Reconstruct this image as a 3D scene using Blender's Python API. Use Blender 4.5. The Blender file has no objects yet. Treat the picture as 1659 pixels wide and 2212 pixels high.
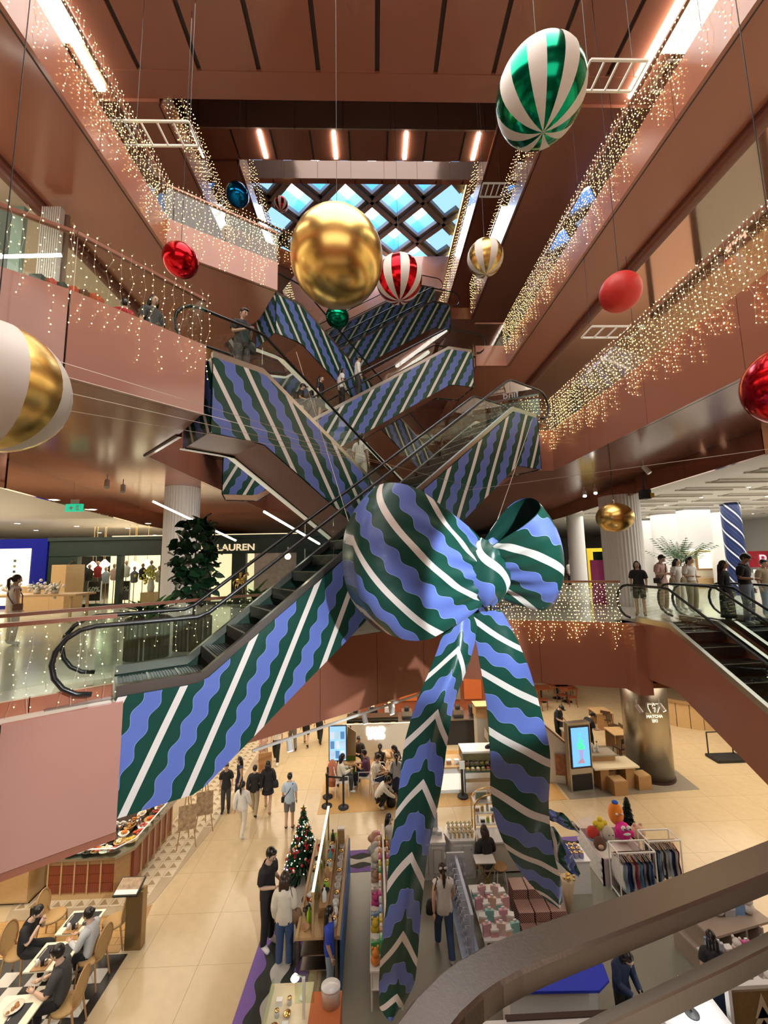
import bpy, bmesh, math, random
from mathutils import Vector, Matrix, noise
random.seed(7)
S = bpy.context.scene
COL = S.collection
PI = math.pi
# ---------------------------------------------------------------- camera
FPX, CX, CY, HC = 860.0, 829.5, 1106.0, 1.7
_v = Vector(((807 - CX) / FPX, -(1210 - CY) / FPX, -1)).normalized()      # world +Y seen by the camera
_r = math.radians(-0.9)
_z = Vector((math.sin(_r), math.cos(_r), 0)); _z = (_z - _v * _z.dot(_v)).normalized()
_x = _v.cross(_z)
RT = Matrix((_x, _v, _z))                                               # camera -> world
CAMP = Vector((0, 0, HC))
cam = bpy.data.cameras.new('camera'); camo = bpy.data.objects.new('camera', cam); COL.objects.link(camo)
cam.sensor_fit = 'VERTICAL'; cam.sensor_height = 24; cam.lens = FPX / 2212 * 24
cam.clip_start = 0.05; cam.clip_end = 300
camo.matrix_world = Matrix.Translation(CAMP) @ RT.to_4x4()
S.camera = camo
def ray(px, py): return RT @ Vector(((px - CX) / FPX, -(py - CY) / FPX, -1))
def at_z(px, py, z): d = ray(px, py); return CAMP + d * ((z - HC) / d.z)
def at_y(px, py, y): d = ray(px, py); return CAMP + d * (y / d.y)
def at_x(px, py, x): d = ray(px, py); return CAMP + d * (x / d.x)
# ---------------------------------------------------------------- view, world, large lights
S.view_settings.view_transform = 'Standard'; S.view_settings.look = 'None'
S.view_settings.exposure = 0.28; S.view_settings.gamma = 1.0; S.view_settings.use_curve_mapping = False
S.cycles.max_bounces = 5; S.cycles.diffuse_bounces = 2; S.cycles.glossy_bounces = 2
S.cycles.transmission_bounces = 4; S.cycles.transparent_max_bounces = 10
S.cycles.caustics_reflective = False; S.cycles.caustics_refractive = False
S.cycles.sample_clamp_indirect = 4.0; S.cycles.adaptive_threshold = 0.06; S.cycles.adaptive_min_samples = 12
W = bpy.data.worlds.new('sky'); S.world = W; W.use_nodes = True
W.node_tree.nodes['Background'].inputs[0].default_value = (0.33, 0.6, 1.0, 1)
W.node_tree.nodes['Background'].inputs[1].default_value = 1.2
WARM = (1.0, 0.86, 0.66); NEUT = (1.0, 0.95, 0.88)
def area(name, loc, sx, sy, power, col=WARM, rot=(0, 0, 0), spread=180):
    l = bpy.data.lights.new(name, 'AREA'); l.shape = 'RECTANGLE'; l.size = sx; l.size_y = sy
    l.energy = power; l.color = col; l.spread = math.radians(spread)
    o = bpy.data.objects.new(name, l); COL.objects.link(o); o.location = loc; o.rotation_euler = rot
    return o
def spot(name, loc, target, power, angle, col=NEUT, blend=0.25, size=0.08):
    l = bpy.data.lights.new(name, 'SPOT'); l.energy = power; l.spot_size = math.radians(angle); l.spot_blend = blend
    l.color = col; l.shadow_soft_size = size
    o = bpy.data.objects.new(name, l); COL.objects.link(o); o.location = loc
    o.rotation_euler = (Vector(target) - Vector(loc)).to_track_quat('-Z', 'Y').to_euler()
    return o
area('ceiling_light_atrium', (0, 4.0, 14.4), 9, 9, 1150, NEUT)
area('unseen_light_rear', (0, -2.4, 7.5), 10, 5, 260, NEUT, (math.radians(62), 0, 0))  # unseen panel behind the viewer, hung below any ceiling and tilted into the view
area('ceiling_light_ground_left', (-9, 9, -1.75), 8, 12, 620, WARM)
area('ceiling_light_ground_back', (1, 19, -1.75), 14, 8, 950, WARM)
area('ceiling_light_ground_right', (13, 12, -1.75), 7, 14, 700, WARM)
area('ceiling_light_shops_left', (-14, 13, 3.5), 8, 14, 620, WARM)
area('ceiling_light_shops_right', (15, 15, 3.7), 9, 16, 900, NEUT)
area('ceiling_light_upper_left', (-10, 9, 9.1), 5, 14, 420, WARM)
area('ceiling_light_upper_right', (10, 9, 9.1), 5, 16, 420, WARM)
area('fill_light_far', (0, 17.5, 29.2), 10, 6, 380, NEUT)  # added below the roof to brighten the dark beam fronts
area('skylight_daylight', (0, 34, 29.2), 10, 12, 2600, (0.75, 0.88, 1.0))
spot('spotlight_bow', (3.6, 0.4, 3.9), (2.15, 6.5, 1.0), 3200, 30, (.84, .97, 1.0))
spot('spotlight_ribbon', (2.2, -0.4, 3.0), (-2.0, 5.7, -0.7), 2300, 44, (.9, .97, 1.0), .7)
# ---------------------------------------------------------------- materials
MATS = {}
def nt(m): return m.node_tree.nodes, m.node_tree.links
def mat(name, col=(.8, .8, .8), rough=.5, metal=0., emit=None, es=1., spec=.5, bump=0., bscale=40., var=0., vscale=3., coat=0., sheen=0., samp=True, alpha=1.):
    if name in MATS: return MATS[name]
    m = bpy.data.materials.new(name); m.use_nodes = True
    N, L = nt(m); b = N['Principled BSDF']
    b.inputs['Base Color'].default_value = (*col, 1); b.inputs['Roughness'].default_value = rough
    b.inputs['Metallic'].default_value = metal; b.inputs['Specular IOR Level'].default_value = spec
    b.inputs['Coat Weight'].default_value = coat; b.inputs['Sheen Weight'].default_value = sheen
    if emit: b.inputs['Emission Color'].default_value = (*emit, 1); b.inputs['Emission Strength'].default_value = es
    if not samp: m.cycles.emission_sampling = 'NONE'
    if var or bump:
        tc = N.new('ShaderNodeTexCoord')
        nz = N.new('ShaderNodeTexNoise'); nz.inputs['Scale'].default_value = vscale if var else bscale
        nz.inputs['Detail'].default_value = 4; L.new(tc.outputs['Object'], nz.inputs['Vector'])
        if var:
            mx = N.new('ShaderNodeMix'); mx.data_type = 'RGBA'
            mx.inputs[6].default_value = (*[c * (1 - var) for c in col], 1); mx.inputs[7].default_value = (*[min(1, c * (1 + var)) for c in col], 1)
            L.new(nz.outputs['Fac'], mx.inputs[0]); L.new(mx.outputs[2], b.inputs['Base Color'])
        if bump:
            n2 = N.new('ShaderNodeTexNoise'); n2.inputs['Scale'].default_value = bscale; L.new(tc.outputs['Object'], n2.inputs['Vector'])
            bp = N.new('ShaderNodeBump'); bp.inputs['Strength'].default_value = bump; bp.inputs['Distance'].default_value = .02
            L.new(n2.outputs['Fac'], bp.inputs['Height']); L.new(bp.outputs[0], b.inputs['Normal'])
    MATS[name] = m
    return m
def glass(name, tint=(.93, .97, .95), refl=.08, rough=.02):
    if name in MATS: return MATS[name]
    m = bpy.data.materials.new(name); m.use_nodes = True; N, L = nt(m)
    N.remove(N['Principled BSDF'])
    t = N.new('ShaderNodeBsdfTransparent'); t.inputs[0].default_value = (*tint, 1)
    g = N.new('ShaderNodeBsdfGlossy'); g.inputs['Roughness'].default_value = rough; g.inputs[0].default_value = (1, 1, 1, 1)
    fr = N.new('ShaderNodeLayerWeight'); fr.inputs[0].default_value = .15
    mp = N.new('ShaderNodeMath'); mp.operation = 'MULTIPLY_ADD'; mp.inputs[1].default_value = .28; mp.inputs[2].default_value = refl * .3
    L.new(fr.outputs['Fresnel'], mp.inputs[0])
    mx = N.new('ShaderNodeMixShader'); L.new(mp.outputs[0], mx.inputs[0]); L.new(t.outputs[0], mx.inputs[1]); L.new(g.outputs[0], mx.inputs[2])
    L.new(mx.outputs[0], N['Material Output'].inputs[0])
    MATS[name] = m
    return m
def wood(name, a, b, scale=6., rough=.4):
    if name in MATS: return MATS[name]
    m = mat(name, a, rough); N, L = nt(m)
    tc = N.new('ShaderNodeTexCoord'); mp = N.new('ShaderNodeMapping'); mp.inputs['Scale'].default_value = (scale, scale * .12, scale)
    nz = N.new('ShaderNodeTexNoise'); nz.inputs['Scale'].default_value = 3; nz.inputs['Detail'].default_value = 6
    mx = N.new('ShaderNodeMix'); mx.data_type = 'RGBA'; mx.inputs[6].default_value = (*a, 1); mx.inputs[7].default_value = (*b, 1)
    L.new(tc.outputs['Object'], mp.inputs[0]); L.new(mp.outputs[0], nz.inputs['Vector']); L.new(nz.outputs['Fac'], mx.inputs[0])
    L.new(mx.outputs[2], N['Principled BSDF'].inputs['Base Color'])
    return m
def ribbon_mat(name, green, blue, white, rough=.32):
    """printed satin: u counts stripe periods, v counts waves"""
    m = mat(name, green, rough, spec=.5); N, L = nt(m); b = N['Principled BSDF']
    uv = N.new('ShaderNodeUVMap'); sp = N.new('ShaderNodeSeparateXYZ'); L.new(uv.outputs[0], sp.inputs[0])
    def mth(op, a, c=None, d=None):
        n = N.new('ShaderNodeMath'); n.operation = op
        for i, q in enumerate((a, c, d)):
            if q is None: continue
            if isinstance(q, (int, float)): n.inputs[i].default_value = q
            else: L.new(q, n.inputs[i])
        return n.outputs[0]
    fr = mth('FRACT', sp.outputs[0])
    sn = mth('SINE', mth('MULTIPLY', sp.outputs[1], 2 * PI))
    dist = mth('ABSOLUTE', mth('SUBTRACT', mth('SUBTRACT', fr, .575), mth('MULTIPLY', sn, .045)))
    isb = mth('LESS_THAN', dist, .165); isl = mth('LESS_THAN', dist, .172); isw = mth('LESS_THAN', fr, .14)
    def mx(f, a, c):
        n = N.new('ShaderNodeMix'); n.data_type = 'RGBA'; L.new(f, n.inputs[0])
        for i, q in ((6, a), (7, c)):
            if isinstance(q, tuple): n.inputs[i].default_value = (*q, 1)
            else: L.new(q, n.inputs[i])
        return n.outputs[2]
    c = mx(isl, green, (.34, .42, .8)); c = mx(isb, c, blue); c = mx(isw, c, white)
    L.new(c, b.inputs['Base Color'])
    tc = N.new('ShaderNodeTexCoord'); nz = N.new('ShaderNodeTexNoise'); nz.inputs['Scale'].default_value = 2.2; nz.inputs['Detail'].default_value = 3
    bp = N.new('ShaderNodeBump'); bp.inputs['Strength'].default_value = .35; bp.inputs['Distance'].default_value = .05
    L.new(tc.outputs['Object'], nz.inputs['Vector']); L.new(nz.outputs['Fac'], bp.inputs['Height']); L.new(bp.outputs[0], b.inputs['Normal'])
    return m
BROWN = (.36, .135, .082)
M_brown = mat('brown_laminate', BROWN, .17, var=.05, vscale=.6)
M_browngl = mat('bronze_mirror_laminate', (.62, .33, .23), .07, metal=.85, bump=.08, bscale=.9)
M_silver = mat('silver_mirror_laminate', (.46, .32, .27), .15, metal=.3, bump=.35, bscale=1.4)
M_dark = mat('dark_groove', (.045, .02, .014), .6)
M_cream = mat('cream_ceiling', (.78, .74, .66), .6)
M_white = mat('white_paint', (.82, .80, .76), .45)
M_whitegl = mat('white_gloss', (.85, .85, .84), .18)
M_steel = mat('brushed_steel', (.42, .39, .35), .28, metal=1., bump=.03, bscale=120)
M_black = mat('black_rubber', (.012, .012, .013), .3)
M_blackm = mat('black_matt', (.015, .015, .016), .55)
M_step = mat('escalator_step', (.014, .013, .013), .45, metal=.3)
M_glass = glass('clear_glass')
M_glass2 = glass('green_edge_glass', (.86, .93, .88), .12)
M_rib = ribbon_mat('ribbon_print', (.008, .058, .042), (.115, .165, .48), (.74, .68, .64))
M_lining = mat('ribbon_lining', (.004, .035, .026), .5)
M_led = mat('led_strip', (1, 1, 1), .4, emit=(1, .93, .82), es=14)
M_bulb = mat('fairy_bulb', (1, .9, .5), .4, emit=(1, .74, .27), es=6.5, samp=False)
M_wire = mat('fairy_wire', (.55, .45, .35), .5)
M_down = mat('downlight_lens', (1, 1, 1), .4, emit=(1, .86, .62), es=22)
M_gold = mat('polished_gold', (.83, .56, .17), .16, metal=1.)
M_brass = mat('brass', (.75, .52, .22), .25, metal=1.)
# ---------------------------------------------------------------- geometry helpers
def V(*a): return Vector(a if len(a) > 1 else a[0])
class G:
    def __init__(s): s.v = []; s.f = []; s.m = []; s.uv = None
    def face(s, pts, mi=0):
        n = len(s.v); s.v += [tuple(p) for p in pts]; s.f.append(tuple(range(n, n + len(pts)))); s.m.append(mi); return s
    def quad(s, a, b, c, d, mi=0): return s.face((a, b, c, d), mi)
    def box(s, x0, x1, y0, y1, z0, z1, mi=0):
        n = len(s.v)
        s.v += [(x, y, z) for z in (z0, z1) for y in (y0, y1) for x in (x0, x1)]
        for f in ((0, 2, 3, 1), (4, 5, 7, 6), (0, 1, 5, 4), (2, 6, 7, 3), (0, 4, 6, 2), (1, 3, 7, 5)):
            s.f.append(tuple(n + i for i in f)); s.m.append(mi)
        return s
    def cbox(s, c, sx, sy, sz, rz=0, mi=0, rx=0, ry=0):
        n = len(s.v); s.box(-sx / 2, sx / 2, -sy / 2, sy / 2, -sz / 2, sz / 2, mi)
        R = Matrix.Rotation(rz, 3, 'Z') @ Matrix.Rotation(ry, 3, 'Y') @ Matrix.Rotation(rx, 3, 'X'); c = V(c)
        for i in range(n, len(s.v)): s.v[i] = tuple(c + R @ V(s.v[i]))
        return s
    def prism(s, poly, z0, z1, mi=0, side=None):
        n = len(s.v); k = len(poly)
        s.v += [(p[0], p[1], z0) for p in poly] + [(p[0], p[1], z1) for p in poly]
        s.f.append(tuple(n + i for i in reversed(range(k)))); s.f.append(tuple(n + k + i for i in range(k))); s.m += [mi, mi]
        for i in range(k):
            j = (i + 1) % k; s.f.append((n + i, n + j, n + k + j, n + k + i)); s.m.append(mi if side is None else side)
        return s
    def extr(s, pts, d, mi=0):
        """polygon in space swept along d"""
        n = len(s.v); k = len(pts); d = V(d)
        s.v += [tuple(p) for p in pts] + [tuple(V(p) + d) for p in pts]
        s.f.append(tuple(n + i for i in reversed(range(k)))); s.f.append(tuple(n + k + i for i in range(k))); s.m += [mi, mi]
        for i in range(k):
            j = (i + 1) % k; s.f.append((n + i, n + j, n + k + j, n + k + i)); s.m.append(mi)
        return s
    def tube(s, pts, r, k=6, mi=0, cap=True, closed=False):
        pts = [V(p) for p in pts]; n0 = len(s.v); m = len(pts)
        rr = r if isinstance(r, (list, tuple)) else [r] * m
        up = None
        for i, p in enumerate(pts):
            if closed: t = pts[(i + 1) % m] - pts[i - 1]
            else: t = pts[min(i + 1, m - 1)] - pts[max(i - 1, 0)]
            if t.length < 1e-9: t = V(0, 0, 1)
            t.normalize()
            if up is None:
                up = V(0, 0, 1) if abs(t.z) < .9 else V(1, 0, 0)
            a = t.cross(up)
            if a.length < 1e-6: a = t.cross(V(0, 1, 0))
            a.normalize(); b = a.cross(t); up = b
            for j in range(k):
                q = 2 * PI * (j + .5) / k
                s.v.append(tuple(p + (a * math.cos(q) + b * math.sin(q)) * rr[i]))
        for i in range(m if closed else m - 1):
            for j in range(k):
                a0 = n0 + i * k; b0 = n0 + ((i + 1) % m) * k; j2 = (j + 1) % k
                s.f.append((a0 + j, a0 + j2, b0 + j2, b0 + j)); s.m.append(mi)
        if cap and not closed:
            s.f.append(tuple(n0 + j for j in reversed(range(k)))); s.f.append(tuple(n0 + (m - 1) * k + j for j in range(k))); s.m += [mi, mi]
        return s
    def cyl(s, p0, p1, r0, r1=None, k=12, mi=0): return s.tube([p0, p1], [r0, r0 if r1 is None else r1], k, mi)
    def lathe(s, prof, c=(0, 0, 0), k=16, mi=0, sx=1, sy=1):
        n = len(s.v); c = V(c); m = len(prof)
        for r, z in prof:
            for j in range(k):
                q = 2 * PI * j / k; s.v.append((c.x + r * sx * math.cos(q), c.y + r * sy * math.sin(q), c.z + z))
        for i in range(m - 1):
            for j in range(k):
                j2 = (j + 1) % k; s.f.append((n + i * k + j, n + i * k + j2, n + (i + 1) * k + j2, n + (i + 1) * k + j)); s.m.append(mi)
        if prof[0][0] > 1e-4: s.f.append(tuple(n + j for j in reversed(range(k)))); s.m.append(mi)
        if prof[-1][0] > 1e-4: s.f.append(tuple(n + (m - 1) * k + j for j in range(k))); s.m.append(mi)
        return s
    def ball(s, c, r, k=12, rings=8, sc=(1, 1, 1), mi=0, R=None):
        n = len(s.v); c = V(c)
        for i in range(rings + 1):
            t = PI * i / rings
            for j in range(k):
                q = 2 * PI * j / k
                p = V(math.sin(t) * math.cos(q) * sc[0], math.sin(t) * math.sin(q) * sc[1], -math.cos(t) * sc[2]) * r
                s.v.append(tuple(c + (R @ p if R else p)))
        for i in range(rings):
            for j in range(k):
                j2 = (j + 1) % k; s.f.append((n + i * k + j, n + i * k + j2, n + (i + 1) * k + j2, n + (i + 1) * k + j)); s.m.append(mi)
        return s
    def octa(s, c, r, mi=0):
        n = len(s.v); x, y, z = c
        s.v += [(x + r, y, z), (x - r, y, z), (x, y + r, z), (x, y - r, z), (x, y, z + r), (x, y, z - r)]
        for f in ((0, 2, 4), (2, 1, 4), (1, 3, 4), (3, 0, 4), (2, 0, 5), (1, 2, 5), (3, 1, 5), (0, 3, 5)):
            s.f.append(tuple(n + i for i in f)); s.m.append(mi)
        return s
    def grid(s, fn, na, nb, mi=0, uvf=None, closed_a=False):
        n = len(s.v)
        for i in range(na + 1):
            for j in range(nb + 1): s.v.append(tuple(fn(i / na, j / nb)))
        if uvf and s.uv is None: s.uv = {}
        for i in range(na):
            for j in range(nb):
                q = (n + i * (nb + 1) + j, n + (i + 1) * (nb + 1) + j, n + (i + 1) * (nb + 1) + j + 1, n + i * (nb + 1) + j + 1)
                s.f.append(q); s.m.append(mi)
                if uvf: s.uv[len(s.f) - 1] = [uvf(a / na, b / nb) for a, b in ((i, j), (i + 1, j), (i + 1, j + 1), (i, j + 1))]
        return s
    def mesh(s, name, mats, smooth=False):
        me = bpy.data.meshes.new(name); me.from_pydata(s.v, [], s.f)
        for m in (mats if isinstance(mats, (list, tuple)) else [mats]): me.materials.append(m)
        if any(s.m): me.polygons.foreach_set('material_index', s.m)
        if smooth: me.polygons.foreach_set('use_smooth', [True] * len(s.f))
        if s.uv is not None:
            u = me.uv_layers.new(name='UVMap').data
            for p in me.polygons:
                if p.index in s.uv:
                    for li, c in zip(p.loop_indices, s.uv[p.index]): u[li].uv = c
        me.update()
        return me
    def build(s, name, mats, parent=None, smooth=False, world=True, bevel=0, loc=None, fix=False):
        me = s.mesh(name, mats, smooth)
        if fix:
            bm = bmesh.new(); bm.from_mesh(me); bmesh.ops.recalc_face_normals(bm, faces=bm.faces); bm.to_mesh(me); bm.free()
        return put(name, me, parent, world, bevel, loc)
def put(name, me, parent=None, world=True, bevel=0, loc=None, rz=0):
    o = bpy.data.objects.new(name, me); COL.objects.link(o)
    if loc is not None: o.location = loc
    if rz: o.rotation_euler = (0, 0, rz)
    if parent is not None:
        o.parent = parent
        if world:
            o.matrix_parent_inverse = WM(parent).inverted()
    if bevel:
        b = o.modifiers.new('bevel', 'BEVEL'); b.width = bevel; b.segments = 2; b.limit_method = 'ANGLE'
    return o
def WM(o):
    if o.parent: return WM(o.parent) @ o.matrix_parent_inverse @ o.matrix_basis
    return o.matrix_basis.copy()
def tag(o, label, cat, group=None):
    o['label'] = label; o['category'] = cat
    if group: o['group'] = group
    return o
def thing(name, label, cat, loc=(0, 0, 0), rz=0, group=None, sc=1):
    o = bpy.data.objects.new(name, None); COL.objects.link(o); o.location = loc; o.rotation_euler = (0, 0, rz); o.scale = (sc, sc, sc)
    o.empty_display_size = .1
    return tag(o, label, cat, group)
def struct(o): o['kind'] = 'structure'; return o
def stuff(o): o['kind'] = 'stuff'; return o
def copy_tree(o, parent=None):
    c = o.copy(); COL.objects.link(c)
    if parent is not None: c.parent = parent
    for ch in list(o.children): copy_tree(ch, c)
    return c
def dup(o, loc, rz=None, label=None):
    c = copy_tree(o); c.location = loc
    if rz is not None: c.rotation_euler = (0, 0, rz)
    if label: c['label'] = label
    return c
def text(body, loc, size, m, name='lettering', parent=None, rot=(PI / 2, 0, 0), depth=.01, font_sx=1, align='CENTER', bold=0.):
    cu = bpy.data.curves.new(name, 'FONT'); cu.body = body; cu.size = size; cu.extrude = depth; cu.align_x = align; cu.align_y = 'CENTER'; cu.offset = bold
    t = bpy.data.objects.new('tmp_text', cu); COL.objects.link(t)
    dg = bpy.context.evaluated_depsgraph_get(); me = bpy.data.meshes.new_from_object(t.evaluated_get(dg))
    bpy.data.objects.remove(t)
    me.materials.clear(); me.materials.append(m); me.name = name
    o = bpy.data.objects.new(name, me); COL.objects.link(o); o.location = loc; o.rotation_euler = rot; o.scale = (font_sx, 1, 1)
    if parent is not None: o.parent = parent; o.matrix_parent_inverse = WM(parent).inverted()
    return o
L0, L1, L2, L3, L4, L5 = -6.2, 0.0, 5.4, 10.05, 15.2, 20.2
# ================================================================ the building
M_terr = mat('beige_terrazzo', (.60, .47, .29), .16, var=.10, vscale=5, spec=.45)
M_terr2 = mat('cream_marble_floor', (.70, .65, .56), .14, var=.06, vscale=1.2)
M_joint = mat('floor_joint', (.50, .40, .26), .5)
XO = 24
def floor_tiles():
    f = struct(G().box(-XO, XO, -3, 46, L0 - .3, L0 - .012).build('floor', M_joint))
    # terrazzo slabs laid in rows, those nearest as parts
    a = 1.2; me = G().box(0, a - .005, 0, a - .005, -.02, 0).mesh('tile', M_terr)
    sp = [(-XO + a * i, -3 + a * j) for i in range(40) for j in range(41)]
    sp = [p for p in sp if p[1] < 45.5]
    def near(p): return max(0, 6.2 - p[1]) * 9 + math.hypot(p[0] - 2.5, p[1] - 11) + (6 if abs(p[0] - 2) < 3 and p[1] < 9 else 0)
    sp.sort(key=near)
    for p in sp[:290]: put('tile', me, f, True, 0, (p[0], p[1], L0))
    g = G()
    for p in sp[290:]: g.box(p[0], p[0] + a - .008, p[1], p[1] + a - .008, L0 - .02, L0)
    stuff(g.build('tile_field', M_terr, f))
floor_tiles()
def wall(name, x0, x1, y0, y1, z0, z1, m): return struct(G().box(x0, x1, y0, y1, z0, z1).build(name, m))
wall('wall_rear', -XO, XO, -3.4, -3, L0, 31, M_brown)
wall('wall_left', -XO - .4, -XO, -3, 46, L0, 31, M_white)
wall('wall_right', XO, XO + .4, -3, 46, L0, 31, M_white)
wall('wall_back', -XO, XO, 46, 46.4, L0, 31, M_white)
TN = [0]
def trim(mesh_obj):
    return struct(mesh_obj)
def fascia(pts, z0, z1, m=None, plen=2.2, th=.07, out=.0):
    """row of laminate panels with open joints along an edge; a dark backing holds them"""
    m = m or M_brown; TN[0] += 1
    g = G()
    for a, b in zip(pts, pts[1:]):
        a = V(a[0], a[1], 0); b = V(b[0], b[1], 0); d = (b - a).normalized(); n = V(-d.y, d.x, 0)
        g.extr([a + n * .02 + V(0, 0, z0 + .01), b + n * .02 + V(0, 0, z0 + .01), b + n * .02 + V(0, 0, z1 - .01), a + n * .02 + V(0, 0, z1 - .01)], n * -.06)
    t = struct(g.build('trim_%d' % TN[0], M_dark))
    for a, b in zip(pts, pts[1:]):
        a = V(a[0], a[1], 0); b = V(b[0], b[1], 0); L = (b - a).length; d = (b - a) / L; n = V(-d.y, d.x, 0)
        k = max(1, round(L / plen))
        for i in range(k):
            p = a + d * (L * i / k + .005); q = a + d * (L * (i + 1) / k - .005)
            G().extr([p + V(0, 0, z0), q + V(0, 0, z0), q + V(0, 0, z1), p + V(0, 0, z1)], n * th).build('panel', m, t, fix=True)
    return t
def slab(name, poly, z0, z1, m): return struct(G().prism(poly, z0, z1).build(name, m, fix=True))
E_L1 = [(-6.5, 2.9), (-4.1, 4.71), (-3.2, 5.38)]
E_L1b = [(-4.1, 6.75), (-2.4, 7.9), (2.4, 11.5), (4.4, 10.9), (6.4, 10.25)]
P_L1 = [(-6.5, -3)] + E_L1 + E_L1b + [(9.4, 10.25), (9.4, -3), (XO, -3), (XO, 46), (-XO, 46), (-XO, -3)]
slab('floor', P_L1, -.22, 0, M_terr2)
slab('ceiling', P_L1, -1.62, -1.5, M_brown)
slab('floor', [(-6.4, -3), (-6.4, .2), (5.6, .2), (5.6, -3)], -.3, 0, M_terr2)
E_L2 = [(-8.2, 3.0), (-4.95, 4.7), (-4.21, 5.29), (-2.95, 6.76)]
E_L2b = [(-3.9, 7.9), (-5.4, 9.4), (-5.4, 20), (4.6, 20), (4.6, 11.6), (5.5, 11.6), (5.5, -3)]
P_L2 = [(-8.2, -3)] + E_L2 + E_L2b + [(XO, -3), (XO, 46), (-XO, 46), (-XO, -3)]
slab('floor', P_L2, L2 - .25, L2, M_terr2)
# underside of level 2: brown soffit near the void, then the cream shop ceiling beyond a bronze drop
CL = [(-10.6, -3), (-10.0, 4), (-8.77, 9.5), (-10.8, 18.6), (-12, 30), (-12, 46)]
CR = [(8.0, -3), (8.2, 7.8), (8.76, 12.7), (9.8, 19.4), (10.6, 30), (10.6, 46)]
slab('ceiling', [(-8.2, -3)] + [(-8.2, 3.0)] + E_L2[1:] + E_L2b[:2] + [(-5.4, 46)] + CL[::-1], 4.28, 4.4, M_brown)
slab('ceiling', [(5.5, -3), (5.5, 11.6), (4.6, 11.6), (4.6, 46)] + CR[::-1], 4.28, 4.4, M_brown)
slab('ceiling', [(-5.4, 20), (-5.4, 46), (4.6, 46), (4.6, 20)], 4.28, 4.4, M_brown)
slab('ceiling', CL + [(-XO, 46), (-XO, -3)], 3.6, 3.75, M_cream)
slab('ceiling', CR + [(XO, 46), (XO, -3)], 3.8, 3.95, M_cream)
fascia(CL[:5][::-1], 3.55, 4.3, M_browngl, 3, .1); fascia(CR[:5], 3.72, 4.3, M_browngl, 3, .1)
E_L3 = [(-5.0, -3), (-5.0, 9.03), (-2.62, 10.52)]
P_L3 = E_L3 + [(-3.5, 11.9), (-5.2, 13.4), (-5.2, 26), (4.2, 26), (4.2, 18.2), (4.2, 15.0), (5.5, 15.0), (5.5, -3), (XO, -3), (XO, 46), (-XO, 46), (-XO, -3)]
slab('floor', P_L3, L3 - .25, L3, M_terr2)
slab('ceiling', P_L3, 9.36, 9.48, M_brown)
P_L4 = [(-5.8, 9.85), (-5.8, 14.8), (-3.2, 16.45), (-4.2, 17.8), (-5.8, 19.2), (-5.8, 32), (4.4, 32), (4.4, 20), (5.5, 20), (5.5, 9.85), (-5.8, 9.85)]
def ring(poly, z0, z1, m, name='ceiling'):
    g = G()   # the slab around a void, in two halves
    A = [(-XO, -3), (XO, -3), (XO, 46), (-XO, 46)]
    L = [p for p in poly]
    return slab(name, [(-XO, 9.85), (-5.8, 9.85), (-5.8, 14.8), (-3.2, 16.45), (-4.2, 17.8), (-5.8, 19.2), (-5.8, 32), (4.4, 32), (4.4, 20), (5.5, 20), (5.5, 9.85), (XO, 9.85), (XO, 46), (-XO, 46)], z0, z1, m)
ring(P_L4, 14.55, L4, M_brown)
fascia([(-3.2, 16.45), (-5.8, 14.8), (-5.8, 9.9)], 14.5, L4 + .1, M_brown, 2.2)
fascia([(5.5, 9.9), (5.5, 20)], 14.5, L4 + .1, M_brown, 2.2)
slab('floor', [(5.5, 14), (5.5, 38), (XO, 38), (XO, 14)], L5 - .7, L5, M_brown)
slab('floor', [(-5.8, 16), (-5.8, 38), (-XO, 38), (-XO, 16)], L5 - .7, L5, M_brown)
fascia([(5.5, 14), (5.5, 38)], L5 - .75, L5 + .1, M_brown, 3)
fascia([(-5.8, 38), (-5.8, 16)], L5 - .75, L5 + .1, M_brown, 3)
# grooved soffit overhead
def soffit():
    c = struct(G().box(-XO, XO, -3, 9.85, 14.75, 15.3).build('ceiling', M_dark))
    xs = [-11.6, -9.1] + [-7.55 + 1.57 * i for i in range(11)] + [10, 13]
    for a, b in zip(xs, xs[1:]):
        G().box(a + .06, b - .06, -2.9, 9.2, 14.68, 14.78).build('soffit_panel', M_brown, c)
    G().box(-XO, XO, 9.2, 9.85, 14.66, 14.8).build('edge_panel', M_brown, c)
    for x in (-7.2, 7.5):
        for y0, y1 in ((4.6, 9.6),):
            G().box(x - .09, x + .09, y0, y1, 14.52, 14.66).build('led_strip', M_led, c)
soffit()
# two cross beams with mirror fronts under the roof
def beam(y0, y1, z0, z1, lamps, n):
    b = struct(G().box(-9, 9, y0 + .06, y1, z0, z1).build('trim_beam_%d' % n, M_brown))
    for i in range(9):
        x = -9 + 2 * i
        G().box(x + .01, x + 1.99, y0, y0 + .06, z0, z1).build('mirror_panel', M_silver, b)
    for i in range(11):
        G().box(-9 + 1.64 * i, -9 + 1.64 * i + .08, y0 + .1, y1 - .05, z0 - .012, z0 + .01).build('groove', M_dark, b)
    for x in lamps: G().box(x - .08, x + .08, y0 + .12, y1 - .12, z0 - .07, z0 - .01).build('led_strip', M_led, b)
beam(14.6, 15.95, 19.6, 21.0, [at_z(567, 310, 19.6).x, at_z(723, 310, 19.6).x, at_z(876, 310, 19.6).x, at_z(1029, 310, 19.6).x], 1)
beam(21.4, 21.75, 24.5, 25.7, [], 2)
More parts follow.
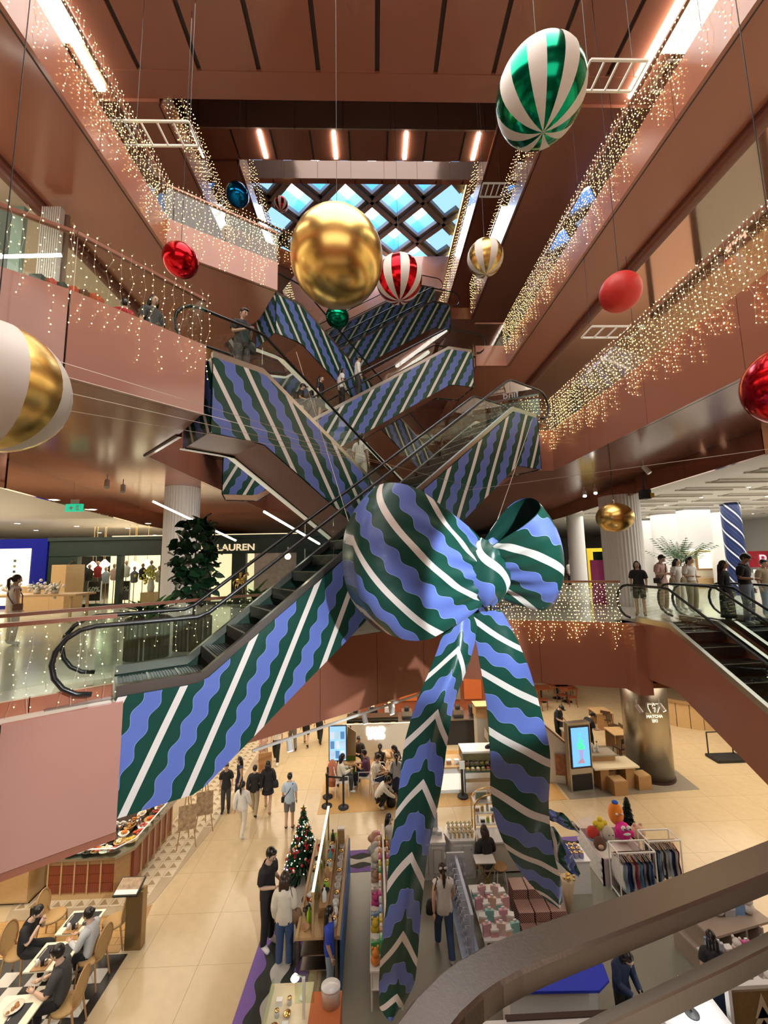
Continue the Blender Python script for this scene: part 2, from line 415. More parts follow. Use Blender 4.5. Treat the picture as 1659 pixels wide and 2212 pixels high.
# skylight: diagonal lattice of deep coffers
M_skyw = mat('skylight_pane', (1, 1, 1), .4, emit=(.95, .98, 1), es=3.2)
M_skyb = mat('blue_coffer_glow', (.10, .36, .75), .25, emit=(.10, .42, .95), es=.75)  # coffer walls given a weak blue glow in place of light falling on them
M_lat = mat('grey_lattice', (.30, .27, .22), .5)
M_cove = mat('cove_gold', (.75, .58, .28), .5)
def skylight():
    w = struct(G().box(-XO, -8.4, -3, 46, 29.4, 31).box(8.0, XO, -3, 46, 29.4, 31).box(-8.4, 8.0, -3, 24.5, 29.4, 31).box(-8.4, 8, 45.5, 46, 29.4, 31).build('window_1', M_brown))
    D = 1.96; hw = 1.42
    a = hw
    side = []
    pane = G().prism([(a, 0), (0, a), (-a, 0), (0, -a)], 31.0, 31.06).mesh('pane', M_skyw)
    sh = G(); q = [(a, 0), (0, a), (-a, 0), (0, -a)]
    for i in range(4):
        p0, p1 = q[i], q[(i + 1) % 4]
        sh.quad((p0[0], p0[1], 29.5), (p1[0], p1[1], 29.5), (p1[0], p1[1], 31), (p0[0], p0[1], 31))
    shm = sh.mesh('coffer_wall', M_skyb)
    for r in range(11):
        for c in range(-2, 3):
            x = .32 + c * 3.96 + (1.98 if r % 2 else 0); y = 25.9 + r * 1.98
            if x - a < -8.4 or x + a > 7.2: continue
            put('coffer_wall', shm, w, True, 0, (x, y, 0)); put('pane', pane, w, True, 0, (x, y, 0))
    # lattice bars
    g = G()
    for k in range(-9, 14):
        for sgn in (1, -1):
            x0 = .32 + 1.98 + k * 3.96
            p = V(x0 - 24, 25.9 - 24 * sgn, 29.45); q2 = V(x0 + 24, 25.9 + 24 * sgn, 29.45)
            # clip to the opening
            t0, t1 = 0., 1.
            for (lo, hi, ax) in ((-8.4, 7.3, 0), (24.5, 45.5, 1)):
                d = q2[ax] - p[ax]; ta, tb = (lo - p[ax]) / d, (hi - p[ax]) / d
                if ta > tb: ta, tb = tb, ta
                t0, t1 = max(t0, ta), min(t1, tb)
            if t1 - t0 > .01:
                A, B = p.lerp(q2, t0), p.lerp(q2, t1); n = V(-(B - A).y, (B - A).x, 0).normalized() * .40
                bar = G().extr([A - n, B - n, B + n, A + n], (0, 0, .35)).extr([A - n * .35 - V(0, 0, .2), B - n * .35 - V(0, 0, .2), B + n * .35 - V(0, 0, .2), A + n * .35 - V(0, 0, .2)], (0, 0, .25))
                bar.build('lattice_bar', M_lat, w, fix=True)
    G().box(7.3, 8.0, 24.5, 45.5, 29.0, 29.5).build('cove', M_cove, w)
    G().box(7.25, 7.3, 24.5, 45.5, 29.1, 29.16).build('cove_light', mat('cove_led', (1, .8, .4), .4, emit=(1, .75, .3), es=4), w)
skylight()
# level 1 and upper fascias round the void
fascia(E_L1[::-1], -1.5, .0, mat('pink_laminate', (.46, .235, .185), .11, var=.04), 1.25)
fascia([(-6.5, 2.9 + .35), (-4.1, 4.71 + .35), (-3.45, 5.2 + .35)][::-1], -.2, .17, M_brown, 4)
fascia(E_L1b[::-1], -1.6, 0.0, M_brown, 1.45)
wall('wall_pit', 6.28, 6.62, 9.75, 10.6, -1.62, 0, M_brown)
fascia(E_L2[::-1], 4.25, L2 + .12, mat('pink_laminate'), 1.75)
fascia(E_L2b[::-1], 4.25, L2 + .1, M_brown, 2.2)
fascia(E_L3[::-1], 9.3, L3 + .1, M_brown, 2.4)
fascia([(5.5, -3), (5.5, 15.0), (4.2, 15.0), (4.2, 26)], 9.3, L3 + .1, M_brown, 2.4)
# round edge rails that close the level 2 ceiling recess
for x in (-7.0, 7.0):
    struct(G().tube([(x, -3, 9.3), (x, 40, 9.3)], .16, 10).build('trim_tube', mat('dark_copper', (.16, .05, .03), .3), smooth=True))
slab('ceiling', [(7.1, -3), (7.1, 46), (XO, 46), (XO, -3)], 9.2, 9.34, M_browngl)
slab('ceiling', [(-7.1, -3), (-7.1, 46), (-XO, 46), (-XO, -3)], 9.2, 9.34, mat('warm_ceiling', (.62, .5, .38), .3))
# level 2 shop fronts along both sides
M_shopw = mat('shop_wall_glow', (.62, .52, .40), .5, emit=(1, .8, .55), es=.12)  # plain wall with a faint warm glow put into its material
wall('wall_left_upper', -13.2, -13, -3, 40, L2, 9.2, M_shopw)
wall('wall_right_upper', 13, 13.2, -3, 40, L2, 9.2, M_shopw)
wall('wall_back_upper', -13, 13, 33, 33.3, L2, 29, M_brown)
# ---------------------------------------------------------------- balustrades and light curtains
M_rail = mat('copper_rail', (.30, .12, .075), .3, metal=.2)
def balustrade(pts, z, label, rail=True, plen=1.5, h=1.05):
    a0 = pts[0]; t = thing('balustrade', label, 'balustrade', (a0[0], a0[1], z))
    for a, b in zip(pts, pts[1:]):
        a = V(a[0], a[1], z); b = V(b[0], b[1], z); L = (b - a).length; d = (b - a) / L; n = V(-d.y, d.x, 0)
        k = max(1, round(L / plen))
        for i in range(k):
            p = a + d * (L * i / k + .01); q = a + d * (L * (i + 1) / k - .01)
            G().extr([p, q, q + V(0, 0, h), p + V(0, 0, h)], n * .015).build('glass_panel', M_glass, t)
        if rail:
            G().extr([a - n * .03 + V(0, 0, h), b - n * .03 + V(0, 0, h), b - n * .03 + V(0, 0, h + .05), a - n * .03 + V(0, 0, h + .05)], n * .075).build('handrail', M_rail, t, fix=True)
    return t
def curtain(pts, zt, label, lmin=.7, lmax=1.5, sp=.16, vs=.105, r=.014, off=.0, wire=True, hook=True):
    rnd = random.Random(hash(label) % 9999 if False else len(label) * 31 + int(zt * 10))
    g = G()
    for a, b in zip(pts, pts[1:]):
        a = V(a[0], a[1], 0); b = V(b[0], b[1], 0); L = (b - a).length; d = (b - a) / L; n = V(-d.y, d.x, 0) * off
        k = int(L / sp)
        for i in range(k + 1):
            p = a + d * (i * L / k) + n; ln = rnd.uniform(lmin, lmax) if rnd.random() < .85 else lmin * .8
            pts_w = []
            m = int(ln / vs); z = zt
            for j in range(m):
                z = zt - .05 - j * vs - rnd.uniform(-.02, .02)
                q = p + d * rnd.uniform(-.045, .045); pts_w.append((q.x, q.y, z))
                g.octa((q.x, q.y, z), r * rnd.uniform(.6, 1.05), 0)
            if wire and len(pts_w) > 1: g.tube([(p.x, p.y, zt)] + pts_w[::2] + [pts_w[-1]], .0022, 3, 1, cap=False)
    o = stuff(g.build('light_curtain', [M_bulb, M_wire])); tag(o, label, 'fairy lights')
    return o
balustrade([(-6.5, 3.3), (-4.33, 4.9), (-3.45, 5.56)], L1, 'glass balustrade beside the foot of the striped escalator, nearest at the left', h=1.0)
curtain([(-6.5, 3.25), (-4.33, 4.85), (-3.41, 5.52)], 1.02, 'string light curtain hanging from the nearest glass rail at lower left', 1.1, 2.45, .135, .125, .011, off=-0.1)
balustrade([(-6.4, 4.7), (-5.2, 5.8), (-2.63, 8.34), (2.3, 11.8)], L1, 'glass balustrade in front of the ribbed planters', h=1.0)
curtain([(-4.6, 6.6), (-2.55, 8.3)], 1.0, 'string light curtain on the glass rail in front of the ribbed planters', .5, 1.0, .16, .11, .011, off=-0.08)
balustrade([(4.4, 11.0), (5.4, 10.75), (6.4, 10.35)], L1, 'glass balustrade right of the bow beside the descending escalators', h=1.0)
curtain([(3.2, 11.2), (4.4, 10.85), (5.3, 10.6), (6.25, 10.22)], 1.02, 'dense golden light curtain on the glass rail right of the bow', 1.0, 1.75, .075, .085, .013, off=-0.12)
balustrade([(-8.2, 3.2), (-4.95, 4.85), (-4.21, 5.35), (-3.0, 6.85)], L2, 'glass balustrade above the pink fascia at left', h=1.05)
curtain([(-8.0, 3.05), (-4.95, 4.66), (-4.21, 5.25), (-2.93, 6.72)], 6.48, 'string light curtain over the pink fascia at left', 1.1, 2.05, .145, .11, .012, off=-0.1)
balustrade([(5.55, -1), (5.55, 11.55)], L2, 'long glass balustrade of the second level at right')
curtain([(5.46, 3.2), (5.46, 11.55), (4.58, 11.55)], 6.48, 'long golden light curtain of the second level at right', 1.1, 1.75, .085, .095, .0125, off=0.06)
balustrade([(-5.05, -1), (-5.05, 9.05), (-2.62, 10.55)], L3, 'long glass balustrade of the third level at left')
curtain([(-4.95, 2.5), (-4.95, 9.0), (-2.6, 10.48)], 11.12, 'golden light curtain of the third level at left', 1.0, 2.0, .10, .1, .0135, off=-0.08)
balustrade([(5.55, -1), (5.55, 15.0), (4.25, 15.0)], L3, 'long glass balustrade of the third level at right')
curtain([(5.46, 3.5), (5.46, 15.0)], 11.12, 'golden light curtain of the third level at right', 1.1, 1.9, .10, .1, .0135, off=0.08)
curtain([(-5.75, 10.0), (-5.75, 14.8), (-3.2, 16.4)], 16.3, 'distant light curtain of the fourth level at left', 1.1, 2.2, .15, .14, .018, wire=False, off=-0.1)
curtain([(5.46, 10.0), (5.46, 19.5)], 16.3, 'distant light curtain of the fourth level at right', 1.0, 2.0, .16, .14, .017, wire=False, off=0.1)
curtain([(-5.7, 17.0), (-5.7, 30)], 21.3, 'highest light curtain near the skylight at left', 1.1, 2.4, .24, .18, .021, wire=False, off=-0.1)
curtain([(5.44, 17.0), (5.44, 30)], 21.3, 'highest light curtain near the skylight at right', 1.1, 2.4, .24, .18, .021, wire=False, off=0.1)
for pts, z, s in (([(-5.85, 9.9), (-5.85, 14.85), (-3.2, 16.5)], L4, 'left'), ([(5.55, 9.9), (5.55, 20)], L4, 'right')):
    balustrade(pts, z, 'far glass balustrade of the fourth level at ' + s, plen=2.5)
for pts, z, s in (([(-5.85, 16), (-5.85, 36)], L5, 'left'), ([(5.55, 14), (5.55, 36)], L5, 'right')):
    balustrade(pts, z, 'uppermost glass balustrade below the skylight at ' + s, plen=3)
# hanging white frames
def frame(c, lx, label, rot=0):
    c = V(c); t = thing('hanging_frame', label, 'frame', c, rot)
    w = .5; r = .028
    for y in (0, w): G().tube([(-lx / 2, y, 0), (lx / 2, y, 0)], r, 4).build('rail', M_white, t, world=False)
    for i in range(5):
        x = -lx / 2 + lx * i / 4; G().tube([(x, 0, 0), (x, w, 0)], r * .8, 4).build('rung', M_white, t, world=False)
    for x in (-lx / 2 + .1, lx / 2 - .1): G().tube([(x, w / 2, 0), (x, w / 2, (14.6 if c.y < 9.8 else 29.3) - c.z)], .006, 3).build('cable', M_blackm, t, world=False)
frame(at_z(338, 262, 11.0), 1.35, 'white ladder-like frame hanging by the upper left light curtain')
frame(at_z(1338, 130, 11.0), 1.1, 'white ladder-like frame hanging right of the green striped bauble')
frame(at_y(1335, 705, 9.0), 1.3, 'white ladder-like frame hanging below the matt red bauble')
frame(at_z(1068, 396, 14.2), .75, 'small distant white frame hanging beside the skylight')
frame(at_z(-30, 262, 10.5), .9, 'white frame cut off at the upper left edge')
frame(at_z(1700, 290, 10.5), .9, 'white frame cut off at the upper right edge')
# ================================================================ escalators
STEP = G().box(-.5, .5, 0, .4, -.17, 0)
for i in range(9): STEP.box(-.5, .5, .02 + i * .04, .035 + i * .04, 0, .008)
STEP_ME = STEP.box(-.5, .5, 0, .03, 0, .012, 1).mesh('step', [M_step, mat('step_edge', (.25, .23, .2), .4, metal=.6)])
M_soff = mat('truss_brown', (.30, .115, .07), .35)
PERIOD, WAVE = .64, .34
def escalator(nb, ntp, zb, zt, label, ribbon=True, alpha=62, far=1, w=1.35, top=.05, bot=-1.38, fl=1.0, rows=True, white_strip=False, wrapz=0.):
    """nb / ntp: plan points of the side facing the viewer, at the foot and the head; the body lies beyond it"""
    nb, ntp = V(nb[0], nb[1], 0), V(ntp[0], ntp[1], 0); Lh = (ntp - nb).length; d = (ntp - nb) / Lh
    n = V(-d.y, d.x, 0) * far
    t = thing('escalator', label, 'escalator', (nb.x, nb.y, zb), group='escalators of the atrium')
    slope = (zt - zb) / (Lh - 2 * fl)
    def zl(h):
        if h < fl: return zb
        if h > Lh - fl: return zt
        return zb + (h - fl) * slope
    def P(h, s, dz): p = nb + d * h + n * s; return V(p.x, p.y, zl(h) + dz)
    hs = [0, fl] + [Lh - fl, Lh]
    fine = [Lh * i / 60 for i in range(61)]
    ca, sa = math.cos(math.radians(alpha)), math.sin(math.radians(alpha))
    def uvf(a, b):
        h = a * Lh; z = zl(h) + bot + (top - bot) * b
        return ((h * sa - z * ca) / PERIOD, (h * ca + z * sa) / WAVE)
    if ribbon:
        for s, nm in ((0, 'ribbon_panel'), (w, 'ribbon_panel')):
            o = .03 if s == 0 else -.03
            rnd = random.Random(5)
            def fn(a, b): 
                wob = .02 * noise.noise((a * Lh * .9, b * 2, s)) 
                return P(a * Lh, s - o + wob, bot + (top - bot) * b)
            g = G(); g.grid(fn, 60, 6, uvf=uvf)
            def fn2(a, b): return P(a * Lh, s - o + (.04 if s == 0 else -.04), bot + (top - bot) * b)
            g.grid(fn2, 30, 1, mi=1)
            g.build(nm, [M_rib, M_lining], t, smooth=True)
        # wrapped ends
        for h, e in ((0, -1), (Lh, 1)):
            def fe(a, b): q = P(h, -.03 + a * (w + .06), bot + (top - bot) * b); return q + d * (e * .03)
            G().grid(fe, 2, 2, uvf=lambda a, b: ((a * w * sa - b * 1.4 * ca) / PERIOD, (a * w * ca + b * 1.4 * sa) / WAVE)).build('ribbon_end', M_rib, t)
    else:
        for s in (0, w):
            g = G()
            pts = [P(h, s, top) for h in hs] + [P(h, s, bot) for h in reversed(hs)]
            g.extr(pts, n * (.05 if s == 0 else -.05)); g.build('side_cladding', M_brown, t, fix=True)
    g = G()
    for h0, h1 in zip(hs, hs[1:]): g.quad(P(h0, .02, bot + .02), P(h1, .02, bot + .02), P(h1, w - .02, bot + .02), P(h0, w - .02, bot + .02))
    g.build('soffit', M_soff, t)
    if white_strip:
        g = G()
        for h0, h1 in zip(hs, hs[1:]): g.extr([P(h0, w, bot - .02), P(h1, w, bot - .02), P(h1, w + .32, bot + .05), P(h0, w + .32, bot + .05)], (0, 0, .03))
        g.build('light_cove', mat('cove_white', (.8, .76, .66), .4, emit=(1, .9, .7), es=.25), t, fix=True)
    # skirts, decks
    for s in (.0, w):
        q = n * (.10 if s == 0 else -.10); g = G()
        for h0, h1 in zip(hs, hs[1:]): g.extr([P(h0, s, top), P(h1, s, top), P(h1, s, top + .13), P(h0, s, top + .13)], q)
        g.build('skirt', M_steel, t, fix=True)
        g = G(); s2 = s + (.05 if s == 0 else -.05); hh = top + .13
        # glass in panels
        k = max(4, round(Lh / 1.5))
        bb = sorted(set([-.25] + [Lh * i / k for i in range(1, k)] + [fl, Lh - fl, Lh + .25]))
        for h0, h1 in zip(bb, bb[1:]):
            def Q(h, z): p = nb + d * h + n * s2; return V(p.x, p.y, zl(h) + z)
            G().extr([Q(h0 + .005, hh), Q(h1 - .005, hh), Q(h1 - .005, .93), Q(h0 + .005, .93)], n * .012).build('glass_panel', M_glass, t)
        # handrail loop
        def H(h, z): p = nb + d * h + n * s2; return V(p.x, p.y, z)
        path = []
        for i in range(9):
            a = -PI / 2 - PI * i / 8; path.append(H(-.25 + .41 * math.cos(a), zb + .53 + .41 * math.sin(a)))
        path += [H(h, zl(h) + .94) for h in fine if .1 < h < Lh - .1]
        for i in range(9):
            a = PI / 2 - PI * i / 8; path.append(H(Lh + .25 + .41 * math.cos(a), zt + .53 + .41 * math.sin(a)))
        G().tube(path, .031, 6).build('handrail', M_black, t, smooth=True)
    # steps
    rz = math.atan2(d.y, d.x) - PI / 2
    ns = int(Lh / .4)
    for i in range(ns):
        h = .2 + i * .4
        c = nb + d * (h - .2) + n * (w / 2); z = zl(h + (.0 if slope else 0))
        o = put('step', STEP_ME, t, True, 0, (c.x, c.y, z + .02), rz); o.scale = ((w - .3), 1, 1)
    for h0, h1 in ((-.7, 0), (Lh, Lh + .7)):
        a, b = nb + d * h0, nb + d * h1; zz = zb if h0 < 0 else zt
        G().extr([a + n * .1 + V(0, 0, zz), b + n * .1 + V(0, 0, zz), b + n * (w - .1) + V(0, 0, zz), a + n * (w - .1) + V(0, 0, zz)], (0, 0, .015)).build('comb_plate', M_steel, t, fix=True)
    t['_'] = 0
    return dict(P=P, L=Lh, d=d, n=n, w=w, zl=zl, t=t)
EA = escalator((-3.27, 5.34), (4.51, 10.37), L1, L2, 'ribbon-wrapped escalator rising from lower left behind the big bow', alpha=66)
EB = escalator((4.8, 14.1), (-2.89, 7.0), L1, L2, 'ribbon-wrapped escalator descending rightward from the pink fascia', alpha=60, far=-1, white_strip=True)
EC = escalator((-4.66, 12.35), (4.0, 14.75), 5.2, 9.7, 'ribbon-wrapped escalator carrying a group of riders above the bow', alpha=62)
ED = escalator((4.84, 20.3), (-3.25, 12.95), 5.6, 10.9, 'ribbon-wrapped escalator descending from below the gold bauble', alpha=60, far=-1, white_strip=True)
EE = escalator((-4.9, 17.4), (4.3, 19.9), L3, L4, 'far ribbon-wrapped escalator just under the red striped bauble', alpha=62)
EF = escalator((-4.5, 23.0), (4.5, 25.4), L4, L5, 'uppermost ribbon-wrapped escalator below the skylight', alpha=62)
EG = escalator((7.7, -2.4), (6.5, 10.0), L0, L1, 'brown-sided escalator descending toward the viewer, nearer of two at right', ribbon=False, far=-1, w=1.3, bot=-1.25)
EH = escalator((9.2, -2.4), (8.0, 10.0), L0, L1, 'second descending escalator beside the right balustrade', ribbon=False, far=-1, w=1.2, bot=-1.2)
EK = escalator((6.8, 22.5), (-1.8, 14.3), L1, L2, 'distant ribbon-wrapped escalator glimpsed behind the rising one', alpha=60, far=-1)
for e in (EA, EB, EC, ED, EE, EF, EG, EH, EK): del e['t']['_']
# ================================================================ the giant bow
def bow():
    t = thing('ribbon_bow', 'giant striped satin bow with two trailing tails in front of the escalator', 'bow', (1.84, 6.6, L0 + .3))
    K = at_y(1045, 1232, 6.5)
    def loop(name, dout, wdir, Lo, w0, w1, T, skew, ua, ub, inner=True, phase=0., rnd_=.35, edge=.16, crease=1.):
        dout, wdir = V(dout).normalized(), V(wdir); wdir = (wdir - dout * wdir.dot(dout)).normalized()
        nn = dout.cross(wdir); 
        if nn.y > 0: nn = -nn
        def fn(a, b, off=0.):
            c = (1 - math.cos(2 * PI * a)) / 2; th = 2 * PI * a
            x = Lo * (c ** .85); sn = math.sin(th); y = T * math.copysign(abs(sn) ** crease, sn) * (.55 + .45 * c)
            wd = w0 + (w1 - w0) * (c ** .55) * (1 - rnd_ * max(0, c - .55) ** 1.3)
            bb = (b - .5)
            bulge = .22 * (1 - (2 * bb) ** 2) * c * (1 if a < .5 else -1)
            rip = .035 * math.sin(b * 34) * (1 - c) ** 1.5 + .02 * noise.noise((a * 7, b * 5, phase))
            p = K + dout * (x * (1 - edge * abs(2 * bb) ** 2.6 * c)) + wdir * (bb * wd + skew * c) + nn * (y + bulge + rip)
            return p + nn * off * (-1 if a < .5 else 1)
        def uvf(a, b): 
            la = Lo * 2.3 * a; lb = (b - .5) * w1
            return ((la * ua + lb * ub) / .80 + phase, (la * ub - lb * ua) / .36)
        o = G().grid(fn, 64, 28, uvf=uvf).build(name, M_rib, t, smooth=True)
        G().grid(lambda a, b: fn(a, b, .02), 40, 16).build('lining', M_lining, o, smooth=True)
        return o
    loop('loop', (-1, -.30, -.02), (.05, .05, 1), 2.26, .66, 2.62, .60, .27, -.78, .62, phase=.3, rnd_=.72, edge=.20, crease=.68)
    loop('loop', (.93, -.1, .2), (-.32, -.42, .86), 1.18, .62, 1.85, .5, .12, .80, .60, phase=.1)
    # knot
    def kn(a, b):
        q = 2 * PI * a; s = (b - .5) * 2
        rx = .35 * (1 + .16 * math.cos(PI * s)) ; 
        return K + V(rx * math.cos(q) * (1 - .55 * abs(s) ** 4) + .05 * s, -.15 + .30 * math.sin(q) * (1 - .6 * abs(s) ** 4) + .02 * math.sin(q * 5),   .52 * s - .02 + .02 * math.sin(q * 4))
    G().grid(kn, 40, 24, uvf=lambda a, b: ((a * 1.5 * .8 + b * .62) / .62, (a * 1.5 * .6 - b * .8) / .34)).build('knot', M_rib, t, smooth=True)
    # tails: centre line, width and distance
    def tail(name, rows, chev, ua, ub, vfold, ph):
        pts = [(at_y(px, py, Y), w * Y / FPX) for px, py, w, Y in rows]
        def samp(a):
            f = a * (len(pts) - 1); i = min(int(f), len(pts) - 2); u = f - i
            p0, p1, p2, p3 = (pts[max(0, min(len(pts) - 1, j))][0] for j in (i - 1, i, i + 1, i + 2))
            q = .5 * ((2 * p1) + (p2 - p0) * u + (2 * p0 - 5 * p1 + 4 * p2 - p3) * u * u + (3 * p1 - p0 - 3 * p2 + p3) * u ** 3)
            return q, pts[i][1] + (pts[i + 1][1] - pts[i][1]) * u
        tot = sum((b[0] - a[0]).length for a, b in zip(pts, pts[1:]))
        def fn(a, b, off=0.):
            c, w = samp(a); bb = (b - .5) * 2
            y = vfold * w * (abs(bb) if chev else (bb * bb)) + .03 * math.sin(a * 17 + bb * 3) + .05 * noise.noise((a * 6, bb, ph))
            sl = (.28 * bb * w if chev else -.3 * bb * w) if True else 0
            return c + V(bb * w / 2, y + off, 0)
        def uvf(a, b):
            bb = (b - .5) * .85; la = a * tot
            q = abs(bb) if chev else bb
            return ((la * ua + q * ub) / .74 + ph, (la * ub - q * ua) / .36)
        o = G().grid(fn, 72, 10, uvf=uvf).build(name, M_rib, t, smooth=True)
        G().grid(lambda a, b: fn(a, b, .012), 36, 10).build('lining', M_lining, o, smooth=True)
    tail('tail', [(1010, 1300, 58, 6.45), (998, 1370, 76, 6.3), (978, 1440, 80, 6.2), (948, 1520, 82, 6.1), (926, 1610, 92, 6.0), (913, 1700, 90, 5.9), (898, 1790, 82, 5.85), (884, 1880, 78, 5.8), (874, 1980, 72, 5.75), (864, 2080, 74, 5.7), (858, 2150, 70, 5.68), (846, 2200, 44, 5.66)], True, .9, -.9, .30, .2)
    tail('tail', [(1052, 1320, 66, 6.5), (1076, 1390, 92, 6.5), (1098, 1460, 106, 6.5), (1116, 1540, 116, 6.55), (1126, 1620, 124, 6.6), (1128, 1700, 124, 6.7), (1134, 1780, 112, 6.75), (1152, 1850, 90, 6.8), (1180, 1910, 64, 6.85), (1206, 1958, 22, 6.9)], False, .86, -.50, .10, .6)
    tail('tail_flap', [(1178, 1752, 26, 7.0), (1200, 1766, 44, 7.0), (1226, 1782, 34, 7.0), (1250, 1797, 8, 7.0)], False, .7, .6, .1, .4)
    tail('tail_flap', [(1185, 1790, 26, 6.98), (1205, 1830, 40, 7.0), (1226, 1866, 36, 7.0), (1248, 1892, 10, 7.0)], False, .7, .6, .1, .9)
    # suspension cables
    for a, b in (((1050, 1195), (1150, 905)), ((760, 1150), (640, 760))):
        G().tube([at_y(*a, 6.9), at_y(*b, 9.5)], .006, 4).build('cable', M_wire, t)
bow()
# thin steel wires strung across the void
for i, (a, b) in enumerate((((0, 742), (800, 985)), ((0, 775), (1020, 1052)), ((0, 815), (860, 1010)), ((0, 862), (760, 990)))):
    tag(G().tube([at_y(a[0] - 160, a[1] - 40, 4.2), at_y(a[0], a[1], 4.4), at_y(b[0], b[1], 7.6)], .004, 4).build('steel_wire', mat('wire_steel', (.6, .55, .5), .3, metal=1)), 'thin taut wire across the void at left, %s from the top' % ('first', 'second', 'third', 'fourth')[i], 'wire')
tag(G().tube([at_y(1659, 970, 5), at_y(1000, 1060, 8)], .004, 4).build('steel_wire', mat('wire_steel')), 'thin wire from the bow to the right edge', 'wire')
# ================================================================ baubles
M_bw = mat('bauble_white', (.78, .72, .66), .5)
BM = dict(gold=mat('bauble_gold', (.80, .54, .17), .27, metal=1.), green=mat('bauble_green', (.0, .26, .13), .16, metal=.9), red=mat('bauble_red', (.55, .004, .012), .16, metal=.85), blue=mat('bauble_blue', (.0, .16, .40), .15, metal=.9), redm=mat('bauble_red_matt', (.62, .025, .02), .5), white=M_bw)
def bauble(px, py, rpx, D, c1, label, n=0, ztop=14.6, c2='white', ph=0., sq=1.):
    dr = ray(px, py); dcam = D / 2 / rpx * FPX        # distance along the optical axis
    c = CAMP + dr * dcam; R = D / 2
    t = thing('bauble', label, 'bauble', c, group='hanging baubles')
    if n:
        for i in range(n):
            g = G(); q0 = 2 * PI * i / n + ph; dq = 2 * PI / n; k = 4
            g.grid(lambda a, b: V(R * math.sin(PI * b) * math.cos(q0 + dq * a), R * math.sin(PI * b) * math.sin(q0 + dq * a), -R * sq * math.cos(PI * b)), k, 20)
            g.build('gore', BM[c1] if i % 2 else BM[c2], t, smooth=True, world=False)
    else:
        G().ball((0, 0, 0), R, 40, 24, (1, 1, sq)).build('shell', BM[c1], t, smooth=True, world=False)
    G().lathe([(R * .06, R * sq), (R * .06, R * sq + .05), (R * .03, R * sq + .07)], k=8).build('cap', M_steel, t, world=False)
    zt = 29.3 if c.y > 9.8 and ztop > 9 else max(ztop, c.z + R + 1)
    G().tube([(0, 0, R * sq + .05), (0, 0, zt - c.z)], .006, 4).build('cord', M_blackm, t, world=False)
bauble(728, 559, 99, 1.9, 'gold', 'large plain gold bauble hanging in the centre')
bauble(1167, 205, 92, 1.45, 'green', 'big bauble with metallic green and white stripes at the top', 16, ph=.12)
bauble(862, 603, 50, 1.3, 'red', 'red and white striped bauble behind the big gold one', 16)
bauble(513, 421, 24, .75, 'blue', 'small metallic blue bauble at upper left')
bauble(607, 441, 15, .65, 'red', 'tiny red and white striped bauble near the skylight', 14)
bauble(390, 562, 36, .72, 'red', 'glossy red bauble over the left level rail')
bauble(1048, 557, 38, 1.0, 'gold', 'gold and white striped bauble right of the skylight', 14, ph=.25)
bauble(1340, 631, 41, .8, 'redm', 'matt red bauble on a long cord at right')
bauble(1712, 828, 88, 1.0, 'red', 'glossy red bauble cut off by the right edge')
_c = ray(-22, 835); bauble(-22, 835, 142, 1.5, 'gold', 'huge white bauble with gold bands cut off by the left edge', 12, ph=math.atan2(-_c.y, -_c.x) + math.radians(23 - 30))
bauble(1328, 1118, 37, .75, 'gold', 'small squat gold bauble below the right ceiling', sq=.86, ztop=4.2)
bauble(729, 684, 25, .9, 'green', 'small metallic green bauble below the big gold one')
# ================================================================ people
SKIN = [mat('skin_a', (.62, .40, .28), .5), mat('skin_b', (.50, .30, .20), .5), mat('skin_c', (.70, .48, .36), .5)]
M_eye = mat('eye_dark', (.02, .015, .012), .3); M_lip = mat('lips', (.45, .14, .12), .5)
def cloth(name, c): return mat('cloth_' + name, c, .75, var=.08, vscale=9, bump=.25, bscale=30)
CL_ = dict(black=cloth('black', (.012, .012, .014)), white=cloth('white', (.75, .73, .68)), cream=cloth('cream', (.70, .64, .52)), jeans=cloth('jeans', (.045, .085, .19)), blue=cloth('blue', (.03, .07, .50)), navy=cloth('navy', (.012, .028, .075)),
           sky=cloth('sky', (.50, .60, .68)), grey=cloth('grey', (.16, .155, .15)), dgrey=cloth('dgrey', (.05, .05, .052)), pink=cloth('pink', (.66, .42, .36)), red=cloth('red', (.42, .012, .016)), purple=cloth('purple', (.13, .045, .11)), light=cloth('light', (.42, .47, .55)), brownc=cloth('brown', (.22, .12, .07)), denim=cloth('denim', (.28, .37, .48)), khaki=cloth('khaki', (.40, .31, .20)), stripe=cloth('stripe', (.52, .53, .54)))
HAIR = dict(black=mat('hair_black', (.010, .008, .007), .35), brown=mat('hair_brown', (.035, .017, .010), .4), grey=mat('hair_grey', (.10, .095, .09), .5))
SHOE = dict(w=mat('shoe_white', (.75, .73, .70), .5), b=mat('shoe_black', (.02, .02, .02), .4), n=mat('shoe_tan', (.35, .22, .13), .5))
STAND = dict(pel=(0, 0, .95), spi=(0, .015, 1.10), che=(0, .01, 1.30), nek=(0, .015, 1.46), hed=(0, -.01, 1.575),
    sl=(.165, .01, 1.39), el=(.215, .03, 1.13), wl=(.215, -.05, .90), sr=(-.165, .01, 1.39), er=(-.215, .03, 1.13), wr=(-.215, -.05, .90),
    hl=(.088, 0, .90), kl=(.10, -.02, .50), al=(.105, .02, .085), tl=(.125, -.13, .035), hr=(-.088, 0, .90), kr=(-.10, -.02, .50), ar=(-.105, .02, .085), tr=(-.125, -.13, .035))
def pose(**k): d = dict(STAND); d.update(k); return d
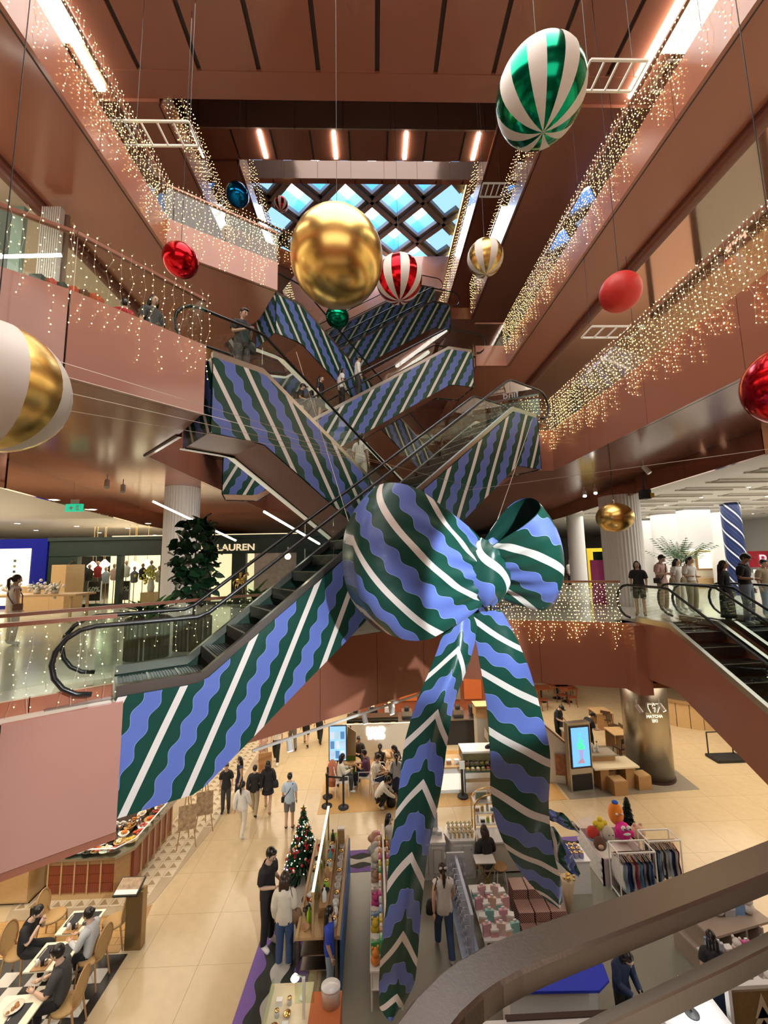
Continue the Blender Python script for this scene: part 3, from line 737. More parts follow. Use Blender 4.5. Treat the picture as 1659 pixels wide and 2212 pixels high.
_sit = dict(pel=(0, .06, .53), spi=(0, .08, .70), che=(0, .03, .90), nek=(0, .01, 1.06), hed=(0, -.03, 1.17), sl=(.165, .02, .99), sr=(-.165, .02, .99),
    hl=(.09, .03, .52), kl=(.12, -.36, .52), al=(.12, -.36, .085), tl=(.13, -.51, .035), hr=(-.09, .03, .52), kr=(-.12, -.36, .52), ar=(-.12, -.32, .085), tr=(-.13, -.47, .035),
    el=(.23, -.06, .75), wl=(.11, -.29, .78), er=(-.23, -.06, .75), wr=(-.11, -.29, .78))
POSES = dict(stand=STAND,
    phone=pose(el=(.21, .02, 1.14), wl=(.07, -.24, 1.17), er=(-.21, .02, 1.14), wr=(-.09, -.25, 1.15), hed=(0, -.035, 1.57)),
    walk=pose(kl=(.10, -.17, .53), al=(.10, -.24, .10), tl=(.11, -.38, .06), kr=(-.10, .02, .50), ar=(-.10, .24, .12), tr=(-.11, .12, .035), el=(.22, .10, 1.14), wl=(.22, .10, .90), er=(-.22, -.04, 1.13), wr=(-.20, -.18, .93)),
    bend=pose(hed=(0, -.16, 1.52), nek=(0, -.07, 1.44), che=(0, -.04, 1.29), sl=(.165, -.05, 1.37), sr=(-.165, -.05, 1.37), el=(.21, -.10, 1.12), wl=(.10, -.33, 1.05), er=(-.21, -.10, 1.12), wr=(-.10, -.33, 1.05)),
    hold=pose(er=(-.21, .03, 1.14), wr=(-.06, -.2, 1.12), hed=(.01, -.03, 1.575)),
    sit=_sit, sitback=dict(_sit, el=(.22, .04, .76), wl=(.12, -.22, .62), er=(-.22, .04, .76), wr=(-.12, -.22, .62)),
    eat=dict(_sit, el=(.23, -.10, .76), wl=(.06, -.20, 1.0), er=(-.23, -.10, .76), wr=(-.06, -.2, 1.0), hed=(0, -.08, 1.16)),
    crouch=pose(pel=(0, .13, .33), spi=(0, .06, .46), che=(0, -.08, .60), nek=(0, -.18, .72), hed=(0, -.25, .80), sl=(.16, -.10, .67), sr=(-.16, -.10, .67), el=(.21, -.28, .50), wl=(.12, -.46, .36), er=(-.21, -.28, .50), wr=(-.12, -.46, .36),
        hl=(.09, .11, .32), kl=(.14, -.27, .46), al=(.12, .0, .09), tl=(.13, -.15, .035), hr=(-.09, .11, .32), kr=(-.14, -.22, .44), ar=(-.12, .05, .10), tr=(-.13, -.1, .035)))
RAD = dict(pel=(.145, .105), spi=(.125, .092), che=(.145, .10), nek=(.062, .058), hed=(.05, .05), sl=(.062, .062), el=(.043, .043), wl=(.029, .026), hl=(.088, .09), kl=(.058, .06), al=(.04, .044), tl=(.036, .026))
for a, b in (('sr', 'sl'), ('er', 'el'), ('wr', 'wl'), ('hr', 'hl'), ('kr', 'kl'), ('ar', 'al'), ('tr', 'tl')): RAD[a] = RAD[b]
BONES = [('pel', 'spi', 'torso'), ('spi', 'che', 'torso'), ('che', 'nek', 'torso'), ('nek', 'hed', 'neck'), ('che', 'sl', 'torso'), ('che', 'sr', 'torso'), ('sl', 'el', 'uarm'), ('sr', 'er', 'uarm'), ('el', 'wl', 'farm'), ('er', 'wr', 'farm'),
         ('pel', 'hl', 'hip'), ('pel', 'hr', 'hip'), ('hl', 'kl', 'thigh'), ('hr', 'kr', 'thigh'), ('kl', 'al', 'shin'), ('kr', 'ar', 'shin'), ('al', 'tl', 'foot'), ('ar', 'tr', 'foot')]
_body = {}
def body_raw(pz):
    """one continuous skinned figure for a pose, with head, face and hands; returns body mesh and per-face zones"""
    if pz in _body: return _body[pz]
    J = {k: V(v) for k, v in POSES[pz].items()}; ks = list(J); ix = {k: i for i, k in enumerate(ks)}
    me = bpy.data.meshes.new('tmp'); me.from_pydata([tuple(J[k]) for k in ks], [(ix[a], ix[b]) for a, b, _ in BONES], [])
    o = bpy.data.objects.new('tmp', me); COL.objects.link(o)
    o.modifiers.new('skin', 'SKIN'); sb = o.modifiers.new('sub', 'SUBSURF'); sb.levels = 2; sb.render_levels = 2
    for k in ks:
        sv = me.skin_vertices[0].data[ix[k]]; sv.radius = RAD[k]; sv.use_root = (k == 'pel')
    dg = bpy.context.evaluated_depsgraph_get(); em = bpy.data.meshes.new_from_object(o.evaluated_get(dg))
    bpy.data.objects.remove(o)
    vs = [v.co.copy() for v in em.vertices]; fs = [tuple(p.vertices) for p in em.polygons]; ns = [v.normal.copy() for v in em.vertices]
    zones = []
    for f in fs:
        c = sum((vs[i] for i in f), V(0, 0, 0)) / len(f); best = None
        for a, b, zn in BONES:
            A, B = J[a], J[b]; d = B - A; u = max(0, min(1, (c - A).dot(d) / d.length_squared)); q = A + d * u
            r = RAD[a][0] * (1 - u) + RAD[b][0] * u; s = (c - q).length / r
            if best is None or s < best[0]: best = (s, zn, u)
        zones.append(best[1:])
    bpy.data.meshes.remove(em)
    g = G(); g.v = [tuple(v) for v in vs]; g.f = list(fs); g.m = [0] * len(fs)
    # head
    hd = J['hed']; up = (hd - J['nek']).normalized(); fw = V(0, -1, 0); fw = (fw - up * fw.dot(up)).normalized(); sd = up.cross(fw)
    hc = hd + up * .045
    def hp(x, y, z): return hc + sd * x + fw * y + up * z
    n0 = len(g.v); k, rg = 14, 12
    for i in range(rg + 1):
        t = PI * i / rg
        for j in range(k):
            q = 2 * PI * j / k; z = -math.cos(t); r = math.sin(t)
            jaw = 1 - .28 * max(0, -z - .1)
            g.v.append(tuple(hp(.076 * r * math.cos(q) * jaw, .097 * r * math.sin(q) * (1 - .12 * max(0, -z) if math.sin(q) > 0 else 1 - .3 * max(0, -z)), .118 * z)))
    for i in range(rg):
        for j in range(k):
            j2 = (j + 1) % k; g.f.append((n0 + i * k + j, n0 + i * k + j2, n0 + (i + 1) * k + j2, n0 + (i + 1) * k + j)); g.m.append(0)
    g.tube([hp(0, .088, .012), hp(0, .112, -.022), hp(0, .088, -.034)], [.008, .014, .010], 5)                # nose
    for s in (1, -1):
        g.ball(hp(s * .078, -.005, -.005), .026, 6, 5, (.35, .6, 1))                                     # ears
        g.ball(hp(s * .031, .089, .010), .0105, 6, 4, (1.3, .5, .7), 1); g.cbox(hp(s * .031, .091, .032), .034, .006, .006, 0, 1)   # eyes, brows
    g.ball(hp(0, .086, -.058), .017, 6, 4, (1.3, .4, .5), 2)                                             # mouth
    for e, w, s in (('el', 'wl', 1), ('er', 'wr', -1)):                                                  # hands
        f = (J[w] - J[e]).normalized(); a = V(0, -1, 0) if abs(f.y) < .75 else V(-s, 0, .3); a = (a - f * a.dot(f)).normalized(); b = f.cross(a) * s
        W0 = J[w] + f * .01
        g.tube([W0, W0 + f * .03, W0 + f * .075, W0 + f * .09], [.024, .032, .034, .026], 6)
        for q, ln in ((-.026, .055), (-.009, .07), (.009, .066), (.025, .052)):
            p = W0 + f * .08 + a * q; g.tube([p, p + f * ln * .55, p + f * ln * .9 + b * -.018], [.009, .008, .006], 5)
        p = W0 + f * .03 + a * .026; g.tube([p, p + f * .025 + a * .022, p + f * .055 + a * .028], [.011, .009, .007], 5)
    me = g.mesh('body_' + pz, [SKIN[0], M_eye, M_lip], True)
    _body[pz] = (me, vs, fs, ns, zones, J, hp, up, fw, sd)
    return _body[pz]
_part = {}
def shell(pz, key, test, off):
    kk = (pz, key)
    if kk not in _part:
        me, vs, fs, ns, zn = body_raw(pz)[:5]; J = body_raw(pz)[5]
        mp = {}; g = G()
        for f, (z, u) in zip(fs, zn):
            c = sum((vs[i] for i in f), V(0, 0, 0)) / len(f)
            if not test(z, u, c): continue
            idx = []
            for i in f:
                if i not in mp: mp[i] = len(g.v); g.v.append(tuple(vs[i] + ns[i] * off))
                idx.append(mp[i])
            g.f.append(tuple(idx)); g.m.append(0)
        _part[kk] = g.mesh(key, CL_['black'], True) if g.f else None
    return _part[kk]
def hair_mesh(pz, style):
    kk = (pz, 'hair', style)
    if kk in _part: return _part[kk]
    me, vs, fs, ns, zn, J, hp, up, fw, sd = body_raw(pz)
    g = G(); R = Matrix((sd, fw, up)).transposed()
    g.ball(hp(0, -.022, .026), 1, 14, 10, (.087, .100, .108), R=R)
    if style == 'short': g.ball(hp(0, .04, .085), 1, 10, 6, (.066, .055, .036), R=R)
    if style in ('long', 'vlong', 'bob'):
        ln = dict(long=.34, vlong=.62, bob=.16)[style]
        n = V(0, 0, -1)
        p = [hp(0, -.045, .04)] + [hp(0, -.078, -.03) + n * ln * u + V(0, .02 * u, 0) for u in (.0, .25, .5, .75, 1)]
        wd = [.07, .088, .098, .10, .092, .06]
        for i in range(len(p)): pass
        for s in (-.055, 0, .055): g.tube([q + sd * s * (1 if i else .6) for i, q in enumerate(p)], [w * .55 for w in wd], 8)
        if style == 'bob' or style == 'long':
            for s in (-1, 1): g.tube([hp(s * .06, .0, .06), hp(s * .082, .0, -.03), hp(s * .078, -.01, -.14)], [.03, .032, .02], 6)
    if style == 'bun': g.ball(hp(0, -.115, .04), .05, 8, 6)
    if style == 'tail':
        p = hp(0, -.12, .03); g.tube([p, p - fw * .05 - V(0, 0, .06), p - fw * .05 - V(0, 0, .2), p - fw * .03 - V(0, 0, .32)], [.025, .038, .034, .012], 7)
    if style == 'cap':
        g.ball(hp(0, -.005, .05), 1, 12, 7, (.09, .105, .085), R=R); g.cbox(hp(0, .12, .06), .13, .10, .012)
    _part[kk] = g.mesh('hair', HAIR['black'], True)
    return _part[kk]
def setm(o, m):
    o.material_slots[0].link = 'OBJECT'; o.material_slots[0].material = m
def person(pos, rz, H, pz, label, top='black', sleeve='short', bot='black', legs='long', hair='short', hc='black', sk=0, shoe='w', group=None, extra=None, bulk=1.0):
    sc = H / 1.71
    t = thing('person', label, 'person', pos, rz, group, sc)
    me = body_raw(pz)[0]; J = body_raw(pz)[5]
    b = put('body', me, t, False); setm(b, SKIN[sk])
    lim = dict(none=-1, short=.75, long=2)[sleeve]
    zw = J['pel'].z - .06
    sit = pz in ('sit', 'sitback', 'eat', 'crouch')
    def tshirt(z, u, c):
        if z == 'torso': return True if sleeve != 'none' else not (c.z > J['sl'].z + .045 and abs(c.x) > .10)
        if z == 'uarm': return u < lim
        if z == 'farm': return sleeve == 'long' and u < .93
        if z == 'hip': return not sit and c.z > zw - .05
        return False
    s = put('shirt', shell(pz, 'shirt_' + sleeve, tshirt, .022 * bulk), t, False); setm(s, CL_[top])
    if legs in ('long', 'shorts'):
        def ttr(z, u, c):
            if z in ('hip',): return True
            if z == 'torso': return c.z < J['pel'].z + .04 and not sit or (sit and c.z < J['pel'].z + .07)
            if z == 'thigh': return legs == 'long' or u < .88
            if z == 'shin': return legs == 'long' and u < .93
            return False
        s = put('trousers' if legs == 'long' else 'shorts', shell(pz, 'trousers_' + legs, ttr, .017 * bulk), t, False); setm(s, CL_[bot])
    else:
        kk = (pz, 'skirt', legs)
        if kk not in _part:
            zh = dict(skirt=.50, maxi=.22, mini=.66)[legs]; g = G(); p = J['pel']
            if sit: g.tube([V(0, .12, .53), V(0, -.1, .53), V(0, -.36, .52), V(0, -.40, .36)], [.17, .20, .20, .19], 12)
            else: g.lathe([(.135, 1.0), (.165, .90), (.19, .75), (.20, zh + .1), (.215, zh)], k=16, sy=.8)
            _part[kk] = g.mesh('skirt', CL_['black'], True)
        s = put('skirt', _part[kk], t, False); setm(s, CL_[bot])
    for sgn, nm in ((1, 'l'), (-1, 'r')):
        m = shell(pz, 'shoe_' + nm, lambda z, u, c: z == 'foot' and (c - J['t' + nm]).length < (c - J['t' + ('r' if nm == 'l' else 'l')]).length or (z == 'shin' and u > .93 and (c - J['a' + nm]).length < .12), .012)
        if m: s = put('shoe', m, t, False); setm(s, SHOE[shoe])
    h = put('hair', hair_mesh(pz, hair), t, False); setm(h, HAIR.get(hc, HAIR['black']))
    for e in (extra or ()):
        if e == 'phone':
            p = (J['wl'] + J['wr']) / 2 + V(0, -.09, .04); G().cbox(p, .075, .012, .15, 0, rx=-.5).build('phone', M_black, t, world=False)
        elif e[0] == 'bag':
            _, mcol, side = e; sh = J['sl'] if side > 0 else J['sr']; hp_ = V(side * .25, .02, J['pel'].z + .02)
            bg = G().lathe([(.06, -.14), (.12, -.13), (.125, 0), (.09, .11), (.05, .12)], hp_, 10, sy=.5).build('bag', CL_[mcol], t, True, False)
            G().tube([hp_ + V(0, 0, .1), sh + V(side * .0, -.07, .06), sh + V(-side * .05, .0, .085), sh + V(0, .09, .04), hp_ + V(0, .04, .1)], .011, 5).build('bag_strap', CL_[mcol], bg, True, False)
        elif e[0] == 'cross':
            _, mcol, side = e; c = J['che']
            pts = [V(side * .13, -.07, J['sl'].z + .06), V(side * -.02, -.15, c.z - .08), V(-side * .18, -.10, J['pel'].z + .04), V(-side * .19, .06, J['pel'].z + .04), V(side * .0, .14, c.z - .06), V(side * .12, .08, J['sl'].z + .06)]
            G().tube(pts, .014, 5, closed=True).build('bag_strap', CL_[mcol], t, True, False)
            G().cbox((-side * .22, .0, J['pel'].z), .08, .2, .16).build('bag', CL_[mcol], t, False, False, .02)
        elif e[0] == 'pack':
            G().cbox((0, .2, J['che'].z - .12), .30, .16, .44).build('backpack', CL_[e[1]], t, False, False, .05)
        elif e[0] == 'shopper':
            g = G().prism([(-.14, -.05), (.14, -.05), (.14, .05), (-.14, .05)], -.2, .12); p = J['wr'] if e[2] < 0 else J['wl']
            for i, vv in enumerate(g.v): g.v[i] = tuple(V(vv) * 1.0 + p + V(0, 0, -.26))
            bg = g.build('shopping_bag', CL_[e[1]], t, world=False)
            g2 = G().prism([(-.142, -.052), (.142, -.052), (.142, .052), (-.142, .052)], -.205, -.09)
            for i, vv in enumerate(g2.v): g2.v[i] = tuple(V(vv) + p + V(0, 0, -.26))
            g2.build('bag_base', mat('lime', (.5, .75, .02), .5), bg, world=False)
            G().tube([p + V(-.07, 0, -.15), p + V(-.03, 0, -.02), p + V(.03, 0, -.02), p + V(.07, 0, -.15)], .005, 4).build('bag_handle', CL_[e[1]], bg, world=False)
        elif e == 'bow':
            hp = body_raw(pz)[6]; G().ball(hp(-.05, -.12, .06), .04, 8, 5, (1, .4, .7)).ball(hp(.05, -.12, .06), .04, 8, 5, (1, .4, .7)).build('hair_bow', CL_['white'], t, True, False)
        elif e == 'mask':
            hp = body_raw(pz)[6]; G().ball(hp(0, .06, -.05), 1, 10, 6, (.06, .045, .045)).build('face_mask', CL_['white'], t, True, False)
        elif e[0] == 'apron':
            G().grid(lambda a, b: V((a - .5) * .32, -.155 - .02 * math.cos((a - .5) * 3), J['che'].z - .02 - b * .75), 6, 3).build('apron', CL_[e[1]], t, True, False)
    return t
def stand_at(px, py_feet, py_head, z, **k):
    """feet pixel on the floor plane z; height follows from the head pixel"""
    p = at_z(px, py_feet, z); H = at_y(px, py_head, p.y).z - z
    return p, max(1.45, min(1.86, H))
def P_(px, pf, ph, z, rz, pz, label, **k):
    p, H = stand_at(px, pf, ph, z); return person(p, math.radians(rz), H, pz, label, **k)
# ================================================================ level 1: shops, planters, columns, near rails
def ordn(i): return ['first', 'second', 'third', 'fourth', 'fifth', 'sixth', 'seventh', 'eighth', 'ninth', 'tenth', 'eleventh', 'twelfth', 'thirteenth', 'fourteenth', 'fifteenth', 'sixteenth', 'seventeenth', 'eighteenth', 'nineteenth', 'twentieth', 'twenty-first', 'twenty-second', 'twenty-third', 'twenty-fourth', 'twenty-fifth', 'twenty-sixth', 'twenty-seventh', 'twenty-eighth', 'twenty-ninth', 'thirtieth', 'thirty-first', 'thirty-second', 'thirty-third', 'thirty-fourth', 'thirty-fifth', 'thirty-sixth'][i]
M_green = mat('shopfront_dark_green', (.012, .03, .022), .35)
M_warmwall = mat('glowing_shop_wall', (.80, .66, .46), .5, emit=(1, .78, .48), es=.9)  # back wall glows of itself, standing for the shop's interior lighting
M_goldl = mat('gilded_letters', (.85, .68, .42), .3, emit=(1, .8, .5), es=.6)
M_lamp = mat('lamp_glass', (1, .92, .78), .3, emit=(1, .85, .6), es=6)
M_pine = wood('pale_wood', (.62, .42, .21), (.50, .31, .14))
M_oak = wood('oak', (.48, .28, .12), (.34, .18, .07))
M_leaf = mat('leaf_green', (.035, .12, .025), .4, var=.3, vscale=8)
M_leafd = mat('leaf_dark', (.012, .055, .02), .35, var=.35, vscale=6)
M_stem = mat('stem_brown', (.12, .07, .035), .7)
YS = 17.0
def shopfront():
    X = lambda px: at_y(px, 1240, YS).x
    zt = 2.85
    w = struct(G().box(X(-60), X(100), YS - .05, YS + .3, 0, zt).build('wall_blue_shop', mat('cobalt_gloss', (.012, .018, .30), .12)))
    G().box(X(-60), X(66), YS - .09, YS - .05, .15, 2.45).build('lit_window', mat('lit_panel', (.9, .8, .6), .4, emit=(1, .88, .62), es=.9), w)
    for i in range(4): G().box(X(32), X(37), YS - .11, YS - .09, 1.9 - i * .22, 2.0 - i * .22).build('price_tag', mat('tag_%d' % i, [(.1, .1, .1), (.3, .28, .2), (.05, .05, .05), (.5, .03, .03)][i], .5), w)
    f = struct(G().box(X(102), X(720), YS, YS + .25, 2.08, zt).build('wall_green_shop', M_green))
    G().box(X(548), X(640), YS + .05, YS + .2, 0, 2.08).build('stone_panel', mat('pink_stone', (.62, .47, .42), .5, var=.35, vscale=7), f)
    G().box(X(102), X(720), YS - .12, YS + .1, zt - .12, zt + .02).build('cornice', M_green, f)
    for a, b in ((102, 165), (250, 260), (345, 452), (500, 530), (640, 720)): G().box(X(a), X(b), YS, YS + .25, 0, 2.1).build('pier', M_green, f)
    for a, b in ((165, 250), (260, 345), (452, 500), (530, 548)):
        G().box(X(a), X(b), YS + .1, YS + .13, .05, 2.08).build('shop_window', M_glass, f)
        G().box(X(a), X(b), YS - .02, YS + .2, 0, .12).build('window_sill', M_green, f)
    s = text('RALPH LAUREN', (X(474), YS - .14, 2.33), .38, M_goldl, 'lettering', f, bold=.008, font_sx=1.12)
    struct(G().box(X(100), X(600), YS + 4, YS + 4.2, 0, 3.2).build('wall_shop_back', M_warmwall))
    for i, px in enumerate((200, 226, 206, 222, 290, 318, 276, 292)):
        y = (1222, 1218, 1234, 1236, 1222, 1218, 1233, 1234)[i]; p = at_y(px, y, YS + 1.8)
        t = thing('pendant_lamp', 'white schoolhouse pendant lamp, %s from the left in the green shop window' % ordn(i), 'lamp', p, group='pendant lamps in the green shop')
        G().lathe([(.03, .2), (.06, .17), (.10, .12), (.22, .0), (.22, -.05), (.12, -.14), (.02, -.17)][::-1], k=14).build('shade', M_lamp, t, True, False)
        G().tube([(0, 0, .2), (0, 0, 3.55 - p.z)], .012, 4).build('rod', M_brass, t, world=False)
    # gilded rider emblems on the piers
    for k, px in enumerate((130, 519)):
        p = at_y(px, 1248, YS - .06); t = thing('gilded_rider_emblem', ('gilded rider on horseback emblem on the left dark pier', 'gilded rider emblem beside the escalator, right dark pier')[k], 'emblem', p)
        g = G(); g.ball((0, 0, -.12), 1, 10, 7, (.20, .05, .15)); g.tube([(.12, 0, -.05), (.22, 0, .12), (.30, 0, .18), (.34, 0, .08)], [.07, .06, .05, .03], 6)
        for lx, lz in ((-.16, -.62), (-.08, -.60), (.10, -.62), (.2, -.5)): g.tube([(lx * .8, 0, -.18), (lx * 1.15, 0, -.4), (lx, 0, lz)], [.05, .03, .02], 5)
        g.tube([(-.18, 0, -.06), (-.28, 0, -.2), (-.26, 0, -.38)], [.03, .03, .01], 5)
        g.build('horse', M_gold, t, True, False)
        g = G(); g.tube([(0, 0, 0), (.02, 0, .16), (.03, 0, .3)], [.06, .075, .05], 7); g.ball((.04, 0, .38), .055, 8, 6); g.tube([(.03, 0, .26), (.12, 0, .34), (.16, 0, .44)], .03, 5); g.tube([(0, 0, .02), (.08, 0, -.1), (.04, 0, -.26)], .035, 5)
        g.build('rider', M_gold, t, True, False)
        G().tube([(.14, 0, .42), (.42, 0, .64)], .012, 4).cbox((.44, 0, .66), .14, .03, .04, ry=.6).build('mallet', M_gold, t, world=False)
    # clothes, dummies and boards seen through the glass
    cols = ['navy', 'black', 'red', 'light', 'pink', 'white', 'grey', 'black', 'sky', 'cream']
    for i in range(10):
        px = 172 + i * 18 + (8 if i > 4 else 0); p = at_y(px, 1282, YS + 1.2); p.z = 0
        t = thing('clothes_dummy', 'dressed dummy, %s from the left inside the green shop window' % ordn(i), 'dummy', p, group='dummies in the green shop')
        hh = .9 + .25 * ((i * 7) % 3) / 2
        G().lathe([(.10, hh), (.17, hh + .06), (.16, hh + .2), (.19, hh + .42), (.10, hh + .5), (.04, hh + .55)], k=10, sy=.6).build('garment', CL_[cols[i]], t, True, False)
        G().tube([(0, 0, .02), (0, 0, hh + .1)], .02, 6).build('pole', M_brass, t, world=False); G().lathe([(.16, 0), (.16, .02), (.03, .04)], k=12).build('base', M_black, t, world=False)
        G().ball((0, 0, hh + .64), .09, 8, 6, (.8, .9, 1.1)).build('head', SKIN[i % 3], t, True, False)
    for k, (px, a) in enumerate(((203, 'first'), (265, 'second'))):
        p = at_y(px, 1285, YS + .5); t = thing('sale_board', 'small black framed sale board, %s from the left behind the shop glass' % a, 'sign', (p.x, p.y, .02))
        G().box(-.26, .26, 0, .04, .2, 1.0).build('panel', M_blackm, t, world=False)
        for a, b in ((-.28, -.26), (.26, .28)): G().box(a, b, -.01, .05, 0, 1.02).build('stile', M_white, t, world=False)
        text('60%', (p.x, p.y - .03, .68), .3, M_white, 'lettering', t)
    p = at_y(325, 1285, YS + 1.0); t = thing('flower_vase', 'yellow flowers in a vase at the right end of the shop window', 'flowers', (p.x, p.y, .5))
    g = G(); r = random.Random(3)
    for i in range(40): q = V(r.gauss(0, .2), r.gauss(0, .15), .75 + r.gauss(0, .16)); g.ball(q, .06, 5, 4)
    stuff(g.build('blossom_cluster', mat('yellow_blossom', (.7, .6, .12), .5), t, True, False)); G().lathe([(.12, 0), (.15, .2), (.1, .5), (.13, .55)], k=12).build('vase', M_white, t, True, False)
    G().box(-.3, .3, -.25, .25, -.5, 0).build('plinth', M_pine, t, world=False)
shopfront()
# pale wood podium and display tables with flowers, at the far left
p = at_z(115, 1318, 0)
t = thing('display_podium', 'stepped pale wood podium before the green shop', 'podium', p)
G().box(-1.4, .2, -.5, .5, 0, .95).build('low_block', M_pine, t, False, False, .01); G().box(.2, .75, -.5, .5, 0, 1.75).build('tall_block', M_pine, t, False, False, .01)
p = at_z(60, 1345, 0); t = thing('display_table', 'pale wood table with white flowers beside the seated woman', 'table', p)
G().box(-1.5, 1.7, -.45, .45, .8, .86).build('table_top', M_pine, t, world=False)
for x in (-1.3, 1.5):
    for y in (-.35, .35): G().box(x - .03, x + .03, y - .03, y + .03, 0, .8).build('leg', M_pine, t, world=False)
for k, dx in enumerate((-.6, .2, .75)):
    q = p + V(dx, 0, .86); t = thing('flower_arrangement', 'white flower arrangement, %s from the left on the display table' % ordn(k), 'flowers', q)
    r = random.Random(k); g = G()
    for i in range(26): g.ball((r.gauss(0, .13), r.gauss(0, .1), .2 + r.gauss(0, .09)), .05, 5, 4)
    stuff(g.build('blossom_cluster', M_white, t, True, False))
    g = G()
    for i in range(10): a = r.uniform(0, 6.3); g.tube([(0, 0, .05), (.15 * math.cos(a), .15 * math.sin(a), .15 + r.random() * .25)], [.02, .004], 4)
    g.build('foliage', M_leaf, t, True, False); G().lathe([(.08, 0), (.1, .08), (.07, .14)], k=10).build('pot', M_white, t, True, False)
# fluted columns
def column(px, py, w_px, label_z=3.7, fl=36, m=None, name='trim_column', z0=0, z1=3.8, dp=.965):
    p = at_z(px, py, z0); R = w_px / 2 * p.y / FPX
    g = G(); prof = []
    n = fl * 2
    g.prism([(p.x + (R if i % 2 else R * dp) * math.cos(2 * PI * i / n), p.y + (R if i % 2 else R * dp) * math.sin(2 * PI * i / n)) for i in range(n)], z0, z1)
    TN[0] += 1
    return struct(g.build('trim_%d' % TN[0], m or M_white, fix=True))
column(384, 1330, 70, z1=4.3); column(1356, 1306, 80); column(1253, 1275, 34, fl=20, dp=1); column(1453, 1272, 56, fl=20, dp=1); column(1566, 1272, 34, fl=20, dp=1)
# striped column far right
p = at_z(1600, 1285, 0); R = 18 * p.y / FPX
def sc(a, b): return V(p.x + R * math.cos(2 * PI * a), p.y + R * math.sin(2 * PI * a), 3.8 * b)
tag(G().grid(sc, 24, 1, uvf=lambda a, b: (a * 4 + b * 6, a)).build('striped_column', ribbon_mat('navy_stripe', (.01, .02, .09), (.012, .03, .12), (.7, .75, .8))), 'dark blue column with white diagonal stripes far right', 'column')
# planters
def planter(px, py, h, r, label): 
    p = at_z(px, py, 0); t = thing('planter', label, 'planter', p); n = 56
    G().prism([((r if i % 2 else r * .93) * math.cos(2 * PI * i / n), (r if i % 2 else r * .93) * math.sin(2 * PI * i / n)) for i in range(n)], 0, h).build('ribbed_pot', mat('ribbed_grey', (.20, .17, .12), .6), t, world=False)
    G().lathe([(0, h - .02), (r * .9, h - .02), (r * .9, h + .015)], k=24).build('soil', M_stem, t, world=False)
    return t, p
def leaf_mesh(L, w, m, curl=.15):
    g = G(); g.grid(lambda a, b: V((b - .5) * w * math.sin(PI * min(1, a * .92 + .06)), a * L, -curl * L * a * a + .25 * w * abs(b - .5)), 4, 2)
    return g.mesh('leaf', m, True)
LEAF_BIG = leaf_mesh(.20, .19, M_leafd); LEAF_MED = leaf_mesh(.34, .10, M_leaf, .35)
t, p = planter(415, 1400, .62, .36, 'ribbed planter holding the tall fig tree')
tr = thing('fig_tree', 'tall fiddle-leaf fig tree in front of the white column', 'tree', (p.x, p.y, .6))
G().tube([(0, 0, 0), (.03, 0, .5), (-.02, .02, 1.1), (.02, 0, 1.9)], [.03, .026, .02, .01], 6).build('trunk', M_stem, tr, True, False)
r = random.Random(11)
for i in range(290):
    u = r.random(); z = .36 + 1.66 * u; R = .40 * math.sin(PI * (u * .82 + .12)) ** .6 + .02; a = r.uniform(0, 2 * PI); q = R * math.sqrt(r.random())
    o = put('leaf', LEAF_BIG, tr, False, 0, (q * math.cos(a), q * math.sin(a), z)); o.rotation_euler = (r.uniform(-1.1, 1.3), r.uniform(-.8, .8), a - PI / 2 + r.uniform(-.9, .9)); o.scale = [r.uniform(.75, 1.2)] * 3
t, p = planter(316, 1420, .72, .37, 'ribbed planter with a low leafy plant near the escalator foot')
tr = thing('leafy_plant', 'low glossy plant growing from the near ribbed planter', 'plant', (p.x, p.y, .7))
for i in range(60):
    a = r.uniform(0, 2 * PI); o = put('leaf', LEAF_MED, tr, False, 0, (r.gauss(0, .08), r.gauss(0, .08), r.uniform(0, .12))); o.rotation_euler = (r.uniform(.1, 1.2), 0, a); o.scale = [r.uniform(.8, 1.5)] * 3
p = at_z(560, 1375, 0); tr = thing('leafy_plant', 'glossy green plant half hidden behind the escalator handrail', 'plant', (p.x, p.y, .5))
for i in range(60):
    a = r.uniform(0, 2 * PI); o = put('leaf', LEAF_MED, tr, False, 0, (r.gauss(0, .1), r.gauss(0, .1), r.uniform(0, .5))); o.rotation_euler = (r.uniform(.1, 1.2), 0, a); o.scale = [r.uniform(.8, 1.4)] * 3
G().lathe([(.22, -.5), (.28, 0)], k=16).build('pot', mat('ribbed_grey'), tr, world=False)
# downlights and exit sign on the cream ceiling
DL = []
for i, (px, py) in enumerate(((117, 1080), (37, 1131), (78, 1146), (166, 1137), (276, 1141), (215, 1151), (334, 1156), (200, 1101), (320, 1131))):
    q = at_z(px, py, 3.58); q = q if q.y < 30 else at_y(px, py, 25)
    q.z = 3.59
    t = thing('downlight', 'glowing recessed downlight, %s listed over the green shop' % ordn(i), 'light', q, group='downlights over the left shops')
    t['label'] = 'glowing downlight, %s from the left in the cream ceiling over the left shops' % ordn((2, 0, 1, 3, 6, 5, 8, 4, 7)[i])
    G().lathe([(.10, 0), (.14, -.012), (.14, .01)], k=14).build('ring', M_white, t, world=False); G().lathe([(0, -.014), (.09, -.012)], k=12).build('lens', M_down, t, world=False)
q = at_z(161, 1097, 3.35); t = thing('exit_sign', 'green emergency exit sign hanging from the cream ceiling', 'sign', q)
G().box(-.24, .24, -.02, .02, -.11, .11).build('panel', mat('exit_green', (.0, .3, .16), .4, emit=(.02, .55, .30), es=.8), t, world=False)
G().box(-.12, .12, -.006, .006, .11, .24).build('bracket', M_white, t, world=False)
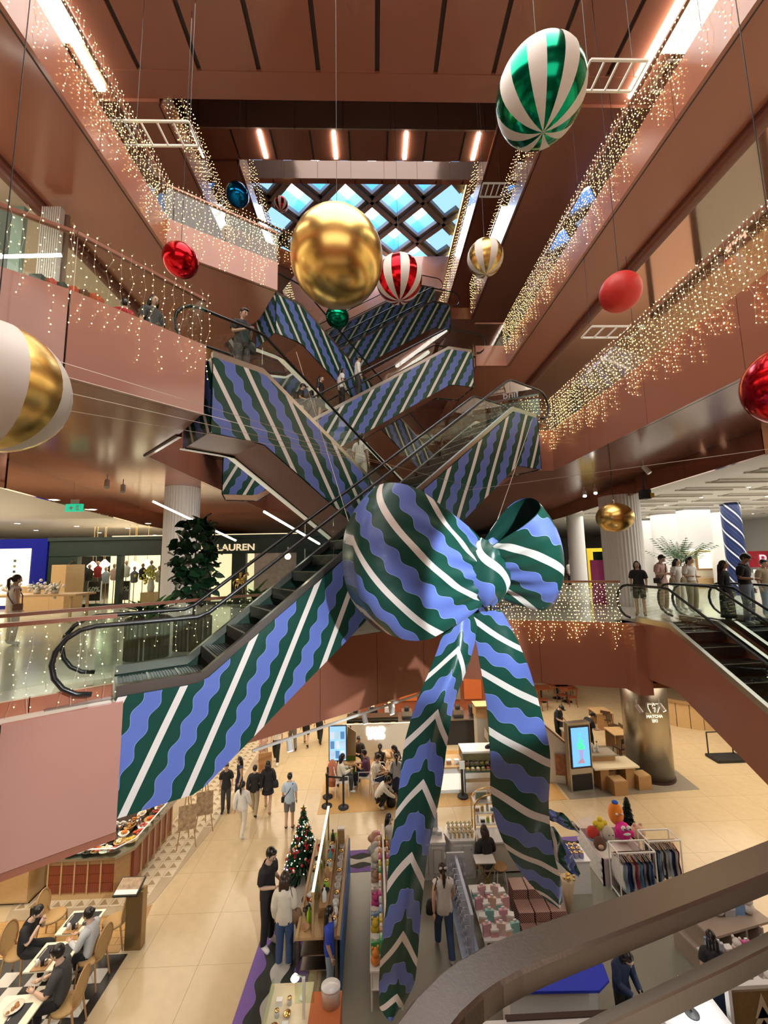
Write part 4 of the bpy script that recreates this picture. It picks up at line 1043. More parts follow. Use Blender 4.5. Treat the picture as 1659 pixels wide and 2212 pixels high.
g = G().face([(-.15, -.025, -.02), (-.08, -.025, .05), (-.01, -.025, -.02)]).box(-.1, -.06, -.026, -.024, -.07, -.02).box(.06, .16, -.026, -.024, -.07, -.055).box(.06, .075, -.026, -.024, -.07, .07).box(.06, .16, -.026, -.024, .055, .07).ball((.11, -.025, .025), .02, 6, 4).box(.095, .125, -.026, -.024, -.05, .005)
g.build('pictogram', M_white, t, world=False)
# light lines on the underside of level 2 at left, track spotlights
for k, (a, b) in enumerate((((330, 1083), (510, 1168)), ((570, 1105), (690, 1175)))):
    pa, pb = at_y(*a, 11.6), at_y(*b, 14.0 if k else 12.6)
    tag(G().tube([pa, pb], .035, 4).build('light_line', M_led), ('long white light line running above the green shop sign', 'short white light line behind the rising escalator')[k], 'light')
def spotlamp(c, d, label, on=False):
    t = thing('track_spotlight', label, 'spotlight', c); d = V(d).normalized()
    G().cyl((0, 0, 0), d * .22, .055, .06, 10).build('head', M_white, t, world=False); G().tube([(0, 0, .0), (0, 0, .16)], .012, 4).build('bracket', M_white, t, world=False)
    G().cyl(d * .221, d * .226, .048, .048, 10).build('lens', M_down if on else M_steel, t, world=False)
for k, (px, py, y) in enumerate(((232, 1038, 9.5), (266, 1049, 9.8), (1390, 1008, 9.5), (1262, 1062, 12), (1285, 1056, 12.2))):
    spotlamp(at_y(px, py, y), (.3, -.5, -.9) if k < 3 else (-.3, -.6, -.7), 'white track spotlight under the level two soffit, %s from the left' % ordn((0, 1, 4, 2, 3)[k]), k > 2)
spotlamp(at_y(622, 1200, 7.6), (.2, -1, -.1), 'bright spotlight shining from the escalator balustrade', True)
q = at_y(1393, 1068, 10); t = thing('spotlight_cluster', 'black stage spotlight with a yellow filter hung below the right soffit', 'spotlight', q)
G().cbox((0, 0, 0), .2, .2, .24).build('housing', M_blackm, t, world=False); G().cbox((.12, -.05, -.04), .1, .12, .12).build('filter', mat('amber', (.7, .42, .05), .4), t, world=False); G().tube([(0, 0, .1), (0, 0, .5)], .03, 5).build('arm', M_blackm, t, world=False)
# coffered ceiling slots at right
g0 = None
cl = struct(G().box(10.5, 11, 5, 5.1, 3.79, 3.8).build('trim_slots', M_cream))
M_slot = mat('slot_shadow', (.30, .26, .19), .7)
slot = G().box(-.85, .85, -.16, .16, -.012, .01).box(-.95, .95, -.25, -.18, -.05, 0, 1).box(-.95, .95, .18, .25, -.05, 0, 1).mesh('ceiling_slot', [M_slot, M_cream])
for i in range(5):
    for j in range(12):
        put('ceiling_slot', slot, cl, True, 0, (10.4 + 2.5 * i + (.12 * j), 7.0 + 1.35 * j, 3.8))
for i in range(4):
    for j in range(8):
        q = V(11.6 + 2.5 * i + .2 * j, 8 + 2.1 * j, 3.79)
        t = thing('downlight', 'tiny downlight, column %s, row %s among the ceiling slots at right' % (ordn(i), ordn(j)), 'light', q, group='downlights in the slotted ceiling')
        G().lathe([(.05, 0), (.07, -.012), (.07, .01)], k=8).build('ring', M_white, t, world=False); G().lathe([(0, -.014), (.045, -.012)], k=8).build('lens', M_down, t, world=False)
# shops in the right background
def blk(name, label, cat, px, py, wpx, h, dpth, m, z=0):
    q = at_z(px, py, z); w = wpx * q.y / FPX
    t = thing(name, label, cat, q); G().box(-w / 2, w / 2, 0, dpth, 0, h).build('body', m, t, False, False, .01); return t, q, w
t, q, w = blk('yellow_booth', 'bright yellow display booth behind the bow', 'booth', 1290, 1272, 40, 2.1, .6, mat('booth_yellow', (.85, .62, .01), .4))
G().box(-w * .2, w * .35, -.03, 0, .5, 1.35).build('screen', mat('blue_screen', (.02, .15, .5), .3, emit=(.05, .3, .9), es=1.2), t, world=False); G().box(-w / 2, -w * .44, -.05, 0, 0, 2.1).build('frame', M_blackm, t, world=False)
t, q, w = blk('pink_plinth', 'tall bright pink plinth beside the white column', 'plinth', 1311, 1305, 27, 1.55, .5, mat('hot_pink', (.78, .13, .42), .45))
G().box(-w * .3, w * .3, .1, .4, 1.55, 1.85).build('cap_box', M_leafd, t, world=False)
t, q, w = blk('perfume_shop', 'cream shop unit with a lit showcase and sign at right', 'shop unit', 1530, 1270, 110, 2.3, 1.0, mat('shop_cream', (.75, .66, .5), .5))
G().box(-.2 * w, .25 * w, -.04, 0, .9, 1.85).build('showcase_frame', mat('bronze_frame', (.35, .18, .06), .4), t, world=False); G().box(-.16 * w, .21 * w, -.06, -.03, .97, 1.78).build('showcase', mat('lit_panel'), t, world=False)
G().box(-.5 * w, .5 * w, -.2, 0, .0, .5).build('counter', M_pine, t, world=False)
text('Chloé', (q.x + .12 * w, q.y - .06, 2.08), .32, M_led, 'lettering', t); text('Chloé', (q.x - .35 * w, q.y - .06, 2.0), .3, M_led, 'lettering', t)
t, q, w = blk('red_shop_sign', 'red shop fascia with a white letter P at the right edge', 'sign', 1655, 1225, 60, .9, .2, mat('sign_red', (.5, .02, .04), .4), .9)
text('P', (q.x - .12 * w, q.y - .05, 1.25), .9, mat('pink_letter', (.9, .5, .55), .4, emit=(1, .6, .65), es=.8), 'lettering', t)
G().box(-w / 2, w / 2, -.1, 0, -.3, -.12).build('light_band', mat('lit_panel'), t, world=False); G().box(-w / 2, w / 2, -.1, .2, -1.1, -.3).build('counter', M_white, t, world=False)
t, q, w = blk('white_kiosk', 'white wall block behind the standing group', 'wall block', 1420, 1266, 40, 3.6, .6, M_white)
q = at_y(1515, 1185, 17.5); t = thing('white_bulkhead', 'wide white bulkhead below the slotted ceiling right of the palm', 'bulkhead', q); G().box(-.6, .6, 0, .5, 0, 3.8 - q.z).build('body', M_white, t, world=False)
# parlour palm
q = at_z(1478, 1296, 0); t = thing('parlour_palm', 'feathery palm behind the standing group at right', 'plant', q)
G().lathe([(.25, 0), (.32, .55)], k=16).build('pot', M_white, t, world=False)
fr = G()
for s in (-1, 1):
    for k in range(12): u = .15 + .07 * k; fr.face([(0, u * 1.5, .55 * u), (s * .28 * math.sin(PI * u), u * 1.5 + .14, .55 * u - .06), (0, u * 1.5 + .05, .55 * u + .02)])
fr.tube([(0, 0, 0), (0, .75, .42), (0, 1.5, .5)], [.012, .009, .003], 4)
frm = fr.mesh('frond', M_leaf)
for i in range(22):
    o = put('frond', frm, t, False, 0, (0, 0, 1.0 + .5 * r.random())); o.rotation_euler = (r.uniform(.1, .9), 0, 2 * PI * i / 22 + r.random()); o.scale = [r.uniform(.6, .95)] * 3
# cafe tables far behind the glass rail
for k in range(4):
    q = at_z(1205 + 24 * k, 1262, 0); t = thing('cafe_table', 'distant dark cafe table, %s from the left behind the golden lights' % ordn(k), 'table', q, group='distant cafe tables')
    G().box(-.35, .35, -.35, .35, .7, .75).build('table_top', M_blackm, t, world=False); G().tube([(0, 0, 0), (0, 0, .7)], .05, 6).build('leg', M_blackm, t, world=False)
    G().box(-.55, -.4, -.2, .2, .0, .8).build('bench', M_oak, t, world=False)
# signs glowing on level 2 at right
def glow(body, px, py, X, size, col, label, rz=-PI / 2):
    c = at_x(px, py, X); m = mat('sign_' + body[:3], col, .4, emit=col, es=1.4)
    t = thing('shop_sign', label, 'sign', c); text(body, c, size, m, 'lettering', t, rot=(PI / 2, 0, rz)); return t
glow('JEWELRY', 1300, 862, 9.8, .5, (.55, .62, 1), 'glowing white jewelry sign on the second level at right')
glow('EMEFLIA •KID', 1308, 752, 9.8, .5, (.45, .3, 1), 'glowing violet curved shop sign mirrored above the light curtain')
glow('find', 1605, 640, 9.8, .42, (1, .97, .95), 'white neon handwriting near the right edge')
for k, (y0, y1, c) in enumerate(((6.2, 8.4, (.75, .66, .5)), (8.6, 10.6, (.30, .42, .38)), (10.8, 12.6, (.62, .56, .44)), (2.5, 5.8, (.8, .7, .5)))):
    t = thing('shop_window', 'lit shop window behind the right light curtain, %s unit' % ordn(k), 'shop window', (9.9, y0, L2))
    G().box(9.9, 10.1, y0, y1, L2, L2 + 2.9).build('pane', mat('shopglow_%d' % k, c, .3, emit=c, es=.55), t); G().box(9.85, 9.95, y1, y1 + .2, L2, L2 + 3).build('jamb', M_dark, t); G().box(9.84, 10.1, y0, y1 + .2, L2 + 2.9, L2 + 3.1).build('header', M_dark, t)
# level 2 left: striped shop wall, coloured blocks seen through the glass
for k, (px0, px1, py, c) in enumerate(((-40, 15, 560, (.01, .05, .04)), (15, 70, 570, (.26, .42, .37)), (78, 172, 580, (.62, .56, .48)))):
    a, b = at_y(px0, py, 7.6), at_y(px1, py, 7.6 + .3 * k); t = thing('shop_partition', ('dark green shop panel at the left edge of level two', 'pale green shop panel on level two', 'white slatted shop screen on level two')[k], 'panel', (a.x, a.y, L2))
    if k < 2: G().box(a.x, b.x, a.y, a.y + .1, L2, L2 + 3.7).build('panel', mat('shop_panel_%d' % k, c, .5), t)
    else:
        for i in range(9): x = a.x + (b.x - a.x) * i / 9; G().box(x, x + (b.x - a.x) / 16, a.y, a.y + .12, L2, L2 + 3.7).build('slat', M_white, t)
        G().box(a.x, b.x, a.y + .2, a.y + .25, L2, L2 + 3.7).build('backing', mat('slat_back', (.35, .25, .17), .6), t)
for k, c in enumerate(((.02, .06, .045), (.62, .09, .05), (.02, .06, .045), (.6, .1, .04), (.15, .07, .03), (.6, .12, .05))):
    p = at_y(85 + 24 * k, 622 + 6 * k, 6.6 + .1 * k); t = thing('gift_box', 'upright gift box, %s from the left in the row behind the left light curtain' % ordn(k), 'box', (p.x, p.y, L2), group='row of gift boxes on level two')
    G().box(-.1, .1, -.1, .1, 0, 1.3).build('box', mat('gift_%d' % (k % 6), c, .5), t, world=False); G().box(-.105, .105, -.105, .105, 1.2, 1.33).build('lid', mat('gift_%d' % (k % 6), c, .5), t, world=False)
tag(G().tube([at_y(-60, 556, 6.6), at_y(133, 551, 7.0)], .03, 4).build('light_line', M_led), 'white light line crossing the shop front on level two at left', 'light')
# ---------------------------------------------------------------- foreground steel rails
def near_rail(up, lo, z, th, label, m):
    A = [at_z(*q, z) for q in up]; B = [at_z(*q, z) for q in lo]
    def res(P, n):
        # resample along length
        L = [0]; 
        for a, b in zip(P, P[1:]): L.append(L[-1] + (b - a).length)
        out = []
        for i in range(n + 1):
            s = L[-1] * i / n; j = 0
            while j < len(L) - 2 and L[j + 1] < s: j += 1
            out.append(P[j].lerp(P[j + 1], (s - L[j]) / max(1e-6, L[j + 1] - L[j])))
        return out
    n = 40; A, B = res(A, n), res(B, n)
    for _ in range(6):
        for P in (A, B): P[1:-1] = [(P[i - 1] + P[i] * 2 + P[i + 1]) / 4 for i in range(1, n)]
    sec = lambda i: [A[i] + V(0, 0, -.004), A[i].lerp(B[i], .08), A[i].lerp(B[i], .92), B[i] + V(0, 0, -.004), B[i] + V(0, 0, -th), A[i] + V(0, 0, -th)]
    g = G(); R = [sec(i) for i in range(n + 1)]
    for i in range(n):
        for j in range(6): g.quad(R[i][j], R[i][(j + 1) % 6], R[i + 1][(j + 1) % 6], R[i + 1][j])
    g.face(R[0]); g.face(R[n][::-1])
    t = thing('steel_handrail', label, 'handrail', (A[0].x, A[0].y, 0)); g.build('rail', m, t, fix=True)
    mid = [A[i].lerp(B[i], .5) + V(0, 0, -th) for i in (0, n)]
    for q in mid: G().tube([q, V(q.x, q.y + .02, -.2)], .022, 8).build('post', m, t)
M_rail_s = mat('satin_steel', (.20, .165, .135), .3, metal=1., bump=.02, bscale=200)
near_rail([(2100, 1640), (1659, 1811), (1432, 1900), (1031, 2036), (939, 2090), (879, 2133), (830, 2209), (800, 2290)], [(2100, 1715), (1659, 1890), (1356, 2009), (1107, 2104), (1020, 2150), (985, 2180), (955, 2209), (930, 2290)], 1.05, .034, 'wide brushed steel handrail curving across the lower right foreground', M_rail_s)
near_rail([(2000, 1840), (1659, 2009), (1527, 2075), (1241, 2212), (1100, 2290)], [(2000, 1878), (1659, 2045), (1593, 2080), (1307, 2212), (1170, 2290)], .98, .035, 'slim pale steel rail crossing the lower right corner', mat('pale_steel', (.42, .39, .33), .3, metal=1.))
# ================================================================ ground floor
Z0 = L0
def gz(px, py, z=L0): return at_z(px, py, z)
def col(name, c, r=.5, **k): return mat('c_' + name, c, r, **k)
r = random.Random(21)
# ---- inlaid floor areas
def inside(p, poly):
    c = False; n = len(poly)
    for i in range(n):
        a, b = poly[i], poly[i - 1]
        if (a[1] > p[1]) != (b[1] > p[1]) and p[0] < (b[0] - a[0]) * (p[1] - a[1]) / (b[1] - a[1]) + a[0]: c = not c
    return c
# pale tiles with small dark triangles, winding past the food counter
PT = [(-8.4, 10.2), (-5.6, 10.25), (-5.3, 10.55), (-5.15, 11.6), (-4.9, 13.5), (-4.7, 18), (-4.6, 24), (-9, 24), (-9, 13), (-8.6, 10.6)]
f = struct(G().prism(PT, Z0 + .002, Z0 + .008).build('floor_patterned', mat('grout_beige', (.45, .36, .24), .6), fix=True))
ta = .27; tm = G().box(0, ta - .012, 0, ta - .012, 0, .008).face([(.03, .03, .0085), (ta - .05, .05, .0085), (.06, ta - .06, .0085)], 1).mesh('tile', [mat('tile_cream', (.68, .58, .42), .35), mat('tile_brown', (.36, .27, .16), .4)])
sp = [(-9 + ta * i, 10.2 + ta * j) for i in range(18) for j in range(52)]; sp = [p for p in sp if all(inside((p[0] + dx, p[1] + dy), PT) for dx in (0, ta) for dy in (0, ta)) and not (p[1] > 11.6 and p[0] < -6.3)]
sp.sort(key=lambda p: p[1])
for p in sp[:290]: put('tile', tm, f, True, 0, (p[0], p[1], Z0 + .008))
g = G()
for p in sp[290:]: g.box(p[0], p[0] + ta - .012, p[1], p[1] + ta - .012, Z0 + .008, Z0 + .016).face([(p[0] + .03, p[1] + .03, Z0 + .0165), (p[0] + ta - .05, p[1] + .05, Z0 + .0165), (p[0] + .06, p[1] + ta - .06, Z0 + .0165)], 1)
if g.f: stuff(g.build('tile_field', [mat('tile_cream'), mat('tile_brown')], f))
# oak boards and checkerboard under the dining tables
fb = struct(G().prism([(-12, 9.3), (-5.1, 9.45), (-5.3, 10.5), (-5.6, 10.24), (-12, 10.1)], Z0 + .001, Z0 + .004).build('floor_boards', M_oak, fix=True))
for j in range(5):
    x = -10.4 + .35 * (j % 2)
    while x < -5.5:
        x1 = min(x + 1.5, -5.35); G().box(x, x1 - .01, 9.34 + .165 * j, 9.34 + .165 * j + .158, Z0 + .004, Z0 + .012).build('plank', wood('honey_boards', (.62, .38, .14), (.50, .28, .09)), fb); x = x1
fc = struct(G().prism([(-12, 5), (-5.2, 5), (-5.15, 9.3), (-12, 9.3)], Z0 + .001, Z0 + .005).build('floor_checkered', mat('checker_black', (.02, .018, .016), .3), fix=True))
cm = G().box(0, .28, 0, .28, 0, .008).mesh('white_tile', mat('checker_white', (.74, .70, .62), .25))
for i in range(16):
    for j in range(14):
        x, y = -9.6 + .285 * i, 5.6 + .285 * j
        if (i + j) % 2 and x < -5.45 and y < 9.0 and y > 5.9: put('white_tile', cm, fc, True, 0, (x, y, Z0 + .005))
# ---- kiosk island: grey vinyl with a waved carpet border
kv = struct(G().prism([(-1.3, 5), (-1.0, 11.4), (5.5, 11.4), (6.7, 9.6), (7.4, 5)], Z0 + .001, Z0 + .006).build('floor_vinyl', mat('grey_vinyl', (.26, .25, .20), .3, var=.15, vscale=1.5), fix=True))
M_pur = mat('carpet_purple', (.19, .11, .36), .9, bump=.3, bscale=200); M_cbk = mat('carpet_dark', (.03, .035, .032), .9, bump=.3, bscale=200); M_cgy = mat('carpet_grey', (.50, .48, .45), .9, bump=.3, bscale=200)
def wave_strip(A, B, w, label, step=.04):
    """parallel bands with waved seams running from A to B, w to the right"""
    A, B = V(A[0], A[1], 0), V(B[0], B[1], 0); L = (B - A).length; d = (B - A) / L; n = V(d.y, -d.x, 0)
    t = thing('carpet_runner', label, 'carpet', (A.x, A.y, Z0))
    ed = [0, .20, .40, .62, .80, 1.0]; ms = [M_pur, M_cbk, M_cgy, M_cbk, M_pur]; k = int(L / step)
    for i in range(5):
        g = G()
        def e(q, s): return (ed[q] + (.05 * math.sin(s * 2 * PI / .62 + (q % 2) * 2.2) if 0 < q < 5 else 0)) * w
        g.grid(lambda a, b: A + d * (a * L) + n * (e(i, a * L) * (1 - b) + e(i + 1, a * L) * b) + V(0, 0, Z0 + .011), k, 1)
        g.build('band', ms[i], t)
wave_strip((-2.62, 6.5), (-2.42, 11.9), 1.15, 'purple, black and white waved carpet runner left of the kiosks')
wave_strip((-1.3, 11.95), (6.0, 12.2), .78, 'waved carpet runner along the back of the kiosk island')
wave_strip((5.9, 12.1), (7.4, 8.6), .5, 'waved carpet runner on the right edge of the kiosk island')
fm = struct(G().prism([(6.3, 13.9), (10.9, 14.2), (11.2, 17.5), (6.3, 17.5)], Z0 + .001, Z0 + .006).build('floor_grey', mat('grey_stone', (.26, .23, .18), .35), fix=True))
fw = struct(G().prism([(-1.9, 13.6), (6.2, 13.9), (6.2, 17.5), (-1.9, 17.5)], Z0 + .001, Z0 + .006).build('floor_wood', wood('honey_boards', (.62, .38, .14), (.5, .28, .09)), fix=True))
# ---- seafood counter at left
def food_counter():
    zt = Z0 + .95
    t = thing('food_counter', 'wooden food counter with red tiled front and raised rim at left', 'counter', (-7, 11, Z0))
    body = [(-7.96, 10.75), (-6.35, 10.75), (-6.15, 11.0), (-6.1, 13.0), (-7.1, 13.0), (-7.2, 11.7), (-7.96, 11.7)]
    G().prism(body, Z0, zt - .06).build('carcass', M_oak, t, fix=True)
    top = [(-8.05, 10.62), (-6.3, 10.62), (-6.02, 10.95), (-5.97, 13.1), (-7.15, 13.1), (-7.25, 11.8), (-8.05, 11.8)]
    G().prism(top, zt - .06, zt).build('steel_top', M_steel, t, fix=True)
    m = mat('red_tile', (.22, .045, .02), .3)
    tile = G().box(0, .052, -.02, 0, 0, .19).mesh('tile', m)
    for k in range(5):
        x0 = -7.9 + .31 * k
        for i in range(5):
            for j in range(3): put('tile', tile, t, True, 0, (x0 + .055 * i, 10.75, Z0 + .14 + .2 * j))
        G().box(x0 - .03, x0, 10.71, 10.76, Z0 + .05, zt - .06).build('mullion', M_pine, t)
    G().box(-7.96, -6.3, 10.70, 10.76, Z0, Z0 + .1).build('plinth', M_pine, t)
    for k in range(6):
        y0 = 11.05 + .31 * k
        G().box(-6.16, -6.08, y0, y0 + .28, Z0 + .14, zt - .12).build('tile_panel', m, t); G().box(-6.15, -6.05, y0 + .28, y0 + .31, Z0, zt - .06).build('mullion', M_pine, t)
    # glass guard
    gp = [(-8.05, 10.62), (-6.3, 10.62), (-6.02, 10.95), (-5.97, 13.1)]
    for a, b in zip(gp, gp[1:]): G().extr([V(*a, zt), V(*b, zt), V(*b, zt + .18), V(*a, zt + .18)], (0, .01, 0)).build('glass_guard', M_glass2, t)
    G().tube([V(*p, zt + .2) for p in gp], .018, 6).build('guard_rail', M_whitegl, t)
    dishes = []
    for i in range(8): dishes.append((-7.85 + .2 * i, 10.82, 'front')); 
    for i in range(7): dishes.append((-7.8 + .22 * i, 11.1, 'middle'))
    for i in range(5): dishes.append((-7.8 + .22 * i, 11.4, 'back'))
    for i in range(7): dishes.append((-6.22, 11.15 + .27 * i, 'right')); dishes.append((-6.52, 11.3 + .27 * i, 'inner right'))
    fc = [((.75, .25, .03), 'orange crab'), ((.85, .55, .06), 'yellow slices'), ((.5, .05, .02), 'red prawns'), ((.45, .22, .07), 'brown fried'), ((.8, .7, .45), 'pale'), ((.7, .1, .03), 'bright red'), ((.25, .12, .05), 'dark braised')]
    cnt = {}
    for k, (x, y, row) in enumerate(dishes):
        c, nm = fc[(k * 5 + k // 3) % 7]; cnt[row] = cnt.get(row, -1) + 1
        d = thing('food_dish', '%s dish, %s from the start of the %s row on the food counter' % (nm, ordn(cnt[row]), row), 'food', (x, y, zt), r.uniform(0, 6), 'dishes on the food counter', 1.3)
        h = .03 + .05 * (row in ('back', 'inner right'))
        G().lathe([(.05, 0), (.06, h * .5), (.115, h + .015), (.11, h + .02), (.05, h)], k=14, sy=.75 if k % 2 else 1).build('dish', [M_whitegl, mat('slate', (.04, .035, .03), .4), mat('bamboo', (.5, .3, .1), .5)][k % 3], d, True, False)
        g = G()
        for i in range(9): a = r.uniform(0, 6.3); q = r.uniform(0, .075); g.ball((q * math.cos(a), q * math.sin(a), h + .02 + r.uniform(0, .03)), r.uniform(.02, .035), 6, 4, (1, r.uniform(.6, 1), .7))
        stuff(g.build('food', col('food_%d' % fc.index((c, nm)), c, .35), d, True, False))
    for k in range(5):
        x = -7.5 + .19 * k; d = thing('serving_plate', 'upright white plate, %s from the left at the back of the food counter' % ordn(k), 'plate', (x, 11.62, zt), 0, 'white plates on the food counter')
        G().cyl((0, .03, .11), (0, .05, .115), .105, .105, 18).build('disc', M_whitegl, d, True, False); G().box(-.05, .05, .0, .1, 0, .02).build('rest', M_black, d, world=False)
    for k in range(3):
        d = thing('wine_pot', 'glass and dark metal serving pot, %s at the corner of the food counter' % ordn(k), 'pot', (-6.75 + .17 * k, 11.55 + .1 * k, zt), 0, 'pots on the food counter')
        G().lathe([(.06, 0), (.09, .06), (.08, .15), (.05, .2)], k=12).build('body', M_steel, d, True, False); G().tube([(.08, 0, .15), (.14, 0, .12), (.14, 0, .06), (.09, 0, .04)], .01, 5).build('handle', M_black, d, world=False); G().lathe([(.055, .2), (.03, .23), (.0, .24)], k=10).build('lid', M_steel, d, True, False)
food_counter()
t = thing('wood_cabinet', 'plain oak cabinet left of the food counter', 'cabinet', (-9.2, 10.6, Z0))
G().box(-1.1, .95, 0, .8, .06, .9).build('carcass', M_pine, t, world=False)
for i in range(3): G().box(-1.05 + .67 * i, -1.05 + .67 * i + .65, -.02, 0, .1, .86).build('door', M_pine, t, world=False)
G().box(-1.15, 1.0, -.05, .85, .9, .95).build('steel_top', M_steel, t, world=False); G().box(-1.1, .95, .05, .8, 0, .06).build('plinth', M_dark, t, world=False)
p = gz(292, 2048); t = thing('menu_stand', 'bronze-sided floor stand with a tilted picture menu beside the aisle', 'menu stand', p)
G().box(-.2, .14, -.06, .12, 0, 1.1).build('post', mat('bronze_satin', (.30, .20, .09), .35, metal=.7), t, False, False, .01)
bo = G().cbox((-.18, .0, 1.16), .5, .36, .04, rx=.35).build('board', M_blackm, t, world=False)
G().cbox((-.18, -.008, 1.182), .46, .32, .006, rx=.35).build('picture', mat('menu_print', (.35, .24, .14), .4, var=.9, vscale=14), bo, world=False)
G().cbox((-.18, -.115, 1.142), .46, .09, .008, rx=.35).build('caption_strip', M_white, bo, world=False)
# ---- dining chairs, tables
def cane_chair():
    t = thing('dining_chair', 'x', 'chair', (0, 0, 0), group='cane-back dining chairs'); m = M_oak
    G().lathe([(.0, .44), (.22, .44), (.225, .47), (.2, .485)], k=18).build('seat', mat('cane', (.48, .30, .12), .6, var=.2, vscale=60), t, True, False)
    for x, y in ((.16, -.16), (-.16, -.16)): G().tube([(x, y, .45), (x * 1.15, y * 1.15, 0)], [.018, .013], 6).build('leg', m, t, world=False)
    for x in (.15, -.15): G().tube([(x * .8, .2, .6), (x, .17, .44), (x * 1.15, .24, 0)], [.014, .018, .014], 6).build('leg', m, t, world=False)
    pts = [(.21 * math.cos(2 * PI * i / 24), .22 + .03 * math.sin(2 * PI * i / 24), .72 + .26 * math.sin(2 * PI * i / 24)) for i in range(24)]
    fr = G().tube(pts, .016, 6, closed=True).build('back_frame', m, t, True, False)
    g = G(); g.face([(.2 * math.cos(2 * PI * i / 24), .22 + .03 * math.sin(2 * PI * i / 24), .72 + .25 * math.sin(2 * PI * i / 24)) for i in range(24)]); g.build('cane_panel', mat('cane'), fr, world=False)
    return t
ch0 = cane_chair()
CH = [(112, 2030, 95, 'cane-back chair seen from behind at the far dining table'), (245, 2042, -80, 'cane-back chair standing at the right of the far dining table'), (38, 2112, 92, 'cane-back chair under the woman in black'), (196, 2122, -95, 'cane-back chair under the guest in the striped shirt'), (140, 2235, -85, 'cane-back chair under the man with the pink collar')]
for i, (px, py, a, lb) in enumerate(CH):
    q = gz(px, py); o = ch0 if i == 0 else dup(ch0, q); o.location = q; o.rotation_euler = (0, 0, math.radians(a)); o['label'] = lb
M_marb = mat('table_marble', (.78, .72, .56), .2); M_mat = mat('placemat', (.015, .016, .022), .6)
def dtable(px, py, lx, ly, rz, label, mats_, tray):
    q = at_z(px, py, Z0 + .74); q.z = Z0
    t = thing('dining_table', label, 'table', q, math.radians(rz))
    G().box(-lx / 2, lx / 2, -ly / 2, ly / 2, .71, .74).build('table_top', M_marb, t, False, False, .006); G().tube([(0, 0, 0), (0, 0, .71)], .04, 8).build('column', M_blackm, t, world=False); G().lathe([(.26, 0), (.26, .02), (.05, .05)], k=16).build('foot', M_blackm, t, world=False)
    W_ = WM(t)
    for k, (x, y) in enumerate(mats_):
        p = W_ @ V(x, y, .741); m = thing('placemat', 'black placemat, %s on the %s' % (ordn(k), label.split(' with')[0]), 'placemat', p, math.radians(rz)); G().box(-.11, .11, -.16, .16, 0, .004).build('sheet', M_mat, m, world=False)
        c = thing('cutlery', 'fork and knife on the %s placemat of the %s' % (ordn(k), label.split(' with')[0]), 'cutlery', W_ @ V(x - .12, y, .746), math.radians(rz))
        G().box(-.008, .008, -.1, .1, 0, .004).build('knife', M_steel, c, world=False); G().box(.03, .046, -.1, .1, 0, .004).build('fork', M_steel, c, world=False)
    for k, (x, y) in enumerate(tray):
        m = thing('condiment_tray', 'wooden condiment tray on the ' + label.split(' with')[0], 'tray', W_ @ V(x, y, .742), math.radians(rz)); G().box(-.13, .13, -.09, .09, 0, .02).build('tray', M_oak, m, world=False)
        for i, (dx, c) in enumerate(((-.07, M_white), (.02, M_blackm), (.08, M_steel))): G().lathe([(.03, .02), (.032, .1), (.02, .12)], (dx, 0, 0), 10).build('pot', c, m, True, False)
dtable(176, 1990, .66, .54, 2, 'far marble table with dark placemats', [(-.17, .05), (.17, .05)], [(-.05, -.19)])
dtable(117, 2064, .68, .56, 2, 'middle marble table with dark placemats', [(-.16, .06), (.17, .06)], [(-.08, -.2)])
dtable(25, 2192, .7, .62, 2, 'near marble table with dark placemats', [(.1, .0)], [])
W2 = at_z(30, 2178, Z0 + .75); t = thing('dinner_plate', 'pale round plate on the near marble table', 'plate', W2); G().lathe([(.07, 0), (.13, .02), (.125, .025), (.06, .01)], k=20).build('rim', mat('plate_pink', (.72, .58, .48), .3), t, True, False)
g = G(); [g.ball((r.gauss(0, .03), r.gauss(0, .03), .02), .03, 6, 4) for _ in range(5)]; g.build('food', col('food_3', (.45, .22, .07), .4), t, True, False)
# ---- easel boards
for k, (px, py) in enumerate(((402, 1835), (572, 1700), (440, 1800))):
    p = gz(px, py); t = thing('easel_sign', ('wooden easel with a dark menu board by the food counter', 'small easel sign near the walking group', 'easel sign half hidden behind the hanging ribbon')[k], 'easel', p, .3)
    for a, b in (((-.25, 0, 0), (-.05, .12, 1.35)), ((.25, 0, 0), (.05, .12, 1.35)), ((0, .5, 0), (0, .14, 1.3))): G().tube([a, b], .014, 5).build('leg', M_oak, t, world=False)
    G().cbox((0, .05, .8), .46, .03, .62, rx=-.09).build('board', mat('menu_print' if k != 1 else 'copper_board', (.5, .25, .1), .5), t, world=False)
